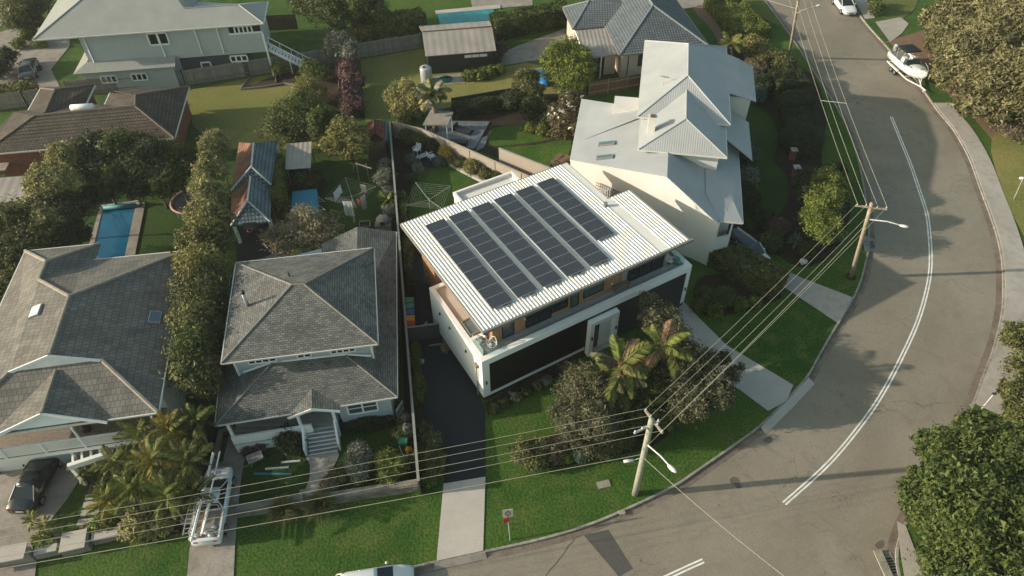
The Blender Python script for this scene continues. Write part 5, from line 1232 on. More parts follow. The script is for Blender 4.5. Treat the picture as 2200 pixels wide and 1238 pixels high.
wire('lowest thick cable between near power pole and bend pole', g(1380, 968, 7.1), lerp(P2b, P2t, .74), .4, .022)
wire('white service cable from near power pole down across the road', g(1384, 985, 6.9), g(1700, 1250, 5.2),   .25, .02, 'service cables')
wire('service cable from far power pole across the road top', lerp(P3b, P3t, .78), g(1590, -20, 6.2), .1, .02, 'service cables')
MB_ = MB().bar(lerp(al(A3, .03), al(A4, .03), .42)-Z3*.1, lerp(al(A3, .97), al(A4, .97), .42)-Z3*.1, .035, .035).build('wire_spreader', M['insul']); tag(MB_, 'thin white spreader bar across the wires near the hedges', 'spreader bar')
cj = thing('cable_joint_box', 'white cable joint box hanging beside the near power pole', 'cable box', g(1350, 990, 6.6)); MB().tube([g(1340, 992, 6.7), g(1360, 989, 6.7)], [.09, .09], 8).build('box', M['lamp'], cj, True); MB().tube([g(1360, 989, 6.7), g(1378, 984, 6.8)], .02, 5).build('lead', M['lamp'], cj)
# signs and pits
sg = thing('street_sign', 'white square street sign with dark red ring on thin post', 'sign', g(1096, 1161))
sb_, st_ = g(1096, 1161), g(1090, 1097, 2.75)
MB().tube([sb_, st_], .035, 8).build('post', M['steel'], sg)
def plate(c, w_, h_, mat, nm, par, tilt=R(16), rz=R(8), z=0.0):
    mt = Matrix.Translation(c) @ Matrix.Rotation(rz, 4, 'Z') @ Matrix.Rotation(-tilt, 4, 'X'); return MB().box(-w_/2, w_/2, -.02-z, .02-z, -h_/2, h_/2, mt).build(nm, mat, par), mt
pl, mt = plate(g(1091, 1103, 2.55), .62, .6, M['concrete'], 'plate', sg)
mm = MB(); n = 20
for rr0, rr1 in ((.13, .185),):
    vs = []
    for j in range(n): t = 2*math.pi*j/n; vs += [mt @ Vector((rr0*math.cos(t), -.026, rr0*math.sin(t))), mt @ Vector((rr1*math.cos(t), -.026, rr1*math.sin(t)))]
    mm.add(vs, [(2*j, 2*j+1, (2*j+3) % (2*n), (2*j+2) % (2*n)) for j in range(n)])
M['maroon'] = plain('dark_red_paint', (.10, .02, .025), .6); mm.build('ring', M['maroon'], pl)
mm = MB(); vs = []
for j in range(11):
    t = R(50+26*j); vs += [mt @ Vector((.05*math.cos(t), -.026, .05*math.sin(t))), mt @ Vector((.085*math.cos(t), -.026, .085*math.sin(t)))]
mm.add(vs, [(2*j, 2*j+1, 2*j+3, 2*j+2) for j in range(10)]).build('symbol', M['maroon'], pl)
mm = MB(); mm.box(-.02, .02, -.027, -.022, .19, .29, mt); mm.box(-.02, .02, -.027, -.022, -.29, -.19, mt); mm.build('tick', M['maroon'], pl)
rs = thing('red_sign', 'small red diamond sign hung below the white street sign', 'sign', g(1088, 1119, 1.95))
plate(g(1087.5, 1118.5, 2.0), .36, .36, M['red'], 'plate', rs, R(16), R(20))
lamp2 = thing('street_lamp', 'slim grey lamp leaning over the far footpath', 'street lamp', g(2094, 896))
tp = g(2136, 846, 3.0); MB().tube([g(2094, 896), tp], .04, 6).build('post', M['insul'], lamp2); MB().ball(tp, .18, .1, .08).build('head', M['grey_dark'], lamp2, True)
lamp3 = thing('street_lamp', 'tall street lamp at right edge over sunny lawn', 'street lamp', g(2178, 428))
MB().tube([g(2178, 428), g(2196, 388, 3.2)], .04, 6).build('post', M['insul'], lamp3); MB().ball(g(2196, 383, 3.3), .3, .16, .1).build('head', M['white'], lamp3, True)
for i, (x, y, w_, h_, mt_, lb) in enumerate(((1297, 1041, .85, .5, 'concrete_old', 'pale rectangular pit lid in the near corner lawn'), (1336, 1101, .4, .3, 'concrete_old', 'small pale block in kerb of near corner'), (1803, 563, .5, .4, 'lamp', 'small white box standing on hedge corner by driveway'))):
    if i == 2: x, y = 1725, 565
    o = MB().box(-w_/2, w_/2, -h_/2, h_/2, 0, .05 if i < 2 else .35, Matrix.Translation(g(x, y)) @ Matrix.Rotation(R(12), 4, 'Z')).build('pit_lid' if i < 2 else 'meter_box', M[mt_]); tag(o, lb, 'pit lid' if i < 2 else 'meter box')
# stormwater inlets
for x, y, rz, lb in ((1873, 527, R(80), 'stormwater inlet in the kerb behind bend power pole'), (1917, 1217, R(95), 'stormwater inlet in far kerb under the corner tree')):
    si = thing('stormwater_inlet', lb, 'drain', g(x, y, -.14), rz); MB().box(-.9, .9, -.28, .28, 0, .03).build('grate_frame', M['concrete_old'], si, local=True)
    for k in range(6): MB().box(-.42+k*.17, -.34+k*.17, -.22, .22, .03, .045).build('bar', M['black'], si, local=True)
    MB().box(-1.0, 1.0, .3, .8, .1, .2).build('lintel', M['kerb'], si, local=True)
# pillars in the right garden
for x, y, lb in ((1700, 342, 'brick letterbox pillar with pale cap below round topiary'), (1706, 380, 'brick gate pillar with pale cap in shaded right garden')):
    pl_ = thing('brick_pillar', lb, 'pillar', g(x, y)); MB().box(-.25, .25, -.25, .25, 0, 1.1).build('shaft', M['brick'], pl_, local=True); MB().box(-.31, .31, -.31, .31, 1.1, 1.2).build('cap', M['concrete'], pl_, local=True)
# ================================================================== vegetation
def _quads(P, Nn, size, elong, rng):
    """one small pointed leaf face per point (stored as triangles)"""
    n = len(P)
    r = rng.normal(size=(n, 3)); t = np.cross(Nn, r); t /= np.linalg.norm(t, axis=1, keepdims=True)+1e-9; b = np.cross(Nn, t)
    s = size*np.clip(rng.lognormal(-.08, .32, (n, 1)), .4, 1.9); t = t*s*elong*.6; b = b*s*.55
    V = np.stack([P-t-b, P-t*.6+b, P+t], 1).reshape(-1, 3)
    return V, np.arange(3*n, dtype=np.int32).reshape(-1, 3)
def _tri(F):
    F = np.asarray(F); return np.concatenate([F[:, [0, 1, 2]], F[:, [0, 2, 3]]])
def _core(blobs, k):
    Vs, Fs = [], []; o = 0
    for x, y, z, rx, ry, rz in blobs:
        m = MB().ball((x, y, z), rx*k, ry*k, rz*k, 10, 7); Vs.append(np.array([tuple(v) for v in m.v])); Fs.append(np.array(m.f)+o); o += len(m.v)
    return np.concatenate(Vs), np.concatenate(Fs)
def leafcloud(blobs, n, size, seed, clump=.2, per=12, lo=.60, elong=1.6, up=.25, core=.56, under=.55):
    rng = np.random.default_rng(seed); B = np.array(blobs)
    if n > 600: n = int(n*3.8); size = size*.52; per = 24
    wgt = (B[:, 3]*B[:, 4]+B[:, 3]*B[:, 5]+B[:, 4]*B[:, 5]); wgt /= wgt.sum()
    nc = max(6, n//per); bi = rng.choice(len(B), nc, p=wgt)
    d = rng.normal(size=(nc, 3)); d /= np.linalg.norm(d, axis=1, keepdims=True); fl = (d[:, 2] < -.25) & (rng.random(nc) < under); d[fl, 2] *= -1
    rr = rng.uniform(lo, 1.06, (nc, 1))*(1+.10*rng.normal(size=(nc, 1)))
    C = B[bi, :3]+d*B[bi, 3:]*rr
    on = d/B[bi, 3:]; on /= np.linalg.norm(on, axis=1, keepdims=True)
    ct = rng.normal(size=nc)
    sz = np.minimum(B[bi, 3], 2.0)*clump
    ci = np.repeat(np.arange(nc), per)
    off = rng.normal(size=(len(ci), 3))*sz[ci][:, None]
    P = C[ci]+off
    Nn = on[ci]*.75+rng.normal(size=P.shape)*.55+np.array([0, 0, up]); Nn /= np.linalg.norm(Nn, axis=1, keepdims=True)
    tone = np.clip(.46+.24*ct[ci]+.15*rng.normal(size=len(ci)), 0, 1)
    keep = P[:, 2] > .03
    P, Nn, tone = P[keep], Nn[keep], tone[keep]
    V, F = _quads(P, Nn, size, elong, rng)
    if core:
        cv, cf = _core(blobs, core); cv[:, 2] = np.maximum(cv[:, 2], .02); cf = _tri(cf); F = np.concatenate([F, cf+len(V)]); V = np.concatenate([V, cv]); tone = np.concatenate([tone, np.full(len(cf), .15)])  # core toned dark: painted shade in the gaps between leaves
    return V, F, tone
def boxleaves(c, u, lx, ly, h, n, size, seed, z0=0.0):
    """clipped hedge: leaves on top and sides of a box along direction u"""
    n = int(n*2.2); size *= .62
    rng = np.random.default_rng(seed); u = np.array([u.x, u.y, 0]); w_ = np.array([-u[1], u[0], 0]); c = np.array([c.x, c.y, 0])
    ar = np.array([lx*ly, lx*h, lx*h, ly*h, ly*h]); k = rng.choice(5, n, p=ar/ar.sum())
    a, b = rng.uniform(-1, 1, n), rng.uniform(-1, 1, n); X = a*lx/2; Y = b*ly/2; Z = rng.uniform(0, 1, n)*h; N0 = np.zeros((n, 3))
    Z = np.where(k == 0, h, Z); N0[k == 0] = (0, 0, 1)
    for q, s, ax_ in ((1, 1, 1), (2, -1, 1), (3, 1, 0), (4, -1, 0)):
        i = k == q
        if ax_ == 1: Y[i] = s*ly/2; N0[i] = w_*s
        else: X[i] = s*lx/2; N0[i] = u*s
    ph = seed*.7
    bump = .10*np.sin(X*2.3+ph)+.08*np.sin(Y*3.1+X*1.3+ph)+.07*rng.normal(size=n)
    P = c+u*X[:, None]+w_*Y[:, None]+np.array([0, 0, 1])*(Z[:, None]+z0)+N0*bump[:, None]
    Nn = N0*.8+rng.normal(size=P.shape)*.5; Nn /= np.linalg.norm(Nn, axis=1, keepdims=True)
    cl = np.sin(X*3.7+ph*3)*np.sin(Y*4.1+ph)*np.sin(Z*4+1); tone = np.clip(.45+.22*cl+.2*rng.normal(size=n), 0, 1)
    V, F = _quads(P, Nn, size, 1.6, rng)
    m = MB(); M_ = Matrix.Translation((c[0], c[1], z0)) @ Matrix.Rotation(math.atan2(u[1], u[0]), 4, 'Z')
    e_ = .06; m.box(-lx/2+e_, lx/2-e_, -ly/2+e_, ly/2-e_, .01, h-e_, M_)
    bf = _tri(np.array(m.f)); F = np.concatenate([F, bf+len(V)]); V = np.concatenate([V, np.array([tuple(v) for v in m.v])]); tone = np.concatenate([tone, np.full(len(bf), .15)])  # inner box toned dark, shade behind the hedge leaves painted in
    return V, F, tone
_seed = [100]
def add_np(name, V, F, tone, mat, parent):
    o = bpy.data.objects.new(name, np_mesh(name, V-np.array(WM[parent].translation), F, mat, tone)); return _link(o, parent)
def plant(name, label, cat, blobs, pal, n, size, base=None, group=None, trunk=.12, limbs=True, bark='bark', dz=0.0, sat=True, **kw):
    """blobs: (px, py, z, r[, rz/r]) read from the photograph at height z"""
    _seed[0] += 1; W = []
    for b in blobs:
        p = g(b[0], b[1], b[2]+dz); f = b[4] if len(b) > 4 else .85; W.append((p.x, p.y, b[2]+dz, b[3], b[3], b[3]*f))
    W0 = list(W); rn = random.Random(_seed[0]*7+1)
    if sat:
        W = [(x, y, z, rx*.9, ry*.9, rz*.9) if rx > .85 else (x, y, z, rx, ry, rz) for x, y, z, rx, ry, rz in W]
        for x, y, z, rx, ry, rz in W0:
            if rx < .85: continue
            for k in range(6):
                a_, e_ = rn.uniform(0, 6.283), rn.uniform(-.35, 1.2); q = rn.uniform(.28, .5)*rx; dd = rx*rn.uniform(.72, .98)
                W.append((x+dd*math.cos(a_)*math.cos(e_), y+dd*math.sin(a_)*math.cos(e_), max(q, z+dd*math.sin(e_)*.85), q, q, q*.85))
    c = g(*base) if base else zs(Vector((sum(b[0] for b in W0)/len(W0), sum(b[1] for b in W0)/len(W0), 0)), 0)
    t = thing(name, label, cat, c, 0, group)
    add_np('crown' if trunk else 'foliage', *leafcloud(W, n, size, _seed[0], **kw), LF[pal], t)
    if trunk:
        m = MB(); zc = sum(b[2] for b in W0)/len(W0); rnd = random.Random(_seed[0])
        fork = c+Z3*max(.3, zc*.45)
        m.tube([c, lerp(c, fork, .5)+Vector((rnd.uniform(-.1, .1), rnd.uniform(-.1, .1), 0)), fork], trunk, 8, trunk*.75); m.build('trunk', M[bark], t, True)
        if limbs:
            for b in W0:
                q = Vector(b[:3]); mid = lerp(fork, q, .5)+Vector((rnd.uniform(-.2, .2), rnd.uniform(-.2, .2), .2)); MB().tube([fork, mid, q], trunk*.55, 6, trunk*.2).build('limb', M[bark], t, True)
    return t
def hedge(label, a, b, w_, h, pal, n, size=.16, group=None, name='hedge', z0=0.0):
    _seed[0] += 1; a, b = g(*a), g(*b); u = (b-a).normalized(); c = (a+b)/2
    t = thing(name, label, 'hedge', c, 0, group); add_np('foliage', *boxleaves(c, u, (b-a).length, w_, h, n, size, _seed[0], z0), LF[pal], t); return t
def frond_mesh(name, L_, rise, droop, mat, seed, wid=.05, lf=.42, nl=34):
    rng = np.random.default_rng(seed); V, F, T = [], [], []
    def rp(t): return np.array([L_*t*(1-.18*t*t), 0, rise*t-droop*t*t])
    for i in range(nl):
        t = .12+.88*i/(nl-1); p = rp(t); q = rp(min(1, t+.02))-rp(t-.02); q /= np.linalg.norm(q)
        ll = lf*L_*(math.sin(math.pi*min(1, t*.85+.12))**.7)*.62+.05
        for s in (-1, 1):
            side = np.array([0, s, 0]); d = q*.55+side*.8+np.array([0, 0, -.55+rng.normal()*.22]); d /= np.linalg.norm(d)
            e = p+d*ll+np.array([0, 0, -.12*ll]); wv = np.cross(d, np.array([0, 0, 1])); wv /= np.linalg.norm(wv)+1e-9; wv = wv*wid
            k = len(V); mid = p+d*ll*.45; V += [p, mid+wv, e, mid-wv]; F.append((k, k+1, k+2, k+3)); T.append(min(1, max(0, .5+.2*rng.normal())))
    for i in range(6):
        a, b = rp(i/6), rp((i+1)/6); w0 = .03*(1-i/7); k = len(V); V += [a+[0, w0, .01], a-[0, w0, -.01], b-[0, w0*.8, -.01], b+[0, w0*.8, .01]]; F.append((k, k+1, k+2, k+3)); T.append(.7)
    return np_mesh(name, np.array(V), np.array(F), mat, T)
_fr = {}
def palm(label, crown, base=None, nf=12, L_=1.9, pals=('palm',), trunk=.09, name='palm_tree', group=None, el=(62, -12), seed=0, lf=.42, wid=.032, nl=30, cat='palm'):
    c = g(*crown); b = g(*base) if base else zs(c, 0); rnd = random.Random(seed+17)
    t = thing(name, label, cat, b, 0, group); sh = Vector((rnd.uniform(-.1, .1), rnd.uniform(-.1, .1), 0))
    if trunk: MB().tube([b, lerp(b, c, .5)+sh, c], trunk*1.25, 8, trunk).build('trunk', M['bark'], t, True)
    off = c-b
    for i in range(nf):
        pal = pals[i % len(pals)]; var = rnd.randrange(3); key = (pal, var, round(L_, 2), lf, nl)
        if key not in _fr: _fr[key] = frond_mesh('frond', L_, [.35, .55, .25][var]*L_, [.55, .8, .45][var]*L_, LF[pal], hash(key[1]) % 97+3, wid*max(1, L_/1.9), lf, nl)
        ele = R(el[0]+(el[1]-el[0])*(i/max(1, nf-1))+rnd.uniform(-8, 8)); az = i*2.39996+rnd.uniform(-.3, .3)
        s = rnd.uniform(.82, 1.1)
        inst('frond', _fr[key], Matrix.Translation(off) @ Matrix.Rotation(az, 4, 'Z') @ Matrix.Rotation(-ele, 4, 'Y') @ Matrix.Rotation(rnd.uniform(-.5, .5), 4, 'X') @ Matrix.Scale(s, 4), t)
    return t
def tuft(label, px, py, h, n, pal, name='grass_clump', spread=1.0, wid=.02, group=None, cat='grass clump'):
    _seed[0] += 1; rng = np.random.default_rng(_seed[0]); c = g(px, py); t = thing(name, label, cat, c, 0, group)
    az = rng.uniform(0, 2*np.pi, n); r0 = rng.uniform(0, .18*spread, n); le = h*rng.uniform(.7, 1.15, n); an = rng.uniform(.1, 1.15, n)*spread
    d = np.stack([np.cos(az), np.sin(az), 0*az], 1); p0 = d*r0[:, None]; p1 = p0+d*(np.sin(an)*le*.5)[:, None]+np.array([0, 0, 1])*(np.cos(an*.6)*le*.62)[:, None]
    p2 = p1+d*(np.sin(an)*le*.45)[:, None]+np.array([0, 0, 1])*(le*(.25-.45*an))[:, None]; p2[:, 2] = np.maximum(p2[:, 2], .02)
    w_ = np.stack([-d[:, 1], d[:, 0], 0*az], 1)*wid
    V = np.stack([p0-w_, p0+w_, p1+w_, p1-w_, p2+w_*.2, p2-w_*.2], 1).reshape(-1, 3)+np.array(c)
    i = np.arange(n)[:, None]*6; F = np.concatenate([i+np.array([[0, 1, 2, 3]]), i+np.array([[3, 2, 4, 5]])])
    add_np('blades', V, F, np.tile(np.clip(.5+.2*rng.normal(size=n), 0, 1), 2), LF[pal], t); return t

M['bare_branch'] = plain('bare_branch', (.36, .31, .23), .9, var=.2)
# ---- far side of the road
plant('street_tree', 'large dense green tree overhanging the bottom right corner', 'tree', [(2065,1005,4,1.9),(2150,990,4.5,2.2),(2010,1085,3.4,1.7),(2085,1090,4.8,2.5),(2180,1120,4.6,2.7),(2055,1180,3.4,1.9),(2140,1225,4,2.5),(1992,1045,3,1.2),(2000,965,3.2,1.1),(2230,1040,5,2.8),(2100,930,3.4,1.4),(2080,1260,3.4,2.2)], 'green', 30000, .27, (2105, 1130), trunk=.3)
plant('verge_shrub', 'bushy green shrub at right edge beside the far footpath', 'shrub', [(2190,722,1.8,1.1),(2200,790,1.7,1.2),(2183,845,1.2,.9),(2200,880,1.3,1.1)], 'olive', 6500, .2, trunk=.08)
plant('casuarina_tree', 'huge brownish green feathery tree filling top right corner', 'tree', [(2030,72,3.6,1.8),(2075,125,4.6,2.3),(2140,75,6,3.0),(2110,180,4.2,2.3),(2185,165,5.4,3.0),(2065,35,4.8,2.1),(2205,55,7,3.4),(2095,222,2.8,1.5),(2160,228,3,1.9),(2010,95,2.6,1.0),(2040,165,3.2,1.4),(2130,0,6.5,3.0),(2070,-20,5.5,2.4),(2005,40,3.4,1.3)], 'casuarina', 42000, .30, (2125, 195), trunk=.35, elong=2.4, clump=.22)
plant('verge_shrub', 'rust coloured shrub under the feathery tree at right edge', 'shrub', [(2160,262,1.2,1.2),(2190,275,1.3,1.3),(2200,250,1.6,1.3)], 'brown', 4200, .22, trunk=.07)
plant('verge_shrub', 'low bright green ground shrub beside the rust coloured shrub', 'shrub', [(2120,240,.5,.7,.6),(2138,258,.5,.7,.6),(2100,232,.4,.5,.6)], 'lime', 1500, .18, trunk=0)
plant('verge_shrub', 'small round green shrub near white car on far verge', 'shrub', [(1884,18,.8,.8),(1880,5,.8,.7)], 'green', 1200, .18, trunk=.05)
# ---- front garden of the white house
plant('banksia_tree', 'grey green banksia tree on front lawn nearest near pole', 'tree', [(1262,835,2.7,1.6),(1240,900,2.2,1.35),(1290,905,2.6,1.35),(1222,850,1.9,1.0),(1300,845,2.9,1.1),(1265,950,1.1,1.0),(1232,800,2.0,.8)], 'banksia', 17000, .15, (1265, 930), trunk=.15, core=.62, clump=.2)
plant('banksia_tree', 'taller open banksia tree reaching across the garage driveway', 'tree', [(1408,690,3.9,1.05),(1392,648,4.6,.62),(1448,725,3.9,1.2),(1480,775,3.6,1.35),(1520,795,3.4,1.0),(1535,845,2.9,1.2),(1482,855,2.8,1.4),(1572,808,3.0,.6),(1428,805,2.8,1.2),(1440,680,4.1,.7),(1590,790,3,.35),(1555,770,3.2,.5)], 'banksia', 15000, .17, (1455, 860), trunk=.16, core=.5, clump=.24)
plant('understorey_shrub', 'dark green understorey between the banksias and palms', 'shrub', [(1335,860,1.8,1.2),(1375,880,1.6,1.3),(1405,835,2.2,1.2),(1330,905,1.1,1.0),(1420,890,1.3,1.2),(1365,830,2.2,1.0)], 'green', 9000, .16, trunk=.07)
palm('alexandra palm in front garden left of portal, some fronds brown', (1335, 785, 4.3), (1345, 885), 14, 2.7, ('palm', 'lime', 'palm', 'palm_dry', 'banksia'), .1, seed=3, group='palms in the front garden')
palm('alexandra palm in front garden nearer the garage driveway', (1425, 748, 4.8), (1430, 870), 13, 2.5, ('lime', 'palm', 'palm', 'palm_dry'), .1, seed=8, group='palms in the front garden')
palm('low palm in front garden with browning lower fronds', (1318, 815, 3.6), (1325, 900), 11, 2.5, ('palm_dry', 'palm', 'banksia'), .09, seed=12, group='palms in the front garden')
palm('small shaded palm under the open banksia tree', (1445, 862, 2.3), (1440, 920), 12, 1.8, ('palm', 'dark'), .08, seed=21, group='palms in the front garden')
palm('small shaded palm between banksia tree and near pole', (1385, 850, 2.2), (1385, 915), 11, 1.7, ('palm', 'green'), .08, seed=25, group='palms in the front garden')
plant('garden_shrub', 'rounded olive shrub standing alone on the front lawn', 'shrub', [(1128,972,.9,.75),(1158,965,.8,.65),(1150,990,.7,.7)], 'olive', 3600, .14, trunk=.06)
plant('garden_shrub', 'brown twiggy shrub beside the rounded olive shrub', 'shrub', [(1190,975,.6,.6),(1203,962,.6,.5)], 'brown', 1500, .12, trunk=.04)
plant('garden_shrub', 'small bright lime shrub under the banksia', 'shrub', [(1216,980,.4,.45)], 'lime', 800, .12, trunk=.04)
plant('garden_shrub', 'silver blue round shrub under the banksia', 'shrub', [(1246,977,.4,.5)], 'teal', 900, .13, trunk=.04)
plant('garden_shrub', 'low mixed shrub near the base of banksia', 'shrub', [(1295,965,.5,.7),(1320,955,.5,.6),(1345,945,.4,.5)], 'olive', 2200, .14, trunk=.05)
for i, (x, y) in enumerate(((1062,878),(1085,866),(1108,854),(1130,842),(1153,830),(1175,818))):
    plant('border_plant', ['border plant at the corner end of white house front bed', 'second border plant from house corner in front bed', 'third border plant from house corner in front bed', 'fourth border plant from house corner in front bed', 'fifth border plant from house corner in front bed', 'border plant of the front bed nearest the banksia'][i], 'plant', [(x, y, .22, .36, .8)], ['olive', 'green', 'silver', 'green', 'olive', 'silver'][i], 420, .1, group='front bed border plants', trunk=0)
plant('garden_shrub', 'dark shrub cluster beside the garage driveway bed', 'shrub', [(1520,640,.6,.8),(1555,640,.7,.8),(1500,655,.5,.6)], 'green', 2600, .15, trunk=.05)
plant('garden_shrub', 'lime edged shrub at the tip of garage driveway bed', 'shrub', [(1535,668,.35,.6),(1590,655,.4,.6),(1620,650,.35,.5)], 'lime', 1600, .14, trunk=.04)
hedge('thick clipped hedge between garage bed and neighbour driveway', (1535, 555), (1672, 628), 2.5, 1.55, 'olive', 8000, .17)
# ---- driveway side strip
hedge('low clipped green hedge along dark driveway', (893, 745), (902, 870), .55, .5, 'lime', 2600, .10)
plant('garden_shrub', 'wide shrub between boundary fence and driveway tip', 'shrub', [(925,955,.6,.7),(912,985,.6,.7),(930,1005,.6,.6),(912,925,.5,.5)], 'olive', 3600, .13, trunk=.05)
plant('garden_shrub', 'yellow green shrub at foot of boundary fence end', 'shrub', [(920,1030,.4,.45),(945,985,.4,.4)], 'lime', 1300, .11, trunk=.04)
plant('climber', 'pale climbing plant on boundary fence above bins', 'climber', [(875,925,.8,.35,1.6),(872,900,.8,.3,1.4)], 'silver', 1200, .11, trunk=0)
for i, (y0, y1) in enumerate(((440, 520), (525, 600), (600, 640))):
    hedge(['upper climbing hedge on white house side of boundary fence', 'middle climbing hedge beside the boundary fence', 'lower climbing hedge above the coloured bins'][i], (868+i*6, y0), (873+i*7, y1), .5, 1.5-.2*i, ['green', 'olive', 'dark'][i], 2600, .12, 'climbing hedges on the boundary fence')
# ---- garden of the shingled house
plant('garden_shrub', 'dark leafy shrub left of the white front steps', 'shrub', [(622,942,.9,.75),(630,960,.6,.6)], 'dark', 2200, .17, trunk=.06)
plant('garden_shrub', 'small purple red shrub at foot of porch wall', 'shrub', [(535,968,.3,.4),(558,962,.3,.4)], 'purple', 900, .11, trunk=.03)
plant('garden_shrub', 'pale variegated bush right of front steps path', 'shrub', [(770,975,1.0,.7),(765,1000,.8,.7),(772,1020,.6,.5)], 'silver', 3000, .13, trunk=.05)
plant('garden_shrub', 'bright green bush near end of boundary fence', 'shrub', [(830,990,.8,.7),(855,1000,.8,.65),(835,1020,.6,.6)], 'lime', 3000, .14, trunk=.05)
plant('garden_shrub', 'golden brown shrub at stone wall opening', 'shrub', [(708,1040,.5,.5),(715,1020,.5,.4)], 'brown', 1500, .11, trunk=.04)
plant('garden_shrub', 'olive twiggy shrub beside golden brown shrub', 'shrub', [(735,1020,.5,.5)], 'olive', 900, .12, trunk=.04)
hedge('dark low hedge under the right front window', (738, 922), (842, 906), .8, .75, 'dark', 3200, .14)
plant('climber', 'green bush beside white garden gate', 'shrub', [(862,930,.7,.5),(868,905,.6,.4)], 'green', 1700, .12, trunk=.04)
for x, y, lb in ((613, 1104, 'weeping grass clump on verge left of stone wall opening'), (692, 1093, 'weeping grass clump on verge right of stone wall opening')): tuft(lb, x, y, 1.35, 900, 'olive', spread=1.0, wid=.018, group='grass clumps on the verge')
# ---- left house front: cane palms
cg = 'cane palms by the left house'
for i, (x, y, z, L_, p, lb) in enumerate(((300,925,3.2,1.7,('palm','palm','lime'),'cane palm nearest the white balcony rail'), (365,915,3.5,1.7,('palm_gold','palm_gold','palm'),'golden yellow cane palm beside left house wall'), (425,905,3.3,1.7,('palm','dark'),'cane palm nearest the side driveway top'),
        (250,990,2.8,1.6,('palm','olive'),'cane palm beside the white pergola post'), (330,985,3.5,1.8,('palm','palm_gold','palm'),'tall cane palm in middle of the left palm group'), (408,985,3.2,1.8,('palm','olive'),'cane palm beside the parked ute bonnet'),
        (285,1050,2.8,1.7,('palm','lime'),'cane palm above the pale front wall'), (362,1060,2.8,1.8,('lime','palm'),'cane palm leaning over the street verge'), (418,1050,2.4,1.6,('palm','dark'),'low cane palm beside parked ute cab'), (235,1070,2.2,1.4,('lime','palm_gold'),'low yellow green cane palm by stepping slabs'))):
    palm(lb, (x, y+10, z+.7), None, 20, L_*1.12, p, .05, seed=40+i, group=cg, el=(80, 5), lf=.34, nl=26, wid=.024)
plant('understorey_shrub', 'dense dark understorey beneath the left cane palms', 'shrub', [(300,1000,.9,1.6),(370,1000,.9,1.6),(330,1070,.8,1.5),(400,1070,.7,1.2),(260,1050,.7,1.2),(390,940,1,1.4)], 'green', 9000, .18, trunk=.06)
plant('garden_shrub', 'bright green clump beside the stepping slabs', 'shrub', [(225,1125,.4,.7,.7),(205,1135,.3,.5,.7)], 'lime', 1800, .13, trunk=0)
plant('garden_shrub', 'dry straw coloured fern bush over the pale front wall', 'shrub', [(300,1130,.6,.8),(345,1125,.5,.7),(275,1140,.5,.5)], 'bamboo', 2600, .16, trunk=.05, elong=3)
for x, y, z, lb in ((185,962,1.6,'spiky dracaena beside the pergola nearest the black car'), (205,995,1.4,'spiky dracaena below the white pergola'), (165,1000,1.2,'spiky dracaena at edge of left driveway'), (178,1020,1.0,'low spiky dracaena behind black car'), (70,1118,.5,'tiny spiky plant on left driveway edge'), (95,1130,.9,'spiky plant above pale wall slab top'), (110,1150,.7,'spiky plant at end of pale wall block'), (90,1160,.6,'spiky plant nearest street on left driveway')):
    palm(lb, (x, y, z), None, 16, .75, ('lime', 'bamboo'), .035, 'spiky_plant', 'spiky plants of the left garden', (85, 5), int(x), .34, .035, 9, 'plant')
# ---- bamboo screen between left house and shingled house
bg_ = 'bamboo screen between the two left houses'
for i, (bl, pal) in enumerate(([[(462,300,4.2,.75),(448,315,4.6,.7),(475,322,4,.7)], 'bamboo'], [[(452,352,4.6,.9),(470,365,4,.9),(438,372,4.2,.8)], 'bamboo'], [[(440,412,4.6,1.0),(462,420,4,1.0),(425,398,4,.6)], 'bamboo'], [[(418,458,4.2,.9),(448,462,4.2,1.2),(470,470,3.4,1)], 'bamboo'],
        [[(440,515,4.0,1.5),(468,520,3.2,1.1)], 'olive'], [[(432,570,4.0,1.55),(462,590,3,1.2)], 'yellow'], [[(425,625,4.0,1.55),(455,650,3,1.2)], 'olive'], [[(422,690,3.8,1.5),(450,705,3,1.2)], 'olive'], [[(412,745,3.6,1.4),(440,765,2.8,1.1)], 'green'], [[(415,800,3.2,1.3),(435,820,2.6,1.1),(395,775,3,1)], 'olive'])):
    plant('bamboo_clump', ['plumed bamboo clump at top end of screen near dry lawn', 'second plumed bamboo clump from the top of screen', 'third plumed bamboo clump beside the trampoline', 'fourth plumed bamboo clump below the trampoline', 'fifth bamboo clump beside the dark paved yard', 'sixth bamboo clump level with slate roof back corner', 'seventh bamboo clump beside the shingled roof flue', 'eighth bamboo clump beside slate roof skylight', 'ninth bamboo clump beside lower slate roof', 'lowest bamboo clump at the side driveway end'][i], 'bamboo', bl, pal, 5200 if i > 3 else 3600, .17 if i > 3 else .15, group=bg_, trunk=.06, bark='bamboo' if 'bamboo' in M else 'bark', elong=2.4, clump=.24, dz=1.7 if i > 3 else 1.0)
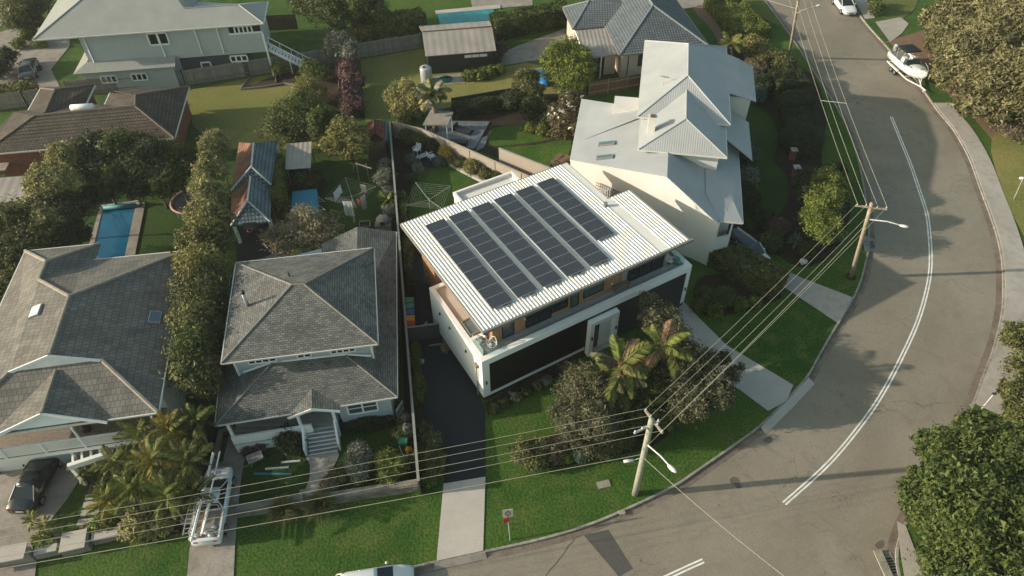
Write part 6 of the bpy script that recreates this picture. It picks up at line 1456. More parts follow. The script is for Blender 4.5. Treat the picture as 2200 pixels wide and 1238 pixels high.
# ---- thicket around the lap pool
tg = 'thicket around the lap pool'
for bl, pal, n, lb in (([(118,395,5,1.7),(95,430,4.2,1.4),(140,345,5,1.4),(105,470,3.5,1.5)], 'bamboo', 8500, 'tall yellowish bamboo tree left of the lap pool'), ([(40,480,3.4,1.9),(75,515,3,1.8),(15,545,3,2.0)], 'olive', 7500, 'broad olive tree at left edge above slate roof'), ([(150,455,3.4,1.4),(160,498,2.4,1.0),(140,510,2.2,1.2)], 'dark', 5500, 'dark tree touching left side of the lap pool'),
        ([(195,330,4,1.7),(215,375,3.6,1.7)], 'dark', 5200, 'dark tree in front of brown tiled eave, left'), ([(262,322,4.2,1.8),(255,370,3.6,1.8)], 'green', 5600, 'leafy green tree in front of brown tiled eave, middle'), ([(322,330,4,1.7),(315,380,3.4,1.7)], 'dark', 5200, 'dark tree in front of brown tiled eave, right'), ([(375,340,3.6,1.5),(362,392,3,1.5),(395,365,3,1.2)], 'green', 5000, 'tree at corner of brown tiled roof'),
        ([(235,398,2.8,1.3),(290,400,2.6,1.3),(196,425,2.8,1.0)], 'dark', 4200, 'dark tree overhanging the pool cover roller'), ([(20,600,2.4,1.4),(0,640,2.4,1.4)], 'olive', 3600, 'olive shrub tree at left edge beside slate roof')):
    plant('thicket_tree', lb, 'tree', bl, pal, n, .21, (225, 428) if 'roller' in lb else None, group=tg, trunk=.12, elong=2.0, dz=1.2)
palm('young palm with long upright fronds in the thicket', (250, 345, 4.6), (250, 395), 9, 1.9, ('palm', 'green'), .08, seed=77)
# ---- middle back gardens
plant('round_tree', 'broad rounded green tree behind tiled cabana', 'tree', [(640,252,3,2.2),(602,270,2.6,1.7),(685,268,2.8,1.8),(640,285,2,1.6),(700,255,2.4,1.3)], 'green', 15000, .19, (640, 305), trunk=.2)
plant('round_tree', 'yellow green tree between round tree and red hut', 'tree', [(745,285,3.6,1.4),(722,312,3,1.1),(768,312,3,1.2),(748,330,2.4,.9)], 'yellow', 7500, .19, (765, 375), trunk=.12)
plant('frangipani_tree', 'wide half bare frangipani with tan branches behind shingled roof', 'tree', [(650,490,3.0,1.7,.6),(600,510,2.6,1.2,.6),(700,495,2.8,1.2,.6),(620,535,2.2,1.2,.6),(680,530,2.2,1.2,.6)], 'frangipani', 3000, .17, (655, 555), trunk=.16, core=0, clump=.3, lo=.5)
fo2 = thing('frangipani_tree', 'small bare frangipani beside the larger half bare one', 'tree', g(722, 510))
rnd = random.Random(9)
def branch(m, p, d, l_, r_, k, tips):
    q = p+d*l_; m.tube([p, lerp(p, q, .5)+Vector((rnd.uniform(-.05, .05),)*3), q], r_, 5, r_*.75)
    if k == 0: tips.append(q); return
    for i in range(3 if k > 1 else 2):
        nd_ = (d+Vector((rnd.uniform(-.8, .8), rnd.uniform(-.8, .8), rnd.uniform(-.1, .5)))).normalized(); branch(m, q, nd_, l_*.72, r_*.7, k-1, tips)
m = MB(); tips = []; branch(m, g(722, 510), Vector((0, 0, 1)), .9, .07, 4, tips); m.build('trunk', M['bare_branch'], fo2)
add_np('crown', *leafcloud([(t.x, t.y, t.z, .16, .16, .12) for t in tips[::3]], 700, .12, 55, core=0), LF['yellow'], fo2)
m = MB(); tips = []; fb0 = [o for o in bpy.data.objects if o.get('label', '').startswith('wide half bare')][0]
for dx, dy in ((-.6, .1), (.5, .2), (0, -.3), (-.2, .5), (.8, -.1), (-1, -.2)): branch(m, g(655, 555)+Z3*.9, Vector((dx, dy, .75)).normalized(), 1.2, .08, 4, tips)
m.build('branches', M['bare_branch'], fb0)
hedge('tall clipped lime hedge between cabana and blue pool', (606, 378), (607, 474), 1.1, 2.5, 'lime', 4200, .14)
plant('garden_shrub', 'tall pale yellow airy shrub in the soil bed', 'shrub', [(660,190,1.6,1.3),(650,215,1.2,1.2),(680,205,1.2,1)], 'yellow', 3600, .15, trunk=.06, core=0, clump=.35)
plant('garden_shrub', 'bright lime citrus bush beside the compost bay', 'shrub', [(668,148,1.4,1.0),(690,158,1,.8)], 'lime', 2800, .17, trunk=.06)
plant('garden_shrub', 'small round lime bush near the paling fence', 'shrub', [(597,146,1.2,.65)], 'lime', 1300, .14, trunk=.05)
plant('silver_tree', 'silvery grey olive tree above the paling fence', 'tree', [(730,98,2.8,1.5),(752,112,2.4,1.2),(715,108,2.2,.9)], 'silver', 5200, .16, (740, 140), trunk=.1, elong=2.6)
for i, (x, y, z) in enumerate(((748,150,1.2),(760,178,1.1),(752,205,1.1),(762,228,.9))): plant('purple_plant', ['purple leaved plant directly below the silver tree', 'second purple leaved plant below silver tree', 'third purple leaved plant in the row', 'lowest purple leaved plant nearest red hut'][i], 'plant', [(x, y, z, 1.0, .9), (x-8, y+10, z*.7, .7)], 'purple', 1900, .24, group='row of purple leaved plants', trunk=.06, elong=3.2)
plant('garden_tree', 'big dark tree at top centre with yellow edges', 'tree', [(690,14,4,2.4),(735,25,4,2.4),(775,5,4.6,2.6),(660,0,4.4,2.2),(800,25,3,1.8),(720,-20,5,2.6)], 'green', 14000, .24, (740, 60), trunk=.25)
hedge('loose yellow green hedge above the paling fence', (770, 92), (910, 62), 2.2, 2.3, 'yellow', 5200, .24)
hedge('long dark green hedge behind grey concrete path', (1062, 78), (1218, 48), 2.4, 2.3, 'green', 8000, .2)
plant('garden_shrub', 'bright leafy agapanthus bed in front of timber shed', 'shrub', [(1010,163,.4,.6,.7),(1030,161,.4,.6,.7),(1050,157,.4,.6,.7),(1072,150,.4,.5,.7)], 'lime', 2600, .22, trunk=0, elong=3.5)
plant('garden_shrub', 'pinkish flowering shrub at shed corner', 'shrub', [(1075,105,1.2,.7),(1068,120,.8,.6)], 'purple', 1100, .18, trunk=.05)
plant('round_tree', 'big round yellow green tree beside patio cover', 'tree', [(1212,125,3,2.1),(1190,140,2.4,1.6),(1240,150,2.6,1.9),(1225,180,2,1.6),(1205,165,2,1.5)], 'lime', 13000, .2, (1218, 205), trunk=.2)
plant('garden_tree', 'brownish olive tree left of the round yellow green tree', 'tree', [(1130,170,2.2,1.2),(1118,188,1.8,.9),(1140,195,1.8,1.2)], 'olive', 4200, .19, (1130, 218), trunk=.1)
plant('magnolia_tree', 'bronze leaved magnolia with white flowers by metal roof house', 'tree', [(1228,222,2.8,1.25),(1208,250,2.4,1.25),(1225,272,1.8,1.1),(1200,280,1.6,.8)], 'magnolia', 6500, .22, (1215, 300), trunk=.12)
mg = [o for o in bpy.data.objects if o.get('label', '').startswith('bronze leaved')][0]; c = WM[mg].translation
W = [tuple(g(x, y, z))+(r_, r_, r_) for x, y, z, r_ in ((1228,222,2.9,1.3),(1208,250,2.5,1.3),(1225,272,1.9,1.1))]
add_np('flowers', *leafcloud(W, 110, .26, 7, per=2, core=0), LF['flower'], mg)['kind'] = 'stuff'
for x, y, z, r_, pal, lb in ((1105,215,1.2,1.1,'dark','dark shrub behind the round lawn, leftmost'), (1140,235,1.2,1.1,'dark','dark shrub behind the round lawn, middle'), (1165,235,1.1,.9,'green','leafy shrub with bright top behind round lawn'), (1180,265,.9,.8,'dark','dark shrub beside the magnolia'), (1160,245,.9,.6,'dark','dark clipped cone above the topiary balls'), (1138,275,.45,.5,'lime','left clipped topiary ball beside round lawn'), (1166,280,.5,.6,'lime','right clipped topiary ball beside round lawn'), (1240,300,.5,.6,'green','low shrub at white wall corner')):
    plant('garden_shrub', lb, 'shrub', [(x, y, z, r_, .95)], pal, int(1500*r_*r_)+500, .16, trunk=.05)
hedge('dark hedge behind the blue grey garden deck', (975, 248), (1105, 228), 1.0, 1.3, 'dark', 4200, .16)
palm('large silvery fan palm standing behind taupe wall', (930, 203, 4.4), (936, 283), 22, 2.0, ('silver', 'palm', 'bamboo'), .26, seed=5, el=(70, -35), lf=.5, wid=.09)
for x, y, z, lb in ((848,208,1.8,'yellow bamboo bush at left of fan palm'), (875,200,2.4,'tall yellow bamboo bush beside rainwater tank'), (893,222,2.0,'yellow bamboo bush directly below rainwater tank'), (862,238,1.2,'low yellow bush at corner of taupe wall')):
    plant('bamboo_bush', lb, 'bush', [(x, y, z, .95, 1.5), (x+6, y+8, z*.7, .8, 1.2)], 'bamboo', 3000, .15, group='yellow bamboo bushes', trunk=.05, elong=2.6)
for x, y, z, r_, pal, lb in ((878,292,.8,.8,'green','green shrub in corner behind white garden chairs'), (905,298,.8,.7,'olive','olive shrub against taupe wall near corner'), (930,312,.7,.7,'dark','dark shrub against shaded end of taupe wall'), (958,330,.7,.65,'orange','orange yellow shrub at the taupe wall'), (968,342,.4,.5,'yellow','low yellow shrub at end of pale edging'), (988,352,.4,.55,'olive','low olive shrub behind pale edging'), (1015,360,.6,.75,'yellow','rounded yellow green shrub behind pale edging'), (1042,375,.4,.6,'olive','olive shrub at annex corner'), (1068,380,.4,.5,'green','small shrub squeezed beside annex roof'), (945,348,.4,.55,'teal','grey green low shrub at lawn edge'), (885,345,.5,.55,'teal','grey green shrub left of garden chairs'), (898,362,.4,.45,'silver','silver shrub at left edge of back lawn'), (886,385,.5,.45,'dark','dark shrub on left edge of back lawn')):
    plant('garden_shrub', lb, 'shrub', [(x, y, z, r_, .9)], pal, int(1700*r_*r_)+500, .14, trunk=.04)
plant('garden_shrub', 'pale green shrub row beside boundary fence near clothes line', 'shrub', [(825,385,1.2,.8),(832,420,1,.7),(838,455,.8,.6),(828,355,1,.6)], 'silver', 3600, .14, trunk=.05)
palm('banana plant beside the boundary fence and clay oven', (832, 432, 1.2), None, 8, 1.1, ('lime',), .06, 'banana_plant', None, (80, 15), 31, .5, .16, 8, 'plant')
plant('garden_shrub', 'dark broad leaved plants above the blue pool', 'shrub', [(650,388,.8,.9),(675,392,.8,.8),(640,375,.8,.6)], 'dark', 2200, .24, trunk=.05, elong=3)
# ---- right garden of the metal roofed house
for y0, y1, x, wdt, h, lb in ((160, 200, 1690, 3.4, 1.7, 'upper block of stepped dark hedges beside bend verge'), (206, 236, 1704, 3.4, 1.5, 'middle block of stepped dark hedges'), (242, 272, 1710, 3.0, 1.3, 'lower block of stepped dark hedges')):
    hedge(lb, (x-14, y0+18), (x+10, y1+12), wdt, h, 'dark', 4600, .17, 'stepped dark hedges')
plant('round_topiary', 'large drum shaped dark topiary at garden edge', 'topiary', [(1722,300,1.0,1.75,.7)], 'dark', 5200, .15, trunk=.1, sat=False)
plant('garden_tree', 'sunlit yellow green tree behind the bend power pole', 'tree', [(1775,395,2.6,1.35),(1772,440,3.0,1.4),(1768,490,2.6,1.45),(1800,415,2.2,1.0),(1742,470,2.2,1.0)], 'lime', 10000, .17, (1770, 505), trunk=.14)
plant('garden_tree', 'dark green tree beside the sunlit yellow green one', 'tree', [(1735,395,1.8,1.3),(1745,425,1.8,1.2),(1790,375,1.6,1.1)], 'dark', 4800, .18, (1740, 430), trunk=.1)
palm('blue green agave rosette in shaded right garden', (1708, 522, .35), None, 22, 1.0, ('teal',), .05, 'agave', None, (80, 8), 61, .2, .12, 6, 'plant')
for x, y, z, r_, pal, lb in ((1618,100,1.4,1.3,'yellow','sunlit yellow shrub near the bright hedge end'), (1645,128,1.2,1.2,'olive','olive shrub between bright hedge and stepped hedges'), (1680,142,1.1,1.3,'olive','rounded brown green shrub above stepped hedges'), (1620,150,.9,1.1,'brown','coppery shrub behind the metal roof bay'), (1632,180,.9,1.1,'dark','dark shrub beside the metal roof bay'), (1625,205,.8,1.0,'teal','grey green shrub below the metal roof bay'), (1608,330,.8,.8,'teal','grey green shrub on wall of metal roof house, upper'), (1610,380,.9,.9,'silver','spiky grey shrub on wall of metal roof house'), (1612,430,.8,.9,'dark','dark shrub on wall of metal roof house, lower'), (1640,470,.7,.9,'dark','dark shrub in lower right garden bed'), (1670,490,.6,.8,'purple','reddish dark shrub above agave'), (1655,520,.6,.8,'green','green shrub beside parked dark car'), (1735,540,.6,.7,'dark','dark shrub below the sunlit tree')):
    plant('garden_shrub', lb, 'shrub', [(x, y, z, r_, .85)], pal, int(1500*r_*r_)+600, .17, trunk=.05)
palm('yellow green palm beside the blue tiled roof corner', (1570, 95, 3.0), (1575, 140), 14, 1.7, ('yellow', 'lime'), .12, seed=71, lf=.5)
hedge('broad bright green clipped hedge at top right of tiled house', (1540, 10), (1618, 92), 4.0, 1.5, 'lime', 7500, .18)
# ---- far left
plant('garden_shrub', 'dark round shrub at far left driveway', 'shrub', [(5,130,1.3,1.4),(-5,155,1.0,1.2)], 'dark', 3200, .2, trunk=.08)
plant('garden_tree', 'olive tree at top left corner beside pale roof', 'tree', [(40,25,3,2.2),(75,10,3,2.0),(60,45,2,1.6)], 'olive', 6500, .24, trunk=.15)
plant('garden_shrub', 'lime shrub at top left beside pale roof corner', 'shrub', [(62,75,.8,.9),(85,92,.6,.7),(40,95,.5,.7)], 'lime', 2200, .2, trunk=.05)
hedge('low yellow green hedge on far left fence', (0, 205), (85, 195), .9, 1.0, 'yellow', 2600, .18)
# ================================================================== pools and yard things
M['water'] = plain('pool_water', (.008, .105, .20), .06, var=.18, scale=.5, spec=.5)
M['pool_blue'] = plain('pool_cover', (.012, .20, .29), .45, var=.06, scale=1.5)
lp = thing('lap_pool', 'long dark blue lap pool with pale paving behind slate house', 'pool', g(250, 500))
q = [g(222, 450), g(292, 446), g(262, 585), g(188, 590)]
MB().prism(q, .03, .07).build('water', M['water'], lp)
w_ = [(g(214, 452), g(222, 450), g(188, 590), g(174, 592)), (g(292, 446), g(312, 443), g(284, 585), g(262, 585)), (g(214, 441), g(312, 436), g(312, 443), g(214, 451))]
for k in w_: MB().prism(list(k), .0, .12).build('coping', M['concrete_old'], lp)
ro = thing('pool_cover_roller', 'pool cover roller with blue cover at end of lap pool', 'roller', g(258, 442))
MB().tube([g(217, 443, .45), g(297, 432, .45)], .07, 8).build('bar', M['insul'], ro); MB().tube([g(222, 447, .32), g(292, 441, .32)], .2, 8).build('rolled_cover', M['teal'], ro, True)
for p in ((217, 443), (297, 432)): MB().bar(g(*p), g(*p, .5), .08, .08).build('stand', M['insul'], ro)
ap = thing('above_ground_pool', 'bright turquoise covered above ground pool beside lime hedge', 'pool', g(655, 440))
c = [g(629, 412, .95), g(680, 406, .95), g(683, 466, .95), g(624, 470, .95)]
MB().prism([zs(p, 0) for p in c], .0, .88).build('wall', M['steel'], ap); MB().prism(inset(c, -.03), .88, .94).build('cover', M['pool_blue'], ap)
for t in (.2, .5, .8):
    p = lerp(c[1], c[2], t); m = MB(); m.bar(zs(p, .75), zs(p, .0)+Vector((.6, 0, 0)), .05, .05).bar(zs(p, .1), zs(p, .1)+Vector((.6, 0, 0)), .05, .05); m.build('brace', M['insul'], ap)
tp_ = thing('garden_pool', 'turquoise swimming pool at top behind timber shed', 'pool', g(1010, 30))
MB().prism([g(940, 30), g(1060, 18), g(1065, 45), g(945, 55)], .05, .09).build('water', plain('pool_turquoise', (.03, .26, .28), .08, var=.2, scale=.8), tp_)
MB().prism([g(935, 25), g(1075, 12), g(1075, 20), g(938, 32)], .05, .14).build('coping', M['concrete'], tp_)
sheet('pool_terrace', G2([(1010, -10), (1140, -20), (1145, 12), (1075, 18), (1015, 22)]), .05, M['concrete_old'])
kp = thing('paddling_pool', 'small bright blue childrens pool behind round yellow green tree', 'paddling pool', g(1165, 165))
for x, y, r_ in ((1163, 158, .75), (1172, 178, .9)): MB().lathe([(r_*.75, .0), (r_, .12), (r_, .22), (r_*.8, .25), (r_*.75, .08), (.01, .06)], g(x, y), 16).build('ring', plain('bright_blue', (.01, .16, .40), .4), kp, True)
tr = thing('trampoline', 'round trampoline with pink rim beside plumed bamboo', 'trampoline', g(412, 432))
cc = g(410, 432, .75); pts = [cc+Vector((1.75*math.cos(t*math.pi/12), 1.75*math.sin(t*math.pi/12), 0)) for t in range(25)]
MB().tube(pts, .11, 6, cap=False).build('rim', M['pink'], tr, True); m = MB(); m.add([cc+(p-cc)*.93 for p in pts[:-1]], [tuple(range(24))]); m.build('mat', M['black'], tr)
for t in range(0, 24, 4): MB().tube([pts[t], zs(pts[t], 0)], .03, 6).build('leg', M['steel'], tr)
# wheelie bins
bl = [('green', 'green lidded wheelie bin at the far end of bin row'), ('green', 'second green lidded wheelie bin in the row'), ('blue', 'blue lidded wheelie bin in the row by boundary fence'), ('yellow', 'yellow lidded wheelie bin in the row by boundary fence'), ('red', 'red lidded wheelie bin nearest the side gate')]
def bin_(p, rz, lid, label, grp):
    b = thing('wheelie_bin', label, 'bin', p, rz, grp)
    MB().hexa([(-.22, -.24, .06), (.22, -.24, .06), (.22, .22, .06), (-.22, .22, .06)], [(-.28, -.31, .95), (.28, -.31, .95), (.28, .31, .95), (-.28, .31, .95)]).build('body', M['bin'], b, local=True)
    l_ = MB().hexa([(-.30, -.34, .95), (.30, -.34, .95), (.30, .34, .95), (-.30, .34, .95)], [(-.27, -.30, 1.03), (.27, -.30, 1.03), (.27, .30, 1.07), (-.27, .30, 1.07)]).build('lid', M[lid], b, local=True)
    MB().tube([(-.25, .36, .98), (.25, .36, .98)], .025, 6).build('handle', M['bin'], l_, local=True)
    for s in (-1, 1): MB().tube([(s*.2, .25, .1), (s*.27, .25, .1)], .1, 10).build('wheel', M['tyre'], b, local=True)
for i, (c_, lb) in enumerate(bl): bin_(g(880+i*.6, (645, 657.5, 671, 684, 696)[i], 1.0)-Z3*1.0, R(95), c_, lb, 'wheelie bins by the boundary fence')
bin_(g(1576, 500, 1)-Z3, R(60), 'blue', 'blue lidded bin beside metal roofed house verandah', 'bins by the verandah'); bin_(g(1588, 508, 1)-Z3, R(60), 'red', 'red lidded bin beside the blue lidded verandah bin', 'bins by the verandah')
M['planter'] = M['green']
cn = thing('garden_trolley', 'teal garden trolley with orange bucket behind fence end', 'trolley', g(868, 960))
MB().box(-.3, .3, -.25, .25, .5, .8).build('tray', M['green'], cn, local=True); MB().tube([(-.25, -.2, .5), (.2, -1.2, 0)], .03, 6).build('leg', M['insul'], cn, local=True); MB().tube([(.25, -.2, .5), (.3, -1.1, 0)], .03, 6).build('leg', M['insul'], cn, local=True)
bk = MB().lathe([(.17, 0), (.22, .45), (.24, .47), (.2, .4), (.01, .1)], g(879, 973), 12).build('bucket', M['yellow'], None, True); tag(bk, 'orange bucket beside teal trolley at fence end', 'bucket')
# wheelbarrow and boards on the shaded lawn
wb = thing('wheelbarrow', 'grey wheelbarrow standing on the shaded front lawn', 'wheelbarrow', g(552, 992), R(28))
m = MB(); L0 = [(-.5, -.32, .62), (.5, -.32, .62), (.5, .32, .62), (-.5, .32, .62)]; L1_ = [(-.3, -.18, .28), (.3, -.18, .28), (.3, .18, .28), (-.3, .18, .28)]
m.hexa(L1_, L0); m.build('tray', M['steel'], wb, local=True); m = MB().box(-.44, .44, -.27, .27, .61, .625); m.build('tray_inside', M['fascia'], wb, local=True)
for s in (-1, 1): MB().tube([(.55, s*.1, .2), (-.4, s*.25, .35), (-1.05, s*.3, .5)], .025, 6).build('handle', M['wood_plain'], wb, local=True); MB().tube([(-.3, s*.22, .3), (-.42, s*.26, 0)], .022, 6).build('leg', M['steel'], wb, local=True)
MB().tube([(.62, -.06, .2), (.62, .06, .2)], .2, 14).build('wheel', M['tyre'], wb, local=True)
for a, b, mt, lb in (((604, 994), (645, 990), 'insul', 'pale green board on shaded lawn, nearest the steps'), ((570, 1008), (620, 1004), 'insul', 'thin pale board on shaded lawn below the wheelbarrow'), ((545, 1018), (626, 1019), 'teal', 'long blue board on the shaded front lawn')):
    tag(MB().bar(g(*a, .04), g(*b, .04), .13, .07).build('loose_board', M[mt]), lb, 'board', 'boards on the shaded lawn')
# rotary clothes lines
def clothesline(label, px, py, h, r_, rz):
    c = thing('clothes_line', label, 'clothes line', g(px, py), rz, 'rotary clothes lines'); MB().tube([(0, 0, 0), (0, 0, h)], .03, 8).build('post', M['steel'], c, local=True)
    e = [(r_*math.cos(k*math.pi/2), r_*math.sin(k*math.pi/2), h+.25) for k in range(4)]
    for k in range(4): MB().tube([(0, 0, h-.25), e[k]], .014, 6).build('arm', M['steel'], c, local=True)
    for j in range(6):
        f = .4+.6*j/5; pts = [Vector(p)*1 for p in e]; pts = [Vector((p.x*f, p.y*f, h-.25+(.5)*f)) for p in pts]; MB().tube(pts+[pts[0]], .005, 4, cap=False).build('line', M['insul'], c, local=True)
    return c
c1 = clothesline('rotary clothes line hung with washing on shaded lawn', 762, 455, 2.0, 2.3, R(20)); c2 = clothesline('empty rotary clothes line on the back lawn', 925, 460, 1.9, 2.3, R(35))
def cloth(name, label, pts, mat, seed=0, drop=1.2):
    rnd = random.Random(seed); a, b = pts; n = 8; m = MB(); rows = 5
    for i in range(n+1):
        for j in range(rows+1):
            p = lerp(a, b, i/n)-Z3*(drop*j/rows)+Vector((rnd.uniform(-.04, .04)*j/rows*2, .08*math.sin(i*1.9+seed)*j/rows, 0)); m.v.append(p)
    for i in range(n):
        for j in range(rows): k = i*(rows+1)+j; m.f.append((k, k+rows+1, k+rows+2, k+1))
    o = m.build(name, mat, None, True); tag(o, label, 'washing', 'washing on the line')
cloth('hung_sheet', 'pale blue white sheet hanging at front of clothes line', (g(735, 432, 2.1), g(755, 433, 2.1)), M['cloth_w'], 1, 1.7)
cloth('hung_towel', 'grey patterned towel hanging at right of clothes line', (g(773, 424, 2.2), g(784, 416, 2.2)), M['cloth_g'], 2, 1.6)
cloth('hung_shirt', 'white shirts hanging on left side of clothes line', (g(716, 415, 2.2), g(731, 396, 2.2)), M['cloth_w'], 3, .9)
cloth('hung_shirt', 'small red garment hanging beside grey towel', (g(767, 427, 2.1), g(772, 430, 2.1)), M['red'], 4, .7)
cloth('hung_towel', 'pale towel hanging at top right of clothes line', (g(773, 396, 2.2), g(785, 398, 2.2)), M['cloth_g'], 5, .9)
sw = thing('swing_frame', 'timber swing frame beneath the yellow green tree', 'swing', g(785, 380))
for a, b in (((772, 388), (766, 352)), ((794, 390), (786, 352))): MB().tube([g(*a), g(*b, 2.0)], .05, 6).build('post', M['wood_plain'], sw)
MB().tube([g(764, 351, 2.0), g(798, 362, 2.0)], .06, 6).build('beam', M['wood_plain'], sw)
ov = thing('clay_oven', 'beige domed clay oven with dark flue by boundary fence', 'oven', g(826, 490))
MB().ball((0, 0, .9), .6, .55, .6, 14, 8).build('dome', M['render_grey'], ov, True, True); MB().box(-.7, .7, -.6, .6, 0, .75).build('stand', M['wood_plain'], ov, local=True); MB().tube([(0, .1, 1.3), (0, .1, 2.2)], .08, 8).build('flue', M['grey_dark'], ov, local=True); MB().box(-.2, .2, -.57, -.3, .8, 1.1).build('mouth', M['black'], ov, local=True)
pb_ = thing('planter_box', 'square timber planter frame behind shingled rear roof', 'planter', g(783, 487))
for (x0, y0), (x1, y1) in (((772, 480), (795, 478)), ((774, 492), (796, 490)), ((772, 480), (774, 492)), ((795, 478), (796, 490))): MB().bar(g(x0, y0, .25), g(x1, y1, .25), .08, .5).build('side', M['wood_plain'], pb_)
MB().prism([g(773, 481), g(795, 479), g(796, 490), g(774, 492)], .05, .35).build('soil', M['soil'], pb_)
bd = thing('timber_mast', 'thin pale timber post behind the shingled rear roof', 'post', g(762, 478)); MB().tube([g(762, 478), g(757, 445, 1.6)], .07, 8, .05).build('mast', M['insul'], bd)
# garden furniture
def chair(label, p, rz, mat, grp):
    c = thing('garden_chair', label, 'chair', p, rz, grp)
    MB().box(-.3, .3, -.3, .3, .36, .42).build('seat', mat, c, local=True); MB().box(-.3, .3, -.32, -.27, .42, .95, Matrix.Rotation(R(8), 4, 'X')).build('backrest', mat, c, local=True)
    for sx in (-1, 1):
        for sy_ in (-1, 1): MB().box(sx*.26-.03, sx*.26+.03, sy_*.26-.03, sy_*.26+.03, 0, .36).build('leg', mat, c, local=True)
        MB().box(sx*.3-.03, sx*.3+.03, -.3, .3, .58, .62).build('armrest', mat, c, local=True)
chair('white garden chair under shrubs at taupe wall, farther back', g(896, 328), R(150), M['white_trim'], 'white garden chairs'); chair('white garden chair right of the low garden table', g(928, 342), R(-60), M['white_trim'], 'white garden chairs'); chair('white garden chair nearest the boundary fence', g(890, 350), R(60), M['white_trim'], 'white garden chairs')
gtb = thing('garden_table', 'low grey garden table between white chairs', 'table', g(908, 342), R(30)); MB().box(-.45, .45, -.3, .3, .38, .43).build('top', M['steel'], gtb, local=True)
for sx in (-1, 1):
    for sy_ in (-1, 1): MB().box(sx*.38-.03, sx*.38+.03, sy_*.24-.03, sy_*.24+.03, 0, .38).build('leg', M['steel'], gtb, local=True)
tag(sheet('paved_corner', G2([(898, 335), (935, 335), (935, 362), (905, 362)]), .075, M['drive_dark']), kind='structure')
bb = thing('bird_bath', 'small white bird bath behind pale edging', 'bird bath', g(1030, 368)); MB().lathe([(.16, 0), (.06, .1), (.05, .55), (.26, .68), (.28, .72), (.05, .66)], n=14).build('bowl_and_stem', M['white'], bb, True, True)
lg = thing('sun_lounger', 'black outdoor lounge with cushions on blue grey deck', 'lounge', g(995, 285), R(-30))
MB().box(-1.0, 1.0, -.42, .42, .2, .38).build('base', M['black'], lg, local=True); MB().box(-1.0, -.85, -.42, .42, .38, .75).build('armrest', M['black'], lg, local=True); MB().box(-.85, .95, -.35, .35, .38, .48).build('cushion', M['grey_dark'], lg, local=True)
l2 = thing('sun_lounger', 'low black daybed at front of blue grey deck', 'lounge', g(985, 312), R(-10)); MB().box(-.95, .95, -.35, .35, .17, .42).build('base', M['black'], l2, local=True); MB().box(-.9, .9, -.3, .3, .42, .5).build('cushion', M['grey_dark'], l2, local=True)
gs_ = thing('green_pond_liner', 'shallow green tub sunk beside the timber shed', 'tub', g(957, 172)); MB().lathe([(.7, .05), (.75, .14), (.68, .15), (.01, .1)], n=16).build('tub', M['green'], gs_, True, True)
# terrace furniture on the white house
def wire_chair(label, x, y, rz):
    c = thing('wire_chair', label, 'chair', hw(x, y, 4.33), HA+rz, 'white terrace chairs'); m = MB()
    m.tube([(.30*math.cos(t*math.pi/8), .30*math.sin(t*math.pi/8), .42) for t in range(17)], .022, 6, cap=False); m.build('seat_ring', M['offwhite'], c, local=True)
    m = MB(); pts = [(.34*math.cos(R(a)), .34*math.sin(R(a)), .42+.48*math.sin(R((a-20)/140*180))) for a in range(20, 161, 10)]; m.tube(pts, .028, 6); m.build('back_hoop', M['offwhite'], c, local=True)
    m = MB().lathe([(.01, .36), (.2, .37), (.29, .42), (.27, .43), (.01, .40)], n=14); m.build('seat', M['cloth_g'], c, True, True)
    m = MB()
    for a in range(30, 151, 20): m.tube([(.30*math.cos(R(a)), .30*math.sin(R(a)), .42), (.34*math.cos(R(a)), .34*math.sin(R(a)), .42+.48*math.sin(R((a-20)/140*180)))], .012, 4)
    m.build('back_weave', M['offwhite'], c, local=True)
    for a in (45, 135, 225, 315): MB().tube([(.2*math.cos(R(a)), .2*math.sin(R(a)), .4), (.28*math.cos(R(a)), .28*math.sin(R(a)), 0)], .015, 5).build('leg', M['grey_dark'], c, local=True)
wire_chair('white wire chair on terrace nearer the flat side roof', .85, 1.45, R(60)); wire_chair('white wire chair on terrace nearer the front parapet', 1.25, .82, R(-60))
plp = thing('potted_plant', 'dark potted plant on terrace beside timber wall', 'plant', hw(1.32, 1.9, 4.33)); MB().lathe([(.14, 0), (.18, .3), (.15, .28), (.01, .25)], n=12).build('pot', M['white'], plp, True, True); add_np('foliage', *leafcloud([tuple(hw(1.32, 1.9, 4.9))+(.22, .22, .4)], 260, .12, 3, core=0), LF['dark'], plp)
be = thing('bench', 'brown cushioned bench against the timber upper wall', 'bench', hw(12.2, .88, 4.33), HA); MB().box(-.65, .65, -.2, .2, .25, .45).build('seat', M['bark'], be, local=True)
for s in (-1, 1): MB().box(s*.55-.05, s*.55+.05, -.18, .18, 0, .25).build('leg', M['bark'], be, local=True)
rc = thing('terrace_chair', 'pale round chair at right end of terrace', 'chair', hw(16.9, 1.2, 4.33), HA+R(40)); MB().ball((0, 0, .42), .38, .36, .14, 12, 6).build('seat', M['cloth_g'], rc, True, True); MB().ball((0, .26, .62), .36, .14, .32, 12, 6).build('backrest', M['cloth_g'], rc, True, True); MB().tube([(0, 0, 0), (0, 0, .35)], .12, 8).build('pedestal', M['grey_dark'], rc, local=True)
t2 = thing('terrace_table', 'round pale table at right end of terrace', 'table', hw(17.3, .9, 4.33)); MB().lathe([(.22, 0), (.04, .03), (.04, .48), (.3, .5), (.3, .53), (.01, .53)], n=16).build('table', M['skylight'], t2, True, True)
